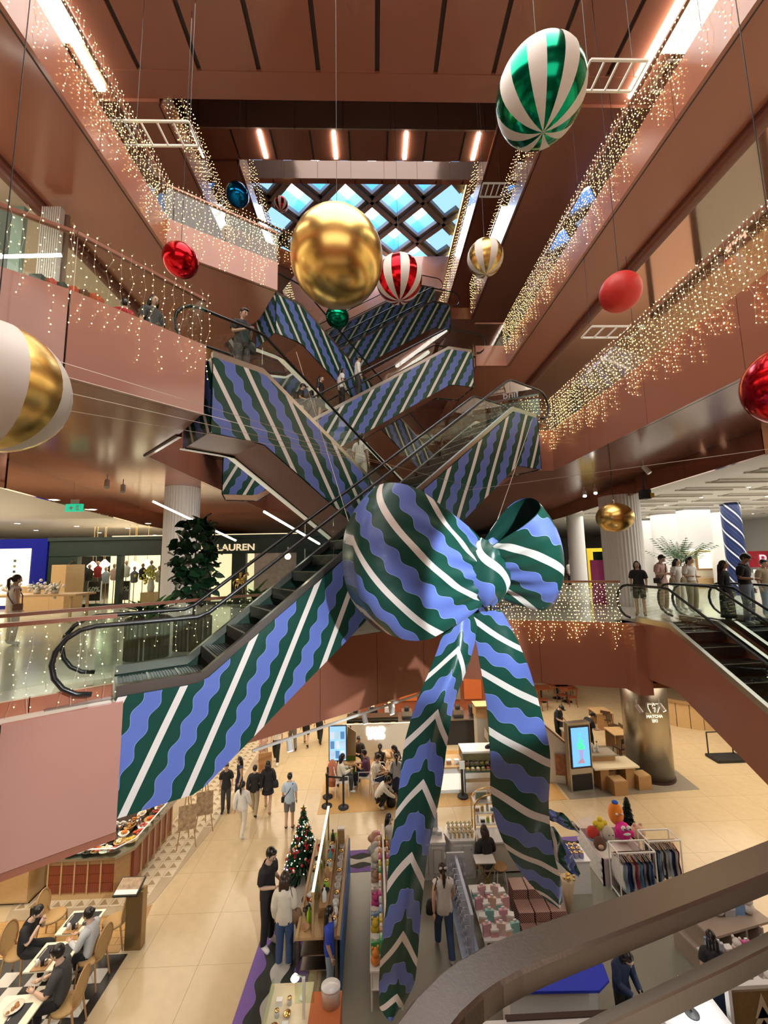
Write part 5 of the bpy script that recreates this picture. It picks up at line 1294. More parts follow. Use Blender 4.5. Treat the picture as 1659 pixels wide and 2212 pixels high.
# ---- Christmas trees
def xmas(px, py, py_top, label, deco=True, star=True, w=.33):
    p = gz(px, py); H = at_y(px, py_top, p.y).z - Z0; t = thing('christmas_tree', label, 'tree', p)
    G().tube([(0, 0, 0), (0, 0, H * .95)], [.05, .01], 6).build('trunk', M_stem, t, world=False)
    g = G(); rr = random.Random(px)
    for i in range(900):
        u = rr.random() ** .8; z = .12 + (H - .15) * u; R = H * w * (1 - u) * (.65 + .35 * math.sin(u * 46)) + .03; a = rr.uniform(0, 2 * PI)
        p0 = V(R * .35 * math.cos(a), R * .35 * math.sin(a), z); p1 = V(R * math.cos(a), R * math.sin(a), z - R * .25); sd = V(-math.sin(a), math.cos(a), 0) * (.03 + R * .08)
        g.face([p0, p1 - sd * .5, p1 + V(math.cos(a), math.sin(a), -.2) * .05, p1 + sd * .5]); g.face([p0 + V(0, 0, .03), p1 + V(0, 0, .05), p1 - V(0, 0, .03)])
    stuff(g.build('needles', M_leafd if deco else mat('needle_black', (.008, .018, .012), .6), t, world=False))
    if deco:
        dm = [mat('orn_w', (.8, .75, .68), .3), mat('orn_pink', (.7, .35, .3), .3), M_gold, mat('orn_red', (.4, .02, .03), .3)]
        for i in range(44):
            u = rr.random() ** .9; z = .2 + (H - .35) * u; R = H * w * (1 - u) * .92 + .03; a = rr.uniform(0, 2 * PI)
            G().ball((R * math.cos(a), R * math.sin(a), z), .035, 8, 6).build('ornament', dm[i % 4], t, True, False)
        g = G()
        for i in range(120):
            u = rr.random(); z = .2 + (H - .35) * u; R = H * w * (1 - u) * .95 + .03; a = rr.uniform(0, 2 * PI); g.octa((R * math.cos(a), R * math.sin(a), z), .014)
        stuff(g.build('fairy_lights', mat('tree_light', (1, .95, .8), .4, emit=(1, .92, .75), es=7, samp=False), t, world=False))
        for i in range(6):
            u = .15 + .12 * i; a = -PI / 2 + (1 if i % 2 else -1) * .5; R = H * w * (1 - u) + .02; c = V(R * math.cos(a), R * math.sin(a), .2 + (H - .35) * u)
            G().ball(c + V(-.04, 0, 0), .035, 6, 4, (1, .5, .7)).ball(c + V(.04, 0, 0), .035, 6, 4, (1, .5, .7)).box(c.x - .03, c.x - .01, c.y - .01, c.y + .01, c.z - .12, c.z).box(c.x + .01, c.x + .03, c.y - .01, c.y + .01, c.z - .1, c.z).build('red_bow', CL_['red'], t, world=False)
    if star:
        g = G(); pts = [((.10 if i % 2 == 0 else .04) * math.sin(PI * i / 5), -.012, (.10 if i % 2 == 0 else .04) * math.cos(PI * i / 5) + H + .02) for i in range(10)]; g.extr(pts, (0, .024, 0)); g.build('star', M_brass, t, world=False)
    return t
xmas(655, 1885, 1748, 'decorated Christmas tree with white ornaments at the kiosk corner')
xmas(1360, 1812, 1722, 'small dark undecorated Christmas tree behind the plush toys', False, False, .2)
# ---- long wooden kiosk with pottery
def kiosk():
    zt = Z0 + .9
    t = thing('kiosk_counter', 'long pale wood kiosk counter crowded with pottery and bottles', 'counter', (-1.15, 9.7, Z0))
    G().box(-1.58, -.78, 8.4, 11.05, zt - .05, zt).build('table_top', M_pine, t)
    G().box(-.80, -.74, 8.35, 11.1, zt - .02, zt + .05).build('edge_rail', M_pine, t); G().box(-.74, -.71, 8.35, 11.1, Z0 + .02, zt - .02).build('blue_front', mat('blue_panel', (.06, .20, .55), .5), t)
    G().box(-1.58, -1.53, 8.38, 11.05, zt, zt + .03).build('edge_rail', M_pine, t)
    for y in (8.45, 9.7, 11.0):
        for x in (-1.54, -.82): G().box(x - .025, x + .025, y - .025, y + .025, Z0, zt - .05).build('leg', M_steel, t)
    for z in (.25, .5): G().box(-1.5, -.85, 8.5, 11.0, Z0 + z, Z0 + z + .02).build('shelf', M_steel, t)
    for y in (8.42, 9.3, 10.2, 11.03): G().box(-1.27, -1.23, y - .02, y + .02, zt, zt + .75).build('screen_post', M_pine, t)
    for y0, y1 in ((8.44, 9.28), (9.32, 10.18), (10.22, 11.01)): G().box(-1.253, -1.247, y0, y1, zt + .03, zt + .72).build('screen_glass', M_glass2, t)
    G().box(-1.28, -1.22, 8.38, 11.07, zt + .72, zt + .77).build('screen_rail', M_pine, t)
    G().box(-1.275, -1.225, 8.4, 11.05, zt + .765, zt + .775).build('screen_light', mat('warm_led', (1, .85, .5), .4, emit=(1, .8, .45), es=3), t)
    G().box(-1.2, -1.02, 8.8, 11.0, zt, zt + .18).build('riser', M_oak, t)
    return zt
zk = kiosk()
KIT = {}
def goods(kind, loc, label, m, sc=1., group=None, rz=0):
    """small wares with parts, shared meshes"""
    if kind not in KIT:
        if kind == 'mug': KIT[kind] = [('body', G().lathe([(.032, 0), (.042, .01), (.043, .09), (.037, .09), (.035, .02), (0, .015)], k=12).mesh('body', M_whitegl, True)), ('handle', G().tube([(.04, 0, .075), (.07, 0, .07), (.07, 0, .03), (.04, 0, .02)], .007, 5).mesh('handle', M_whitegl, True))]
        if kind == 'bottle': KIT[kind] = [('body', G().lathe([(.03, 0), (.034, .01), (.034, .12), (.013, .16), (.013, .20)], k=10).mesh('body', M_whitegl, True)), ('cap', G().lathe([(.015, .20), (.015, .225)], k=8).mesh('cap', M_blackm))]
        if kind == 'jar': KIT[kind] = [('body', G().lathe([(.03, 0), (.042, .015), (.042, .075), (.035, .085)], k=10).mesh('body', M_whitegl, True)), ('lid', G().lathe([(.037, .085), (.037, .105), (.0, .108)], k=10).mesh('lid', M_brass, True))]
        if kind == 'bowl': KIT[kind] = [('shell', G().lathe([(.025, 0), (.03, .008), (.065, .05), (.06, .052), (.028, .014), (0, .012)], k=14).mesh('shell', M_whitegl, True)), ('foot_ring', G().lathe([(.028, 0), (.028, .008)], k=12).mesh('foot_ring', M_oak))]
        if kind == 'box': KIT[kind] = [('carton', G().box(-.05, .05, -.035, .035, 0, .08).mesh('carton', M_whitegl)), ('lid', G().box(-.052, .052, -.037, .037, .062, .084).mesh('lid', M_whitegl))]
        if kind == 'plush': KIT[kind] = [('body', G().ball((0, 0, .055), .06, 10, 7, (1, .9, .95)).mesh('body', M_whitegl, True)), ('head', G().ball((0, -.01, .135), .048, 10, 7).mesh('head', M_whitegl, True)), ('ear', G().ball((.035, 0, .185), .018, 6, 5).mesh('ear', M_whitegl, True)), ('ear', G().ball((-.035, 0, .185), .018, 6, 5).mesh('ear', M_whitegl, True))]
        if kind == 'bag': KIT[kind] = [('pouch', G().box(-.055, .055, -.02, .02, 0, .14).mesh('pouch', M_whitegl)), ('tab', G().box(-.02, .02, -.008, .008, .14, .17).mesh('tab', M_whitegl))]
    t = thing(dict(mug='mug', bottle='bottle', jar='jar', bowl='bowl', box='carton', plush='plush_toy', bag='packet')[kind], label, dict(mug='mug', bottle='bottle', jar='jar', bowl='bowl', box='box', plush='toy', bag='packet')[kind], loc, rz, group, sc)
    for i, (nm, me) in enumerate(KIT[kind]):
        o = put(nm, me, t, False)
        if i == 0 or kind in ('plush', 'mug'): setm(o, m)
    return t
WC = [M_whitegl, mat('c_clay', (.45, .24, .12), .6), mat('c_teal', (.1, .3, .3), .4), mat('c_ink', (.03, .03, .035), .4), mat('c_straw', (.62, .45, .2), .6), mat('c_red', (.5, .03, .02), .4), mat('c_lime', (.35, .6, .05), .4), mat('c_glassy', (.6, .62, .6), .1)]
CN = ['white', 'clay brown', 'teal', 'black', 'straw coloured', 'red', 'lime green', 'clear']
for i in range(11): goods('mug' if i % 3 else 'jar', (-.88, 8.62 + .2 * i, zk), 'white %s, %s from the near end of the row along the blue front' % ('mug' if i % 3 else 'lidded jar', ordn(i)), M_whitegl, 1.5, 'pottery along the kiosk edge', r.uniform(0, 6))
for i in range(11): k = (i * 3) % 8; kd = ('bottle', 'bowl', 'jar')[i % 3]; goods(kd, (-1.1, 8.95 + .185 * i, zk + .18), '%s %s, %s from the near end on the kiosk riser' % (CN[k], kd, ordn(i)), WC[k], 1.35, 'wares on the kiosk riser', r.uniform(0, 6))
for i in range(14): k = (i * 5 + 1) % 8; kd = ('bowl', 'bottle', 'mug', 'jar', 'box')[i % 5]; goods(kd, (-1.42 + .05 * (i % 2), 8.55 + .175 * i, zk), '%s %s, %s from the near end on the aisle side of the kiosk' % (CN[k], kd if kd != 'box' else 'carton', ordn(i)), WC[k], 1.4, 'wares on the aisle side of the kiosk', r.uniform(0, 6))
for i in range(4): goods('box', (-.9, 10.75 + .001 - .0 + .06 * i - .1 * i, zk + .0 + .085 * i * 1.5), 'straw basket box, %s from the bottom of the stack at the far kiosk end' % ordn(i), WC[4], 1.6, 'stacked boxes on the kiosk')
p = V(-.9, 10.95, zk); t = thing('potted_cactus', 'small cactus in a terracotta pot at the far end of the kiosk', 'plant', p); G().lathe([(.04, 0), (.055, .09), (.05, .09)], k=12).build('pot', WC[1], t, world=False); G().tube([(0, 0, .08), (0, 0, .28)], [.022, .018], 8).build('stem', M_leaf, t, True, False); G().tube([(0, 0, .16), (.04, 0, .18), (.04, 0, .24)], .012, 6).build('arm', M_leaf, t, True, False)
# ---- near kiosk at the bottom edge
zt = Z0 + .95
t = thing('jewellery_counter', 'pale display counter cut off by the bottom edge', 'counter', (-1.4, 7.0, Z0))
G().box(-1.75, -1.12, 5.6, 7.5, Z0, zt - .04).build('carcass', M_pine, t); G().box(-1.8, -1.1, 5.55, 7.55, zt - .04, zt).build('table_top', mat('pale_top', (.78, .68, .48), .3), t); G().box(-1.78, -1.74, 5.6, 7.5, zt, zt + .12).build('glass_edge', M_glass2, t)
G().box(-1.2, -1.16, 7.0, 7.04, zt, zt + .55).build('mirror_post', M_whitegl, t); G().box(-1.32, -1.02, 7.02, 7.04, zt + .2, zt + .6).build('mirror', M_glass2, t)
for i in range(10): goods(('jar', 'bowl', 'box')[i % 3], (-1.6 + .16 * (i % 2), 6.55 + .17 * (i // 2), zt), 'small glinting trinket %s, %s listed on the bottom-edge counter' % (('jar', 'bowl', 'box')[i % 3], ordn(i)), (WC[7], M_brass, WC[0])[i % 3], .9, 'trinkets on the bottom-edge counter')
t = thing('orange_cabinet', 'orange-fronted cabinet at the bottom edge below the blue shirt', 'cabinet', (-.9, 7.0, Z0)); G().box(-1.1, -.62, 5.5, 7.35, Z0, zt + .02).build('carcass', mat('orange_panel', (.55, .16, .05), .5), t); G().box(-1.1, -.62, 5.5, 7.35, zt + .02, zt + .04).build('lid_board', mat('orange_panel'), t); G().box(-.62, -.6, 5.5, 7.35, Z0, Z0 + .1).build('kick_strip', M_dark, t)
t = thing('storage_bin', 'white plastic bin standing on the orange cabinet', 'bin', (-.78, 7.15, zt + .04)); G().lathe([(.13, 0), (.15, .22), (.15, .24)], k=20, sy=.8).build('tub', M_whitegl, t, True, False); G().lathe([(.155, .24), (.15, .27), (0, .275)], k=20, sy=.8).build('lid', M_whitegl, t, True, False)
t = thing('desk_lamp', 'small bright shop lamp on the bottom-edge counter', 'lamp', (-1.25, 7.3, zt)); G().lathe([(.05, 0), (.05, .015), (.01, .02)], k=12).build('base', M_white, t, world=False); G().tube([(0, 0, .02), (0, 0, .3), (-.1, 0, .34)], .01, 5).build('arm', M_white, t, world=False); G().lathe([(.07, -.05), (.03, .0)], (-.12, 0, .34), 12).build('shade', M_lamp, t, world=False)
# ---- white perfume kiosks at the back of the island
M_panelw = mat('cabinet_white', (.74, .72, .68), .4); M_gilt = mat('gilt_line', (.40, .28, .13), .4, metal=.5)
t = thing('white_cabinet', 'white panelled cabinet with gilt mouldings left of the flower bottles', 'cabinet', (1.3, 11, Z0))
G().box(.95, 1.66, 10.85, 11.35, Z0, Z0 + .82).build('carcass', M_panelw, t); G().box(.92, 1.69, 10.82, 11.38, Z0 + .82, Z0 + .87).build('table_top', M_whitegl, t)
for a, b in ((.99, 1.29), (1.33, 1.62)):
    d = G().box(a, b, 10.83, 10.85, Z0 + .12, Z0 + .74).build('door', M_panelw, t)
    g = G(); g.tube([(a + .04, 10.825, Z0 + .16), (b - .04, 10.825, Z0 + .16), (b - .04, 10.825, Z0 + .70), (a + .04, 10.825, Z0 + .70)], .007, 4, closed=True); g.build('gilt_moulding', M_gilt, d)
t = thing('octagonal_counter', 'white octagonal counter topped with flower-stoppered bottles', 'counter', (2.1, 11.2, Z0))
oc = [(1.72, 11.15), (1.85, 10.85), (2.4, 10.85), (2.52, 11.15), (2.4, 11.5), (1.85, 11.5)]
G().prism(oc, Z0, Z0 + .84).build('carcass', M_panelw, t, fix=True); G().prism([(2.12 + (x - 2.12) * 1.06, 11.17 + (y - 11.17) * 1.06) for x, y in oc], Z0 + .84, Z0 + .88).build('table_top', M_whitegl, t, fix=True)
for x in (1.9, 2.14): d = G().box(x, x + .22, 10.83, 10.85, Z0 + .1, Z0 + .76).build('door', M_panelw, t); G().ball((x + .18, 10.82, Z0 + .68), .012, 6, 4).build('knob', M_brass, d)
for i in range(18):
    x, y = 1.84 + .11 * (i % 6), 10.95 + .17 * (i // 6)
    q = thing('flower_diffuser', 'scent bottle with a cream flower, %s in the %s row on the octagonal counter' % (ordn(i % 6), ('front', 'middle', 'back')[i // 6]), 'bottle', (x, y, Z0 + .88), 0, 'flower bottles')
    G().lathe([(.025, 0), (.03, .06), (.012, .085), (.012, .1)], k=8).build('bottle', (WC[7], M_gold, mat('amber', (.7, .42, .05), .4))[i % 3], q, True, False)
    g = G(); [g.ball((.03 * math.cos(a * 1.26), .03 * math.sin(a * 1.26), .13 + .02 * (a % 2)), .024, 6, 4) for a in range(5)]; g.build('flower', mat('petal_cream', (.80, .70, .45), .5), q, True, False)
for i in range(5): goods('box', (1.06 + .13 * i, 11.1 + .05 * (i % 2), Z0 + .87), 'pale grey gift carton, %s from the left on the white cabinet' % ordn(i), mat('c_pale', (.55, .55, .58), .5), 1.15, 'cartons on the white cabinet')
t = thing('acrylic_board', 'pale blue upright board on the white cabinet', 'sign', (1.45, 11.3, Z0 + .87)); G().box(-.12, .12, 0, .02, .05, .42).build('sheet', mat('pale_blue', (.45, .52, .68), .4), t, world=False); G().box(-.13, .13, -.03, .05, 0, .05).build('foot', M_whitegl, t, world=False)
t = thing('white_counter', 'long low white counter below the gold shelf rack', 'counter', (3.2, 11.2, Z0)); G().box(2.62, 4.1, 10.95, 11.45, Z0 + .06, Z0 + .72).build('carcass', mat('cream_front', (.66, .60, .49), .5), t); G().box(2.6, 4.12, 10.92, 11.48, Z0 + .72, Z0 + .76).build('table_top', M_whitegl, t); G().box(2.66, 4.06, 11.0, 11.4, Z0, Z0 + .06).build('plinth', M_dark, t)
t = thing('gold_shelf_rack', 'arched brass shelf rack with gift bottles', 'shelf', (3.0, 11.6, Z0 + .0))
for y in (11.5, 11.85):
    pts = [(2.6, y, Z0)] + [(3.05 - .45 * math.cos(PI * i / 10), y, Z0 + 1.25 + .3 * math.sin(PI * i / 10)) for i in range(11)] + [(3.5, y, Z0)]
    G().tube(pts, .022, 6).build('arch', M_brass, t, True)
for z in (.8, 1.08, 1.34): G().box(2.6, 3.5, 11.5, 11.85, Z0 + z, Z0 + z + .02).build('shelf', M_white, t)
for j, z in enumerate((.82, 1.10)):
    for i in range(6): goods(('bottle', 'box', 'jar')[(i + j) % 3], (2.7 + .14 * i, 11.62, Z0 + z), '%s gift %s, %s from the left on the %s rack shelf' % (CN[(i * 3 + j) % 8], ('bottle', 'carton', 'jar')[(i + j) % 3], ordn(i), ('lower', 'middle')[j]), WC[(i * 3 + j) % 8], 1.1, 'gifts on the brass rack')
for i in range(2):
    t = thing('framed_picture', 'small framed print, %s on the top rack shelf' % ('left', 'right')[i], 'picture', (2.82 + .42 * i, 11.6, Z0 + 1.36)); G().box(-.17, .17, 0, .02, 0, .24).build('frame', M_white, t, world=False); G().box(-.14, .14, -.004, 0, .03, .21).build('print', mat('print_%d' % i, ((.25, .35, .2), (.5, .42, .36))[i], .5, var=.6, vscale=12), t, world=False)
# folding stand and stool beside the seated woman
t = thing('folding_stand', 'slim cream folding stand in the middle of the island', 'stand', (2.55, 10.3, Z0))
for a, b in (((-.2, 0, 0), (.2, 0, .7)), ((.2, 0, 0), (-.2, 0, .7))): G().tube([a, b], .014, 5).build('leg', M_brass, t, world=False); G().tube([(a[0], .3, 0), (b[0], .3, .7)], .014, 5).build('leg', M_brass, t, world=False)
G().box(-.24, .24, 0, .3, .7, .72).build('tray', M_white, t, world=False)
t = thing('stool', 'small wooden stool under the seated woman in black', 'stool', (2.95, 10.55, Z0)); G().lathe([(.16, .44), (.17, .47)], k=16).build('seat', M_oak, t, world=False)
for i in range(4): a = PI / 4 + PI / 2 * i; G().tube([(.12 * math.cos(a), .12 * math.sin(a), .44), (.19 * math.cos(a), .19 * math.sin(a), 0)], .014, 5).build('leg', M_white, t, world=False)
# ---- merchandise tables either side of the hanging tail
def stall(x0, x1, y0, y1, label, tops, m):
    t = thing('sales_table', label, 'table', ((x0 + x1) / 2, y0, Z0)); z = Z0 + .62
    G().box(x0, x1, y0, y1, z, z + .03).build('table_top', m, t); G().box((x0 + x1) / 2 - .02, (x0 + x1) / 2 + .02, y0, y1, z, z + .62).build('pegboard', m, t)
    for x in (x0 + .03, x1 - .03):
        for y in (y0 + .03, y1 - .03): G().tube([(x, y, Z0), (x, y, z)], .02, 5).build('leg', M_white, t)
    for zz in (.34,): G().box(x0 + .02, x1 - .02, y0, y1, Z0 + zz, Z0 + zz + .02).build('lower_shelf', m, t)
    return z + .03
BR = [((.8, .28, .05), 'orange'), ((.85, .6, .05), 'yellow'), ((.75, .08, .35), 'magenta'), ((.08, .45, .15), 'green'), ((.25, .45, .75), 'blue'), ((.78, .74, .68), 'white'), ((.6, .35, .28), 'peach'), ((.5, .52, .55), 'grey')]
BMs = [mat('bright_' + n, c, .5) for c, n in BR]
zs = stall(-.18, .42, 8.0, 11.0, 'long table of colourful toys behind the left hanging tail', None, M_white)
for i in range(15):
    for s, x in ((0, -.08), (1, .32)):
        k = (i * 3 + s * 2) % 8; k = (5, 6, 7, 5)[i % 4] if i > 8 else k; kd = ('plush', 'bag', 'box')[(i + s) % 3]
        goods(kd, (x, 8.12 + .2 * i, zs), '%s %s, %s from the near end on the %s of the toy table' % (BR[k][1], dict(plush='plush toy', bag='packet', box='carton')[kd], ordn(i), ('left side', 'right side')[s]), BMs[k], 1.5, 'wares on the toy table', r.uniform(-.4, .4))
        kk = (k + 3) % 8; goods('bag', (x + (.11 if s == 0 else -.11), 8.12 + .2 * i, zs + .26), '%s hanging packet, %s from the near end on the %s of the pegboard' % (BR[kk][1], ordn(i), ('left', 'right')[s]), BMs[kk], 1.35, 'packets on the pegboard', PI / 2)
for i in range(4):
    k = (6, 6, 7, 5)[i]; h = thing('sun_hat', '%s cloth hat, %s from the back on the toy table' % (BR[k][1], ordn(i)), 'hat', (-.06 + .08 * (i % 2), 10.95 - .2 * i, zs + .3), 0, 'hats on the toy table'); G().lathe([(.19, 0), (.12, .03), (.11, .1), (.07, .14), (0, .15)], k=16).build('crown', BMs[k], h, True, False); G().lathe([(.2, -.005), (.12, .025)], k=16).build('brim', BMs[k], h, True, False)
t = thing('hook_rack', 'pale blue rack hung with trinkets beside the woman in jeans', 'rack', (1.85, 9.3, Z0)); mpb = mat('pale_blue')
G().box(1.62, 2.0, 8.6, 10.2, Z0 + .02, Z0 + .06).build('base', mpb, t); G().box(1.78, 1.84, 8.6, 10.2, Z0 + .06, Z0 + 1.0).build('panel', mpb, t); G().box(1.6, 2.02, 10.18, 10.22, Z0, Z0 + 1.05).build('end_panel', mat('pale_grey', (.55, .57, .62), .5), t)
hk = G().tube([(0, 0, 0), (-.1, 0, 0)], .006, 4).ball((-.09, 0, -.05), .03, 6, 5, (.5, 1, 1.4)).mesh('hanging_charm', mat('charm_silver', (.6, .6, .68), .3, metal=.4))
for i in range(9):
    for j in range(4): put('hanging_charm', hk, t, True, 0, (1.78, 8.7 + .17 * i, Z0 + .35 + .19 * j))
fk = G().tube([(0, 0, 0), (0, -.1, 0)], .006, 4).ball((0, -.09, -.06), .035, 6, 5, (1, .5, 1.5)).mesh('hanging_charm', mat('charm_silver'))
for i in range(5):
    for j in range(3): put('hanging_charm', fk, t, True, 0, (1.66 + .08 * i, 10.18, Z0 + .5 + .2 * j))
PKN = ['pink', 'peach', 'rose', 'mint', 'blush']; PKM = [mat('pastel_%d' % i, c, .45) for i, c in enumerate(((.74, .42, .45), (.78, .5, .38), (.7, .34, .4), (.25, .55, .5), (.76, .55, .52)))]
t = thing('pastel_table', 'low white table stacked with pink cases', 'table', (2.3, 9.3, Z0)); G().box(2.03, 2.75, 8.6, 9.95, Z0 + .5, Z0 + .53).build('table_top', M_white, t)
for x in (2.07, 2.71):
    for y in (8.65, 9.9): G().box(x - .02, x + .02, y - .02, y + .02, Z0, Z0 + .5).build('leg', M_white, t)
for i in range(20): k = (i * 2 + i // 5) % 5; goods(('bag', 'box')[i % 2], (2.12 + .14 * (i % 5), 8.72 + .3 * (i // 5), Z0 + .53), '%s %s, %s in the %s row of the pastel table' % (PKN[k], ('pouch', 'case')[i % 2], ordn(i % 5), ordn(i // 5)), PKM[k], 1.55, 'pink cases', r.uniform(-.3, .3))
# zigzag cartons
MZ = mat('zigzag_print', (.16, .03, .03), .5); N, L_ = nt(MZ); tc = N.new('ShaderNodeTexCoord'); wv = N.new('ShaderNodeTexWave'); wv.inputs['Scale'].default_value = 14; wv.inputs['Distortion'].default_value = 0; wv.bands_direction = 'DIAGONAL'; cr = N.new('ShaderNodeValToRGB'); cr.color_ramp.interpolation = 'CONSTANT'; cr.color_ramp.elements[0].color = (.16, .02, .02, 1); cr.color_ramp.elements[1].color = (.62, .5, .42, 1); cr.color_ramp.elements[1].position = .62
L_.new(tc.outputs['Object'], wv.inputs['Vector']); L_.new(wv.outputs['Color'], cr.inputs[0]); L_.new(cr.outputs[0], N['Principled BSDF'].inputs['Base Color'])
for c_, (x0, nm) in enumerate(((3.15, 'left'), (3.5, 'middle'), (3.85, 'right'))):
    for j in range(3):
        for i in range(3 - 0 * j):
            z = .32 * (2 - j) if False else 0
            h = (.22, .36, .5)[j]; 
            t = thing('gift_carton', 'dark red zigzag carton, %s layer, %s stack of the %s column' % (ordn(i), ordn(j), nm), 'box', (x0, 9.2 + .36 * j, Z0 + h * i / 1.0 if False else Z0 + .18 * i + .0), 0, 'zigzag cartons') if i <= j else None
            if t and i <= j: G().box(-.16, .16, -.17, .17, 0, .165).build('carton', MZ, t, world=False); G().box(-.163, .163, -.173, .173, .15, .178).build('lid', MZ, t, world=False)
for i in range(5):
    t = thing('house_carton', 'small white house-shaped carton, %s from the left behind the blue table' % ordn(i), 'box', (2.7 + .22 * i, 8.15, Z0 + .7), 0, 'house-shaped cartons'); G().box(-.09, .09, -.06, .06, 0, .14).build('walls', M_white, t, world=False); G().extr([(-.1, -.065, .14), (.1, -.065, .14), (0, -.065, .25)], (0, .13, 0)).build('roof', MZ, t, fix=True, world=False)
t = thing('display_block', 'dark display block under the house-shaped cartons', 'plinth', (3.15, 8.15, Z0)); G().box(-.62, .62, -.15, .15, 0, .66).build('core', MZ, t, world=False); G().box(-.65, .65, -.17, .17, .66, .7).build('table_top', M_white, t, world=False)
# jars on a white cube
t = thing('display_cube', 'white cube plinth below the tail tip with rows of jars', 'plinth', (4.7, 10.45, Z0)); G().box(-.28, .32, -.2, .35, 0, .7).build('core', M_whitegl, t, False, False, .01); G().box(-.3, .34, -.22, .37, .7, .72).build('table_top', M_whitegl, t, world=False)
for i in range(12): goods('jar', (4.48 + .13 * (i % 4), 10.35 + .14 * (i // 4), Z0 + .72), 'white jar with a violet band, %s in the %s row on the cube' % (ordn(i % 4), ('front', 'middle', 'back')[i // 4]), mat('c_violet', (.35, .33, .6), .4), 1.35, 'jars on the white cube')
t = thing('paper_cone', 'cream paper wrapped cone leaning beside the tail tip', 'parcel', (4.2, 9.7, Z0)); G().lathe([(.03, 0), (.16, .75), (.13, .78)], k=12).build('wrap', mat('kraft', (.6, .46, .3), .6), t, True, False); g = G(); [g.ball((r.gauss(0, .08), r.gauss(0, .08), .8 + r.random() * .06), .03, 6, 4) for _ in range(14)]; g.build('gold_filling', M_gold, t, True, False)
# ---- clothes rails and plush bin
GC = [((.75, .73, .7), 'white'), ((.35, .5, .62), 'light blue'), ((.62, .6, .58), 'pale print'), ((.03, .06, .25), 'navy'), ((.02, .02, .05), 'midnight'), ((.75, .7, .62), 'cream'), ((.72, .7, .68), 'off white'), ((.35, .04, .08), 'crimson'), ((.7, .72, .74), 'ice white'), ((.12, .3, .42), 'teal blue'), ((.04, .035, .05), 'black'), ((.55, .42, .55), 'lilac'), ((.03, .03, .03), 'charcoal'), ((.25, .38, .5), 'steel blue'), ((.03, .08, .3), 'royal blue'), ((.7, .69, .65), 'ivory'), ((.74, .72, .66), 'milk white'), ((.05, .05, .04), 'olive black')]
gm = G(); 
def gar(a, b): z = -.02 - .62 * b; w = .19 + .04 * b - .12 * max(0, .12 - b) / .12; return V(.012 * math.sin(b * 9 + a * 5), (a - .5) * 2 * w, z - .05 * abs(a - .5) * 2 * (b < .1))
gm.grid(gar, 6, 8); gm.grid(lambda a, b: gar(1 - a, b) + V(.02, 0, 0), 6, 8)
GME = gm.mesh('cloth', M_white, True); HME = G().tube([(0, -.17, -.04), (0, 0, .0), (0, .17, -.04)], .008, 5).tube([(0, 0, 0), (0, 0, .05), (0, .02, .07)], .004, 4).mesh('hanger', M_oak)
def rack(x0, x1, y, h, n, label, nm, off):
    t = thing('clothes_rail', label, 'clothes rail', (x0, y, Z0))
    for x in (x0, x1):
        for dy in (-.2, .2): G().tube([(x, y + dy, Z0), (x, y + dy, Z0 + h + .1)], .017, 6).build('upright', M_white, t)
        G().tube([(x, y - .2, Z0 + h + .1), (x, y + .2, Z0 + h + .1)], .017, 6).build('cross_bar', M_white, t); G().tube([(x, y - .2, Z0 + .1), (x, y + .2, Z0 + .1)], .017, 6).build('cross_bar', M_white, t)
    G().tube([(x0, y, Z0 + h), (x1, y, Z0 + h)], .014, 6).build('hanging_rod', M_steel, t)
    for dy in (-.2, .2): G().tube([(x0, y + dy, Z0 + h + .1), (x1, y + dy, Z0 + h + .1)], .02, 4).build('top_bar', M_white, t)
    for i in range(n):
        c, cn = GC[(i + off) % 18]; q = thing('garment', '%s garment, %s from the left on the %s rail' % (cn, ordn(i), nm), 'garment', (x0 + .06 + (x1 - x0 - .12) * i / (n - 1), y, Z0 + h - .07), r.uniform(-.18, .18), 'garments on the rails')
        o = put('cloth', GME, q, False); setm(o, mat('gar_%d' % ((i + off) % 18), c, .8)); o.scale = (1, 1, r.uniform(.85, 1.1)); put('hanger', HME, q, False)
rack(5.55, 6.42, 10.15, .95, 16, 'white clothes rail nearest the brick-print bin', 'left', 0)
rack(6.48, 7.25, 10.45, .98, 16, 'white clothes rail at the right of the island', 'right', 10)
t = thing('plush_bin', 'white bin with a brick print holding plush toys', 'bin', (5.8, 11, Z0))
G().box(5.42, 5.46, 10.45, 11.6, Z0, Z0 + .6).box(5.42, 6.6, 11.56, 11.6, Z0, Z0 + .6).box(6.56, 6.6, 10.45, 11.6, Z0, Z0 + .6).box(5.42, 6.6, 10.45, 10.49, Z0, Z0 + .6).build('walls', mat('mortar_pink', (.55, .42, .42), .6), t)
bk = G().box(-.012, 0, 0, .15, 0, .07).mesh('brick', M_white)
for j in range(7):
    for i in range(7): put('brick', bk, t, True, 0, (5.42, 10.47 + .16 * i + (.07 if j % 2 else 0), Z0 + .03 + .082 * j))
G().box(5.46, 6.56, 10.49, 11.56, Z0 + .3, Z0 + .34).build('false_floor', M_white, t)
def plush(px, py, y, rr, body, label, parts):
    c = at_y(px, py, y); t = thing('plush_toy', label, 'toy', c, 0, 'plush toys in the bin')
    mb = mat('plush_' + body[1], body[0], .95, bump=.4, bscale=90, sheen=.4)
    G().ball((0, 0, 0), rr, 14, 10, parts.get('sc', (1, .9, 1))).build('body', mb, t, True, False)
    for k, (nm, cc, sz, sc_, m) in enumerate(parts.get('p', ())): G().ball(cc, sz, 10, 7, sc_).build(nm, m, t, True, False)
pb = mat('felt_blue', (.03, .12, .6), .9); pw = mat('felt_white', (.8, .78, .74), .9); pk = mat('felt_black', (.02, .02, .02), .6)
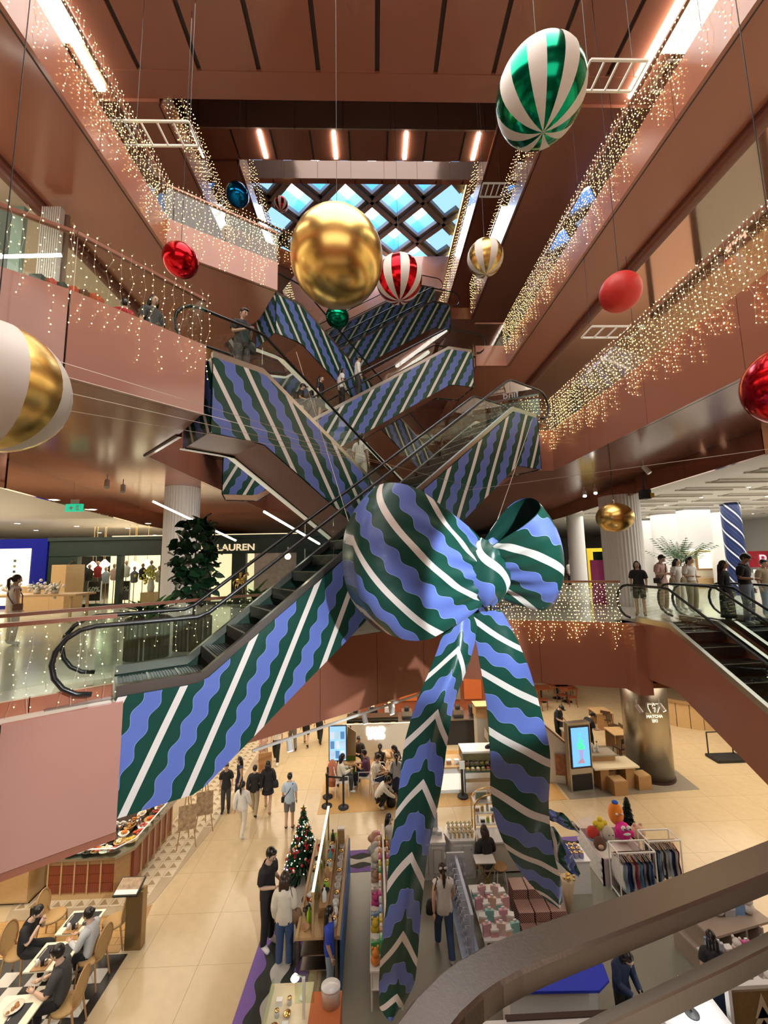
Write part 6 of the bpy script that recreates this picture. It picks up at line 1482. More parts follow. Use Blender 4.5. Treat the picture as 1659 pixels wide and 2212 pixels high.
plush(1330, 1757, 11.2, .20, ((.85, .25, .01), 'orange'), 'tall orange plush toy with a blue tuft on top of the pile', dict(sc=(.95, .85, 1.35), p=[('tuft', (0, 0, .27), .07, (1.2, 1, .7), pb), ('eye', (-.07, -.17, .08), .03, (1, 1, 1), pw), ('eye', (.07, -.17, .08), .03, (1, 1, 1), pw)]))
plush(1346, 1795, 11.0, .2, ((.75, .03, .28), 'magenta'), 'magenta plush monster with white eyes and a toothy grin', dict(sc=(1, .8, 1.05), p=[('eye', (-.07, -.14, .15), .06, (1, .7, 1), pw), ('eye', (.07, -.14, .15), .06, (1, .7, 1), pw), ('pupil', (-.06, -.19, .15), .018, (1, 1, 1), pk), ('pupil', (.08, -.19, .15), .018, (1, 1, 1), pk), ('teeth', (0, -.165, .02), .07, (1.4, .3, .5), pw), ('arm', (-.2, -.03, -.05), .06, (1, .8, 1.4), mat('plush_magenta', (.75, .03, .28), .95)), ('arm', (.2, -.03, -.05), .06, (1, .8, 1.4), mat('plush_magenta'))]))
plush(1296, 1782, 11.1, .15, ((.8, .62, .04), 'yellow'), 'yellow star-shaped plush toy at the left of the pile', dict(sc=(.8, .6, .8), p=[('point', (.1 * math.sin(2 * PI * k / 5) * 1.3, 0, .1 * math.cos(2 * PI * k / 5) * 1.3), .07, (1, .8, 1), mat('plush_yellow', (.8, .62, .04), .95)) for k in range(5)]))
plush(1281, 1800, 11.1, .17, ((.5, .03, .02), 'red'), 'round red and blue plush ball at the left edge of the bin', dict(p=[('lower_half', (0, -.01, -.07), .15, (1.02, .95, .7), mat('felt_sky', (.2, .4, .65), .9))]))
plush(1314, 1802, 10.95, .17, ((.6, .54, .42), 'beige'), 'beige oval plush toy with dot eyes in front of the pile', dict(sc=(.9, .8, 1.15), p=[('eye', (-.05, -.13, .05), .014, (1, 1, 1), pk), ('eye', (.05, -.13, .05), .014, (1, 1, 1), pk)]))
plush(1378, 1797, 11.2, .18, ((.65, .42, .3), 'tan'), 'tan plush bear at the right of the pile', dict(p=[('ear', (-.08, 0, .17), .05, (1, .6, 1), mat('plush_tan', (.65, .42, .3), .95)), ('ear', (.08, 0, .17), .05, (1, .6, 1), mat('plush_tan')), ('eye', (.02, -.16, .04), .015, (1, 1, 1), pk)]))
plush(1296, 1822, 10.9, .16, ((.12, .05, .025), 'brown'), 'dark brown plush toy at the front of the bin', dict(p=[('muzzle', (-.04, -.12, .0), .07, (1, .7, .8), mat('plush_tan'))]))
# ---- blue table, white desk, right-hand shelves
t = thing('blue_table', 'rounded bright blue table top behind the steel handrail', 'table', (2.9, 7.6, Z0)); bp = [(1.9, 7.2), (3.5, 7.15), (3.75, 7.3), (3.8, 7.55), (3.6, 7.8), (3.2, 7.95), (2.4, 7.9), (1.9, 7.75)]
G().prism(bp, Z0 + .96, Z0 + 1.0).build('table_top', mat('vivid_blue', (.02, .05, .62), .4), t, fix=True); G().prism([(2.8 + (x - 2.8) * .8, 7.5 + (y - 7.5) * .8) for x, y in bp], Z0, Z0 + .96).build('base', M_white, t, fix=True)
t = thing('white_desk', 'long white desk in front of the woman in the dark blue blouse', 'desk', (2.9, 6.7, Z0)); G().box(1.5, 4.3, 5.6, 6.82, Z0, Z0 + .9).build('carcass', M_whitegl, t); G().box(1.45, 4.35, 5.55, 6.87, Z0 + .9, Z0 + .94).build('desk_top', M_whitegl, t); G().box(1.9, 3.5, 6.84, 6.92, Z0 + .9, Z0 + .96).build('dark_strip', M_dark, t)
c = at_z(1492, 2165, Z0 + 1.15); t = thing('ring_lamp', 'glaring white table lamp at the lower right', 'lamp', (c.x, c.y, Z0 + 1.0)); G().lathe([(.10, 0), (.10, .015), (.02, .03)], k=16).build('base', M_blackm, t, world=False); G().tube([(0, 0, .03), (-.1, 0, .2), (0, 0, .34)], .012, 6).build('arm', M_blackm, t, world=False); G().lathe([(.0, .30), (.17, .33), (.17, .36), (0, .40)], k=20).build('shade', mat('glare_lamp', (1, 1, 1), .4, emit=(1, 1, 1), es=12), t, True, False)
t = thing('white_console', 'white console under the glaring lamp', 'console', (c.x, c.y, Z0)); G().box(-.45, .45, -.5, .3, 0, .96).build('carcass', M_whitegl, t, world=False); G().box(-.48, .48, -.53, .33, .96, 1.0).build('console_top', M_whitegl, t, world=False); G().box(-.3, .3, -.51, -.5, .2, .8).build('door', M_panelw, t, world=False)
t = thing('slanted_shelf', 'dark wood shelf unit with folded goods at the right edge', 'shelf', (6.6, 8.4, Z0))
for k in range(4): G().cbox((6.1 + .3 * k, 8.5, Z0 + .5), .04, .9, 1.0, .2).build('divider', mat('taupe', (.38, .30, .24), .6), t)
G().cbox((6.6, 8.5, Z0 + 1.0), 1.4, .95, .04, .2).build('top_board', mat('taupe'), t); G().cbox((6.6, 8.45, Z0 + .5), 1.3, .8, .03, .2).build('shelf', mat('taupe'), t)
for i in range(12): k = (7, 6, 5, 7, 4, 5)[i % 6]; goods(('box', 'bag', 'plush')[i % 3], (6.1 + .2 * (i % 6), 8.35 + .3 * (i // 6), Z0 + 1.02), '%s folded item, %s in the %s row on the dark wood shelf' % (BR[k][1], ordn(i % 6), ('front', 'back')[i // 6]), BMs[k], 1.9, 'goods on the dark shelf', r.uniform(-.4, .4))
t = thing('packet_stand', 'sloping stand full of blue and silver packets at the lower right edge', 'stand', (6.6, 7.4, Z0)); G().extr([(5.75, 6.95, Z0), (7.2, 6.95, Z0), (7.2, 6.95, Z0 + .85), (5.75, 6.95, Z0 + .85)], (0, .9, 0)).build('core', M_panelw, t, fix=True); G().box(5.7, 7.25, 6.9, 7.9, Z0 + .85, Z0 + .88).build('table_top', M_panelw, t)
for i in range(40): k = (4, 5, 4, 7, 2, 4, 6, 4)[(i * 3) % 8]; goods(('bag', 'box', 'plush')[i % 3], (5.82 + .17 * (i % 8), 7.0 + .19 * (i // 8), Z0 + .88), '%s %s, %s in the %s row of the packet stand' % (BR[k][1], ('packet', 'carton', 'charm')[i % 3], ordn(i % 8), ordn(i // 8)), BMs[k], 1.35, 'packets on the stand', r.uniform(-.6, .6))
t = thing('poster_board', 'bronze poster with a pale Christmas tree print in the lower right corner', 'poster', (5.9, 6.8, Z0)); G().box(5.38, 6.6, 6.82, 6.86, Z0 + .1, Z0 + 1.2).build('board', mat('bronze_poster', (.22, .13, .04), .5, var=.25, vscale=20), t); G().box(5.33, 5.38, 6.8, 6.88, Z0, Z0 + 1.3).build('frame_stile', M_whitegl, t); G().box(5.33, 6.65, 6.8, 6.88, Z0 + 1.25, Z0 + 1.3).build('frame_rail', M_whitegl, t)
g = G()
for k in range(4): w = .34 - .07 * k; z = Z0 + .3 + .18 * k; g.face([(5.85 - w, 6.815, z), (5.85 + w, 6.815, z), (5.85, 6.815, z + .34)])
g.build('tree_print', mat('print_cream', (.62, .52, .38), .5), t)
# ---- cafes at the back of the ground floor
def screen_kiosk():
    p = gz(1260, 1710); t = thing('menu_screen', 'steel kiosk with a bright screen showing a green ice cream cone', 'screen', p, .12); w, h = .42, 2.2
    G().box(-w, w, 0, .22, 0, h).build('housing', M_steel, t, world=False); G().box(-w + .06, w - .06, -.02, .0, .05, .55).build('vent', M_blackm, t, world=False)
    s = G().box(-w + .05, w - .05, -.03, 0, .75, h - .08).build('bezel', M_black, t, world=False)
    G().box(-w + .10, w - .10, -.036, -.03, .81, h - .14).build('display', mat('screen_blue', (.1, .25, .6), .3, emit=(.12, .36, .95), es=1.3), s, world=False)
    g = G(); 
    for k in range(4): g.ball((.015 * (-1) ** k, -.045, 1.42 + .10 * k), .15 - .03 * k, 12, 6, (1, .05, .55))
    g.ball((.0, -.045, 1.84), .04, 8, 6, (.7, .2, 1.4)); g.build('ice_cream_picture', mat('screen_green', (.05, .5, .3), .4, emit=(.08, .75, .42), es=.9), s, True, False)
    G().face([(-.10, -.046, 1.36), (.10, -.046, 1.36), (.03, -.046, .98), (-.03, -.046, .98)]).build('cone_picture', mat('screen_cone', (.3, .3, .55), .4, emit=(.35, .38, .75), es=.7), s, world=False)
    G().face([(-.16, -.047, .92), (.12, -.047, .92), (.05, -.047, 1.08), (-.06, -.047, 1.04)]).build('hand_picture', mat('screen_hand', (.4, .25, .3), .4, emit=(.5, .3, .4), es=.6), s, world=False)
screen_kiosk()
p = gz(1405, 1672); R = 42 * p.y / FPX; t = struct(G().lathe([(R, Z0), (R, -1.5)], (p.x, p.y, 0), 48).build('trim_steel_column', mat('column_steel', (.42, .38, .30), .3, metal=1., bump=.02, bscale=60), smooth=True)); G().lathe([(R + .03, Z0), (R + .03, Z0 + .06)], (p.x, p.y, 0), 40).build('base_ring', M_dark, t)
q = at_y(1414, 1548, p.y - R - .03); M_mk = mat('mark_white', (.85, .8, .65), .4, emit=(1, .92, .7), es=.8)
s = thing('cafe_sign', 'pale cup emblem and lettering on the steel column', 'sign', q); text('MATCHA', (q.x, q.y, q.z), .14, M_mk, 'lettering', s); text('EKI', (q.x, q.y, q.z - .15), .14, M_mk, 'lettering', s)
g = G()
for sg in (-1, 1): g.tube([(sg * .06, 0, .42), (sg * .20, 0, .42), (sg * .20, 0, .3), (sg * .12, 0, .12)], .012, 4)
g.tube([(0, 0, .45), (-.05, 0, .34)], .012, 4).tube([(0, 0, .45), (.05, 0, .36)], .012, 4).tube([(-.04, 0, .28), (.05, 0, .3), (.02, 0, .14)], .012, 4); g.build('cup_emblem', M_mk, s, world=False)
# bar
t = thing('tea_bar', 'stone and wood tea bar with tools between the striped tail and the steel column', 'bar counter', (7.4, 16, Z0))
G().box(6.55, 6.95, 15.0, 19.5, Z0, Z0 + 1.05).build('front', M_pine, t); G().box(6.5, 7.0, 14.95, 19.55, Z0 + 1.05, Z0 + 1.1).build('table_top', mat('stone_top', (.33, .29, .23), .4), t); G().box(7.5, 7.95, 15.2, 16.9, Z0, Z0 + .95).build('back_unit', M_oak, t); G().box(7.45, 8.0, 15.15, 16.95, Z0 + .95, Z0 + 1.0).build('back_top', mat('stone_top'), t); G().box(6.6, 8.4, 14.75, 15.2, Z0, Z0 + .9).build('end_unit', M_oak, t); G().box(6.55, 8.45, 14.7, 15.25, Z0 + .9, Z0 + .95).build('end_top', mat('stone_top'), t)
for i in range(8): goods(('bottle', 'jar', 'bowl', 'mug')[i % 4], (7.65 + .12 * (i % 2), 15.35 + .2 * i, Z0 + 1.0), '%s tea %s, %s from the near end on the tea bar' % (CN[(i * 3 + 3) % 8], ('bottle', 'jar', 'bowl', 'cup')[i % 4], ordn(i)), WC[(i * 3 + 3) % 8], 2.0, 'tools on the tea bar')
for i in range(4): goods('bottle', (7.4 + .16 * i, 14.95, Z0 + .95), 'clear bottle, %s from the left at the end of the tea bar' % ordn(i), WC[7], 1.6, 'clear bottles on the tea bar')
t = thing('steel_fridge', 'steel refrigerator cabinet behind the tea bar', 'fridge', (5.75, 17.0, Z0)); G().box(-.7, .6, .0, .9, 0, 1.15).build('body', M_steel, t, world=False); G().box(-.75, .65, -.05, .95, 1.15, 1.2).build('top_plate', M_whitegl, t, world=False); G().box(-.65, -.05, -.02, 0, .1, 1.1).build('door', M_steel, t, world=False); G().box(.0, .55, -.02, 0, .1, 1.1).build('door', M_steel, t, world=False)
t = thing('ramp_panel', 'sloping white panel with a picture poster beside the menu screen', 'panel', gz(1190, 1690)); G().extr([(-.1, 0, 0), (.75, -.2, 0), (.75, -.2, 1.15), (-.1, 0, 1.9)], (0, .06, 0)).build('panel', M_whitegl, t, world=False, fix=True); G().tube([(-.12, 0, 1.92), (.77, -.22, 1.16)], .04, 4).build('oak_rail', M_oak, t, world=False); G().extr([(.15, -.12, .3), (.5, -.2, .3), (.5, -.2, 1.0), (.15, -.12, 1.0)], (0, -.01, 0)).build('poster', mat('poster_print', (.42, .2, .1), .5, var=.8, vscale=8), t, world=False, fix=True)
# block table and stools
p = gz(1345, 1712); t = thing('block_table', 'white topped block table before the steel column', 'table', p, .05); G().box(-.85, .75, .1, .85, .68, .73).build('table_top', mat('pale_top'), t, world=False); G().box(-.6, -.3, .2, .75, 0, .68).build('leg_block', M_oak, t, world=False); G().box(.3, .6, .2, .75, 0, .68).build('leg_block', M_oak, t, world=False)
for k, (px, py, lb) in enumerate(((1308, 1690, 'left'), (1335, 1712, 'front left'), (1386, 1700, 'right'), (1358, 1690, 'back right'))):
    t = thing('block_stool', 'solid oak block stool, %s of the white topped table' % lb, 'stool', gz(px, py), .05 + .02 * k, 'oak block stools'); G().box(-.24, .24, -.2, .2, 0, .44).build('block', M_oak, t, False, False, .012); G().box(-.22, .22, -.18, .18, .44, .455).build('seat_pad', M_pine, t, world=False)
def dark_chair(m, lbl):
    t = thing('bar_chair', lbl, 'chair', (0, 0, 0), 0, 'dark wooden chairs'); G().box(-.2, .2, -.2, .2, .43, .47).build('seat', m, t, world=False)
    for x in (-.17, .17):
        for y in (-.17, .17): G().tube([(x, y, .43), (x * 1.15, y * 1.15, 0)], .018, 5).build('leg', m, t, world=False)
        G().tube([(x, .18, .45), (x, .24, .85)], .016, 5).build('back_post', m, t, world=False)
    G().box(-.2, .2, .21, .25, .68, .86).build('backrest', m, t, world=False); return t
mdk = wood('walnut', (.10, .05, .025), (.05, .024, .012)); mrd = wood('redwood', (.26, .07, .025), (.15, .04, .015))
c0 = dark_chair(mdk, 'x'); DC = [(1330, 1592, 'behind the cashier block'), (1358, 1612, 'left of the steel column'), (1312, 1575, 'at the far tea tables'), (1342, 1640, 'tucked behind the wooden screen')]
for i, (px, py, lb) in enumerate(DC): q = gz(px, py); o = c0 if i == 0 else dup(c0, q); o.location = q; o.rotation_euler = (0, 0, .5 + i); o['label'] = 'dark walnut chair ' + lb
for k, (px, py) in enumerate(((1340, 1620), (1300, 1570))):
    t = thing('tea_table', ('square oak tea table left of the steel column', 'far square oak tea table with a pale top')[k], 'table', gz(px, py)); G().box(-.4, .4, -.4, .4, .7, .74).build('table_top', M_pine, t, world=False); G().box(-.38, .38, -.38, -.34, 0, .7).build('front_board', M_oak, t, world=False); G().box(-.38, .38, .34, .38, 0, .7).build('back_board', M_oak, t, world=False)
c1 = dark_chair(mrd, 'x'); k = 0
for px, py in ((1158, 1505), (1175, 1530), (1195, 1495), (1215, 1520), (1238, 1525), (1228, 1500), (1160, 1535), (1185, 1480)):
    q = gz(px, py); o = c1 if k == 0 else dup(c1, q); o.location = q; o.rotation_euler = (0, 0, k * 1.1); o['label'] = 'reddish wooden dining chair, %s of the far dining group' % ordn(k); o['group'] = 'far dining chairs'; k += 1
for k, (px, py) in enumerate(((1170, 1515), (1205, 1508), (1225, 1515))):
    t = thing('far_dining_table', 'dark dining table, %s from the left in the far dining group' % ordn(k), 'table', gz(px, py)); G().box(-.5, .5, -.4, .4, .71, .75).build('table_top', mrd, t, world=False); G().tube([(0, 0, 0), (0, 0, .71)], .06, 6).build('leg', M_blackm, t, world=False); G().lathe([(.28, 0), (.06, .05)], k=12).build('foot', M_blackm, t, world=False)
# curved reception desk
p = gz(1490, 1572); t = thing('reception_desk', 'curved panelled oak desk behind the steel column', 'desk', p); Rr = 2.2
for k in range(10):
    a = PI + .15 + .26 * k * .9; b = a + .22
    G().extr([(1.0 + Rr * math.cos(a), 1.8 + Rr * math.sin(a), 0), (1.0 + Rr * math.cos(b), 1.8 + Rr * math.sin(b), 0), (1.0 + Rr * math.cos(b), 1.8 + Rr * math.sin(b), 1.05), (1.0 + Rr * math.cos(a), 1.8 + Rr * math.sin(a), 1.05)], (-math.cos((a + b) / 2) * .1, -math.sin((a + b) / 2) * .1, 0)).build('panel', M_pine, t, world=False, fix=True)
g = G(); g.grid(lambda a, b: V(1.0 + (Rr + .1 - .5 * b) * math.cos(PI + .1 + 2.4 * a), 1.8 + (Rr + .1 - .5 * b) * math.sin(PI + .1 + 2.4 * a), 1.07), 20, 1).build('desk_top', M_oak, t, world=False)
for i in range(5): goods(('box', 'bottle')[i % 2], p + V(.3 + .25 * i, -.25 + .02 * i, 1.075), '%s souvenir, %s from the left on the curved desk' % (BR[(i * 3) % 8][1], ordn(i)), BMs[(i * 3) % 8], 2, 'souvenirs on the curved desk')
t = thing('dark_trolley', 'black trolley beyond the brown escalator side', 'trolley', gz(1570, 1640)); G().box(-.6, .6, -.3, .3, 0, .1).build('deck', M_blackm, t, world=False); 
for x in (-.5, .5): G().tube([(x, .25, .1), (x, .25, .9)], .025, 5).build('post', M_blackm, t, world=False)
G().tube([(-.5, .25, .9), (.5, .25, .9)], .025, 5).build('push_bar', M_blackm, t, world=False)
# gelato case
p = gz(1045, 1712); t = thing('gelato_case', 'glass fronted gelato case behind the hanging tails', 'display case', p)
G().box(-.6, .75, 0, .9, 0, .62).build('carcass', M_whitegl, t, world=False); G().box(-.6, .75, -.02, 0, .35, .45).build('trim_band', M_steel, t, world=False); G().box(-.6, .75, .3, .9, .62, 1.12).build('back', M_steel, t, world=False); G().extr([(-.6, 0, .64), (.75, 0, .64), (.75, .32, 1.14), (-.6, .32, 1.14)], (0, .012, 0)).build('curved_glass', M_glass2, t, world=False); G().box(-.62, .77, .3, .95, 1.12, 1.18).build('lid', M_whitegl, t, world=False)
for x in (-.62, .75): G().extr([(x, 0, .62), (x, .34, 1.15), (x, .9, 1.15), (x, .9, .62)], (.03, 0, 0)).build('side_glass', M_black, t, world=False)
gcl = [(.8, .5, .1), (.5, .1, .1), (.75, .65, .4), (.3, .15, .08), (.85, .75, .6), (.6, .3, .35), (.4, .5, .2)]
for i in range(7):
    for j in range(2):
        k = (i * 2 + j) % 7; q = thing('gelato_tub', 'tub of gelato, %s from the left in the %s row of the case' % (ordn(i), ('front', 'back')[j]), 'food', p + V(-.5 + .18 * i, .1 + .15 * j, .66 + .1 * j), 0, 'gelato tubs'); G().box(-.08, .08, -.06, .06, 0, .06).build('tub', M_steel, q, world=False); G().ball((0, 0, .07), .075, 8, 5, (1, .8, .6)).build('gelato', mat('gelato_%d' % k, gcl[k], .5), q, True, False)
p2 = gz(965, 1714); t = thing('light_counter', 'white counter with a glowing front left of the gelato case', 'counter', p2); G().box(-.65, .62, 0, .8, 0, .8).build('carcass', M_whitegl, t, world=False); G().box(-.6, .57, -.02, 0, .12, .62).build('glowing_front', mat('glow_front', (.9, .85, .75), .4, emit=(1, .92, .78), es=.5), t, world=False); G().box(-.68, .65, -.04, .85, .8, .85).build('table_top', M_pine, t, world=False)
for i in range(4): goods('box', p2 + V(-.4 + .27 * i, .2, .85), 'small wooden menu block, %s from the left on the glowing counter' % ordn(i), WC[(1, 4, 1, 0)[i]], 1.6, 'menu blocks')
t = thing('counter_post', 'black stanchion with a card beside the gelato case', 'post', gz(1000, 1722)); G().tube([(0, 0, 0), (0, 0, 1.15)], .045, 6).build('post', M_blackm, t, world=False); G().lathe([(.18, 0), (.18, .05), (.05, .08)], k=14).build('foot', M_blackm, t, world=False); G().box(-.09, .09, -.06, -.04, .9, 1.15).build('card', M_white, t, world=False)
# leaf pylon
p = gz(1058, 1655); t = thing('leaf_pylon', 'grey pylon with a green and white leaf emblem', 'sign', p); G().box(-.42, .5, 0, .5, 0, 1.75).build('body', mat('pylon_grey', (.42, .38, .31), .5), t, world=False); G().box(-.45, .53, -.03, .53, 1.75, 2.15).build('wood_box', M_oak, t, world=False); G().box(-.47, .55, -.05, .55, 2.15, 2.2).build('rim', M_brass, t, world=False)
G().extr([(.02, -.01, .9), (.16, -.01, 1.05), (.2, -.01, 1.35), (.08, -.01, 1.65), (-.02, -.01, 1.3)], (0, -.01, 0)).build('green_leaf', mat('leaf_emblem', (.16, .45, .04), .5), t, world=False, fix=True); G().extr([(.0, -.01, .85), (-.01, -.01, 1.2), (-.14, -.01, 1.42), (-.17, -.01, 1.1)], (0, -.012, 0)).build('white_leaf', M_white, t, world=False, fix=True)
# back kitchen
t = thing('back_kitchen', 'dark open kitchen counter with steel machines at the back', 'kitchen', (1.5, 18.3, Z0)); G().box(-1.2, 5.6, 18.0, 18.9, Z0, Z0 + 1.0).build('counter', M_blackm, t); G().box(-1.25, 5.65, 17.95, 18.95, Z0 + 1.0, Z0 + 1.05).build('table_top', M_steel, t); G().box(-1.2, 5.6, 21.2, 21.4, Z0, Z0 + 3.2).build('back_wall', mat('kitchen_rust', (.26, .07, .03), .5), t)
for k in range(6): G().box(-1.0 + 1.1 * k, -.1 + 1.1 * k, 21.1, 21.2, Z0 + .8, Z0 + 2.2).build('cupboard', (M_blackm, mat('kitchen_grey', (.2, .18, .15), .5), mat('kitchen_orange', (.5, .12, .03), .5))[k % 3], t)
for k in range(9):
    q = thing('coffee_machine', 'steel kitchen appliance, %s from the left on the back counter' % ordn(k), 'appliance', (-.9 + .75 * k, 18.4, Z0 + 1.05), 0, 'kitchen appliances'); G().box(-.22, .22, -.2, .2, .05, .28 + .1 * (k % 3)).build('body', (M_steel, M_blackm, M_whitegl)[k % 3], q, world=False); G().lathe([(.12, .28 + .1 * (k % 3)), (.1, .42 + .1 * (k % 3)), (0, .45 + .1 * (k % 3))], k=12).build('hopper', (M_blackm, M_steel, M_brass)[k % 3], q, True, False); G().box(-.2, .2, -.28, -.18, 0, .06).build('drip_tray', M_blackm, q, world=False)
t = thing('display_cabinet', 'dark glazed pastry cabinet behind the white wall', 'cabinet', (-.4, 17.4, Z0)); G().box(-1.2, .9, 17.2, 17.7, Z0 + .9, Z0 + 1.5).build('case', mat('pastry_dark', (.05, .03, .015), .2), t); G().box(-1.2, .9, 17.2, 17.7, Z0, Z0 + .9).build('base', M_white, t); G().box(-1.2, .9, 17.17, 17.2, Z0 + .95, Z0 + 1.45).build('front_glass', M_glass2, t)
for i in range(8): q = thing('pastry_tray', 'golden pastry tray, %s from the left in the dark cabinet' % ordn(i), 'food', (-1.05 + .25 * i, 17.18, Z0 + 1.08 + .18 * (i % 2)), 0, 'pastry trays'); G().box(-.1, .1, -.06, .0, 0, .02).build('tray', M_brass, q, world=False); g = G(); [g.ball((dx, -.04, .05), .035, 6, 4, (1.3, 1, .8)) for dx in (-.06, 0, .06)]; g.build('pastries', mat('pastry', (.5, .28, .07), .5), q, True, False)
# white wall with glowing letters
w = struct(G().box(-1.35, 1.9, 16.95, 17.05, Z0, Z0 + 1.35).build('wall_cafe', mat('plaster_white', (.72, .68, .6), .6)))
q = V(-.02, 16.93, Z0 + 1.12); s = thing('neon_sign', 'glowing white two-line sign on the low cafe wall', 'sign', q); mg = mat('neon_white', (1, 1, 1), .4, emit=(1, .97, .9), es=4); text('BAND', q, .27, mg, 'lettering', s, bold=.012); text('TARO', q - V(0, 0, .25), .27, mg, 'lettering', s, bold=.012)
# cafe furniture
def metal_chair():
    t = thing('cafe_chair', 'x', 'chair', (0, 0, 0), 0, 'white metal cafe chairs'); G().box(-.2, .2, -.2, .2, .43, .46).build('seat', M_white, t, world=False)
    for s in (-1, 1): G().tube([(s * .22, -.22, 0), (s * .22, -.2, .64), (s * .22, .2, .68), (s * .22, .24, 0)], .014, 5).build('side_frame', M_white, t, world=False)
    G().tube([(-.22, .2, .68), (-.18, .25, .8), (.18, .25, .8), (.22, .2, .68)], .016, 5).build('backrest', M_white, t, world=False); G().tube([(-.22, -.2, .42), (.22, -.2, .42)], .012, 5).build('front_rail', M_white, t, world=False); return t
m0 = metal_chair()
CC = [(775, 1668, 20, 'under the man in the grey shirt'), (822, 1690, 170, 'under the woman in black seen from behind'), (858, 1690, -60, 'under the woman with long black hair'), (738, 1715, 100, 'under the woman holding a child'), (790, 1705, -100, 'under the man in purple'), (816, 1716, -70, 'under the girl in the white shirt'), (880, 1700, 10, 'empty beside the hanging tail')]
for i, (px, py, a, lb) in enumerate(CC): q = gz(px, py); o = m0 if i == 0 else dup(m0, q); o.location = q; o.rotation_euler = (0, 0, math.radians(a)); o['label'] = 'white metal cafe chair ' + lb
for k, (px, py) in enumerate(((760, 1690), (842, 1672), (845, 1712))):
    t = thing('round_table', ('round honey wood cafe table at left', 'round cafe table below the glowing sign', 'round cafe table beside the standing girl')[k], 'table', gz(px, py)); G().lathe([(.32, .68), (.34, .7), (.34, .72), (0, .725)], k=24).build('table_top', M_oak, t, True, False); G().tube([(0, 0, 0), (0, 0, .68)], .035, 8).build('column', M_white, t, world=False); G().lathe([(.22, 0), (.22, .02), (.04, .05)], k=16).build('foot', M_white, t, world=False)
for k, (px, py) in enumerate(((706, 1742), (742, 1745))):
    t = thing('stanchion', 'black queue post, %s of the pair' % ('left', 'right')[k], 'queue post', gz(px, py)); G().tube([(0, 0, .04), (0, 0, .95)], .035, 8).build('post', M_blackm, t, world=False); G().lathe([(.17, 0), (.17, .03), (.05, .07)], k=18).build('base', M_blackm, t, True, False); G().lathe([(.045, .92), (.045, 1.0), (0, 1.01)], k=10).build('head', M_black, t, world=False)
a, b = gz(706, 1742) + V(0, 0, .93), gz(742, 1745) + V(0, 0, .93); tag(G().extr([a, b, b - V(0, 0, .06), a - V(0, 0, .06)], (0, .006, 0)).build('queue_belt', M_blackm, fix=True), 'black belt stretched between the two queue posts', 'belt')
t = thing('queue_post_far', 'black queue post standing behind the left one', 'queue post', gz(708, 1722)); G().tube([(0, 0, .04), (0, 0, .95)], .035, 8).build('post', M_blackm, t, world=False); G().lathe([(.17, 0), (.17, .03), (.05, .07)], k=18).build('base', M_blackm, t, True, False); t.name = 'stanchion'
p = gz(730, 1700); t = thing('menu_screen', 'hanging blue picture screen on a stand at the cafe entrance', 'screen', p, 0); G().box(-.32, .32, 0, .08, .85, 2.05).build('bezel', M_black, t, world=False); G().box(-.29, .29, -.008, 0, .88, 2.02).build('display', mat('screen_pics', (.3, .5, .7), .3, emit=(.25, .5, .8), es=1.0, var=.0), t, world=False); G().tube([(0, .04, 0), (0, .04, .85)], .04, 6).build('stand', M_blackm, t, world=False)
for i in range(3):
    for j in range(3): G().box(-.26 + .18 * i, -.12 + .18 * i, -.012, -.008, .95 + .32 * j, 1.2 + .32 * j).build('picture_tile', mat('tile_pic_%d' % ((i + j) % 3), ((.5, .6, .7), (.12, .2, .3), (.6, .65, .7))[(i + j) % 3], .4, emit=((.5, .7, .9), (.1, .3, .6), (.7, .85, 1))[(i + j) % 3], es=.6), t, world=False)
p = gz(758, 1690); t = thing('leaf_banner', 'tall green and cream banner beside the blue screen', 'banner', p); G().extr([(-.16, 0, .1), (.16, 0, .1), (.18, 0, .9), (-.18, 0, .9)], (0, .04, 0)).build('lower_half', mat('banner_green', (.12, .28, .03), .6), t, world=False, fix=True); G().extr([(-.18, 0, .9), (.18, 0, .9), (.2, 0, 1.7), (-.1, 0, 1.9)], (0, .04, 0)).build('upper_half', mat('banner_cream', (.55, .45, .26), .6), t, world=False, fix=True); G().box(-.02, .02, .04, .08, 0, 1.9).build('pole', M_blackm, t, world=False)
# track light along the lower edge of the brown fascia
a, b = at_z(545, 1622, -1.66), at_z(1000, 1468, -1.66)
t = thing('track_light', 'white light track along the lower edge of the brown fascia', 'track light', a); G().tube([a, b], .03, 4).build('track', mat('track_white', (.75, .72, .66), .3), t)
d = (b - a)
for k, u in enumerate((.12, .42, .55, .8)): c = a + d * u; G().cyl(c - V(0, 0, .02), c + V(.04, -.06, -.2), .055, .06, 10).build('spot_head', M_white, t); G().cyl(c + V(.04, -.06, -.2), c + V(.042, -.063, -.206), .05, .05, 10).build('spot_lens', M_down, t)
for k, (px, py) in enumerate(((1375, 1523), (1424, 1520))): spotlamp(at_y(px, py, 12.5), (.35, -.4, -.8), 'white spotlight under the right fascia, %s of the steel column sign' % ('left', 'right')[k], bool(k))
# ================================================================ people in their places
rad = math.radians
def sit_at(px, py, z, rz, label, pz='sit', H=1.62, dz=0., **k):
    q = at_z(px, py, z); q.z = z + dz; return person(q, rad(rz), H, pz, label, **k)
gA = 'shoppers in the aisle'; gR = 'people at the escalator head'; gC = 'riders on the upper escalator'; gK = 'guests at the cafe tables'; gD = 'guests at the dining tables'
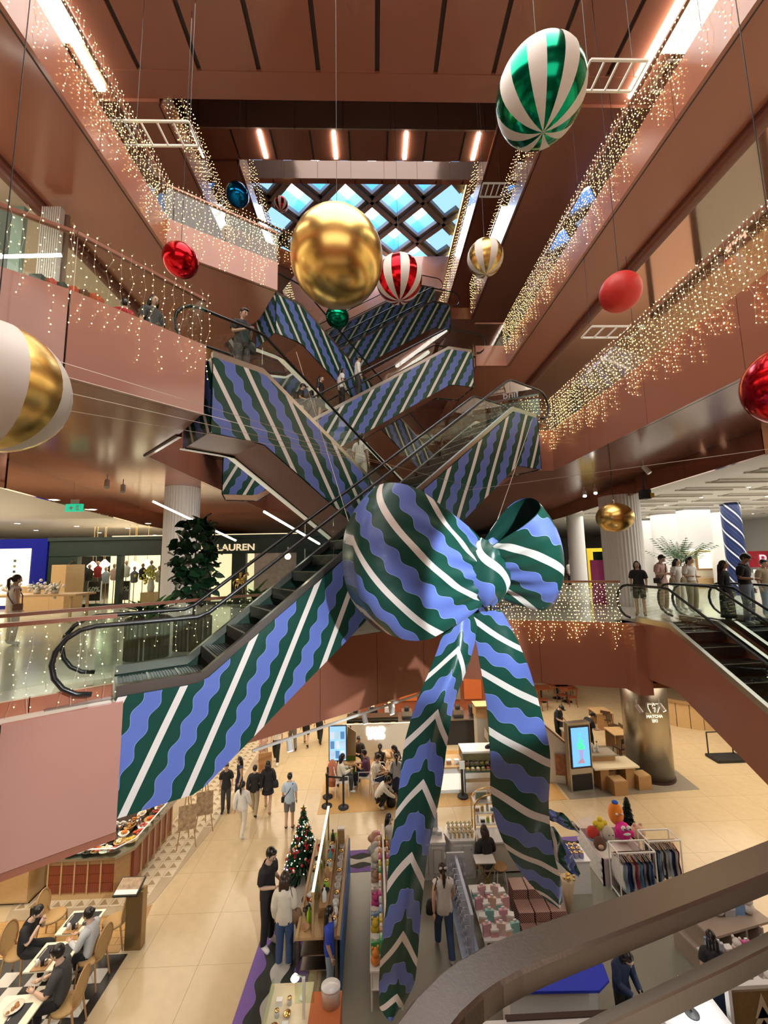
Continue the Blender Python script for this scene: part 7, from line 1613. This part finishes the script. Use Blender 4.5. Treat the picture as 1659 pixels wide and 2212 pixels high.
# ground floor aisle (rz: 0 faces the viewer, 180 turns the back)
P_(578, 2045, 1832, L0, 65, 'phone', 'man in black shirt and black trousers facing the woman with the red bag', top='black', bot='black', shoe='w', hair='short', extra=['phone'], bulk=1.25, group=gA)
P_(614, 2088, 1890, L0, 178, 'hold', 'woman in cream blouse and wide jeans seen from behind with a red bag', top='cream', sleeve='long', bot='jeans', hair='long', hc='brown', shoe='w', extra=[('shopper', 'red', -1), ('bag', 'brownc', -1)], bulk=1.6, group=gA)
P_(712, 2150, 1972, L0, 95, 'stand', 'shop assistant in blue shirt with very long black hair behind the kiosk', top='blue', bot='denim', hair='vlong', bulk=1.3)
P_(962, 2068, 1868, L0, 182, 'walk', 'woman in white sleeveless top and blue jeans seen from behind', top='white', sleeve='none', bot='jeans', hair='tail', hc='brown', shoe='w', extra=['bow', ('bag', 'black', 1)], bulk=1.4)
sit_at(1052, 1905, L0, 190, 'woman in black top seated on a stool with her back turned', 'sitback', 1.62, 0., top='black', sleeve='long', bot='grey', legs='mini', hair='long', hc='brown', sk=2)
P_(842, 1895, 1798, L0, 80, 'stand', 'girl in white top half hidden behind the left tail', top='white', sleeve='short', bot='denim', hair='long')
P_(1352, 2245, 2072, L0, 20, 'bend', 'saleswoman with dark bob and navy blouse behind the white desk', top='navy', sleeve='long', bot='black', hair='bob', sk=2, bulk=1.3)
P_(1560, 2230, 2040, L0, 150, 'hold', 'long-haired person in black dress at the lower right', top='black', sleeve='short', bot='navy', legs='maxi', hair='vlong', bulk=1.2)
P_(487, 1755, 1655, L0, 10, 'stand', 'man in black shirt and grey jeans partly behind the ribbon', top='black', bot='dgrey', shoe='b', group=gA)
P_(516, 1738, 1643, L0, -60, 'stand', 'long-haired woman in dark blue sleeveless dress', top='navy', sleeve='none', bot='navy', legs='skirt', hair='long', group=gA)
P_(522, 1806, 1690, L0, 170, 'walk', 'woman in white top and wide pale trousers walking away', top='white', sleeve='long', bot='cream', hair='tail', hc='black', bulk=1.5, shoe='w', group=gA)
P_(549, 1762, 1655, L0, 180, 'walk', 'short-haired woman in black top and striped trousers walking away', top='black', sleeve='long', bot='khaki', hair='short', shoe='b', bulk=1.3, group=gA)
P_(578, 1756, 1645, L0, 185, 'walk', 'woman in short black dress with long black hair walking away', top='black', sleeve='long', bot='black', legs='mini', hair='vlong', shoe='n', bulk=1.3, extra=[('bag', 'black', -1)], group=gA)
P_(625, 1792, 1672, L0, 180, 'stand', 'man in pale blue shirt and grey shorts with a cross-body bag', top='sky', bot='grey', legs='shorts', hair='short', shoe='b', extra=[('cross', 'black', -1)], bulk=1.3, group=gA)
for k, (px, pf, ph, t_, b_, lg, lb) in enumerate(((597, 1648, 1560, 'white', 'black', 'long', 'walker in wide black trousers half hidden by the brown fascia'), (568, 1645, 1560, 'pink', 'pink', 'skirt', 'walker in a peach skirt half hidden by the brown fascia'), (632, 1620, 1535, 'grey', 'grey', 'long', 'walker in grey trousers half hidden by the brown fascia'), (661, 1612, 1528, 'black', 'black', 'shorts', 'walker in black shorts half hidden by the brown fascia'), (690, 1606, 1524, 'navy', 'black', 'long', 'walker in slim black trousers half hidden by the brown fascia'))):
    P_(px, pf, ph, L0, (0, 30, 200, 180, 170)[k], 'walk', lb, top=t_, bot=b_, legs=lg, hair='short', shoe=('w', 'n', 'b', 'b', 'b')[k], group='far walkers')
# cafe
sit_at(775, 1666, L0, 15, 'man in grey shirt seated at the white wall', top='dgrey', bot='black', hair='short', sk=1, group=gK)
sit_at(822, 1688, L0, 175, 'woman in black seen from behind at the round table', 'sitback', top='black', sleeve='none', bot='black', hair='tail', hc='brown', group=gK)
sit_at(858, 1688, L0, -70, 'woman in black sleeveless top with long hair raising her hands', 'eat', top='black', sleeve='none', bot='cream', legs='shorts', hair='long', sk=2, group=gK)
sit_at(738, 1713, L0, 105, 'long-haired woman in pale cardigan at the left round table', top='cream', sleeve='long', bot='dgrey', hair='long', group=gK)
sit_at(790, 1703, L0, -110, 'man in purple shirt leaning over the left round table', top='purple', sleeve='short', bot='navy', hair='short', sk=1, group=gK)
sit_at(816, 1714, L0, 75, 'girl in white school shirt reading at the cafe', top='white', sleeve='short', bot='navy', legs='skirt', hair='short', group=gK)
P_(858, 1732, 1637, L0, 180, 'stand', 'girl in pale shirt and long navy skirt standing with a shoulder bag', top='light', sleeve='long', bot='navy', legs='maxi', hair='tail', extra=[('bag', 'black', 1)], group=gK)
sit_at(822, 1745, L0, 95, 'woman in white shirt crouching over a black bag', 'crouch', 1.66, 0., top='white', sleeve='long', bot='black', hair='tail', group=gK)
q = gz(845, 1742); t = thing('black_bag', 'soft black bag on the floor before the crouching woman', 'bag', q); G().lathe([(.12, 0), (.16, .1), (.13, .3), (.05, .36)], k=12, sy=.7).build('sack', CL_['black'], t, True, False); G().tube([(-.05, 0, .34), (-.03, 0, .46), (.03, 0, .46), (.05, 0, .34)], .01, 5).build('strap', CL_['black'], t, world=False)
q = gz(712, 1742); t = thing('orange_coat', 'orange coat draped over the chair back by the queue posts', 'coat', q + V(0, .9, 0)); G().lathe([(.14, .15), (.18, .5), (.16, .85), (.06, 1.0)], k=12, sy=.6).build('drape', mat('coat_orange', (.62, .22, .12), .8), t, True, False); G().tube([(.12, -.05, .9), (.18, -.08, .5)], .05, 6).build('sleeve', mat('coat_orange'), t, True, False)
# staff
P_(1208, 1610, 1518, L0, 40, 'bend', 'tea bar worker in black near the striped tail', top='black', bot='black', hair='cap', extra=[('apron', 'black')])
P_(1276, 1640, 1536, L0, 100, 'bend', 'tea bar worker in black cap leaning over the counter', top='black', bot='black', hair='cap', sk=2)
P_(1062, 1690, 1593, L0, 10, 'bend', 'gelato seller in black with a white face mask', top='black', sleeve='long', bot='black', hair='cap', extra=['mask'])
# dining
sit_at(58, 2112, L0, 95, 'woman in black top with folded hands at the middle table', 'eat', 1.62, top='black', bot='black', hair='tail', sk=2, group=gD)
sit_at(186, 2120, L0, -95, 'guest in white striped shirt with hair tied up at the middle table', 'sit', 1.62, top='stripe', sleeve='long', bot='black', hair='bun', group=gD)
sit_at(118, 2235, L0, -80, 'man in dark jacket with a pink collar at the near table', 'sit', 1.75, top='dgrey', sleeve='short', bot='black', hair='short', bulk=1.6, group=gD)
# level 1, left and right
q = at_z(22, 1395, 0); person((q.x, q.y, 0), rad(150), 1.5, 'stand', 'woman in white sleeveless top with a bag strap at the far left', top='white', sleeve='none', bot='cream', hair='tail', hc='brown', extra=[('cross', 'brownc', 1)])
P_(1386, 1330, 1214, L1, -40, 'stand', 'woman in dark green dress at the escalator head, leftmost of the group', top='black', sleeve='short', bot='dgrey', legs='shorts', hair='bob', shoe='n', bulk=1.5, group=gR)
P_(1437, 1322, 1200, L1, 20, 'phone', 'man in pink shirt looking at his phone with a shoulder strap', top='pink', bot='khaki', hair='short', sk=2, extra=['phone', ('cross', 'dgrey', 1)], bulk=1.5, group=gR)
P_(1472, 1318, 1208, L1, 15, 'stand', 'smiling woman in white blouse carrying a tan tote', top='white', bot='cream', legs='long', hair='long', extra=[('bag', 'khaki', -1)], group=gR)
P_(1500, 1322, 1204, L1, 10, 'hold', 'woman in white T-shirt and dark glasses with a tan bag', top='white', bot='khaki', hair='tail', extra=[('bag', 'khaki', -1)], bulk=1.3, group=gR)
P_(1577, 1352, 1213, L1, 30, 'stand', 'woman in long black cardigan stepping onto the escalator', top='black', sleeve='long', bot='black', legs='maxi', hair='long', shoe='b', bulk=1.4, group=gR)
P_(1622, 1350, 1198, L1, 25, 'hold', 'man in black floral shirt, pale jeans and a black hat', top='black', bot='denim', hair='cap', sk=1, bulk=1.7, group=gR)
P_(1664, 1335, 1210, L1, 0, 'stand', 'person in tan shirt cut off by the right edge', top='khaki', bot='denim', hair='short', group=gR)
for k, px in enumerate((1178, 1232, 1290)): P_(px, 1268, 1228, L1, 40 * k, 'stand', 'distant visitor, %s from the left beyond the golden lights' % ordn(k), top=('black', 'white', 'navy')[k], bot='black', hair='long', group='distant visitors')
# riders
def ride(E, h, s, rz, H, pz, label, **k):
    p = E['P'](h, s * E['w'], .06); a = math.atan2(E['d'].y, E['d'].x); return person(p, a + PI / 2 + rad(rz), H, pz, label, **k)
h = lambda px, E: px
def hx(E, px):
    best = min(range(200), key=lambda i: abs((lambda p: CX + FPX * ((RT.transposed() @ (p - CAMP)).x) / -((RT.transposed() @ (p - CAMP)).z))(E['P'](E['L'] * i / 199, .5, .5)) - px)); return E['L'] * best / 199
ride(EC, hx(EC, 612), .7, 20, 1.72, 'stand', 'rider in dark red shirt on the upper escalator', top='red', bot='black', hair='short', hc='grey', group=gC)
ride(EC, hx(EC, 650), .4, -10, 1.74, 'hold', 'rider in black T-shirt and pale shorts on the upper escalator', top='black', bot='cream', legs='shorts', hair='cap', extra=[('pack', 'black')], group=gC)
ride(EC, hx(EC, 675), .7, 30, 1.45, 'stand', 'small rider in grey top between two adults on the upper escalator', top='grey', bot='dgrey', hair='long', group=gC)
ride(EC, hx(EC, 694), .4, -30, 1.66, 'stand', 'rider with long black hair in dark clothes on the upper escalator', top='black', bot='dgrey', legs='skirt', hair='vlong', group=gC)
ride(EC, hx(EC, 738), .45, 10, 1.62, 'stand', 'rider in white blouse and black trousers on the upper escalator', top='white', bot='black', hair='long', group=gC)
ride(EC, hx(EC, 774), .45, 0, 1.74, 'stand', 'rider in white shirt holding the rail, highest on the upper escalator', top='white', sleeve='long', bot='dgrey', hair='short', group=gC)
ride(EB, EB['L'] - .9, .6, 100, 1.72, 'phone', 'man in black T-shirt with a bag at the top of the descending escalator', top='black', bot='dgrey', hair='short', extra=[('bag', 'dgrey', 1)])
ride(EB, hx(EB, 790), .5, 200, 1.6, 'stand', 'woman in white with a ponytail descending behind the bow', top='white', bot='cream', legs='long', hair='tail')
# second level visitors
for k, (px, py, H, a, t_, b_, hr, ex, lb) in enumerate(((330, 690, 1.66, 60, 'dgrey', 'black', 'long', [], 'woman in dark clothes behind the left light curtain'), (268, 690, 1.6, 170, 'red', 'red', 'short', [('pack', 'red')], 'visitor in bright red with a red backpack behind the left light curtain'))):
    p = at_y(px, py, 7.6); person((p.x, p.y, L2), rad(a), H, 'stand', lb, top=t_, bot=b_, hair=hr, extra=ex)
p = at_x(1248, 905, 6.3); person((6.3, p.y, L2), rad(-80), 1.66, 'phone', 'person in black leaning at the second level rail at right', top='black', sleeve='long', bot='black', hair='long')
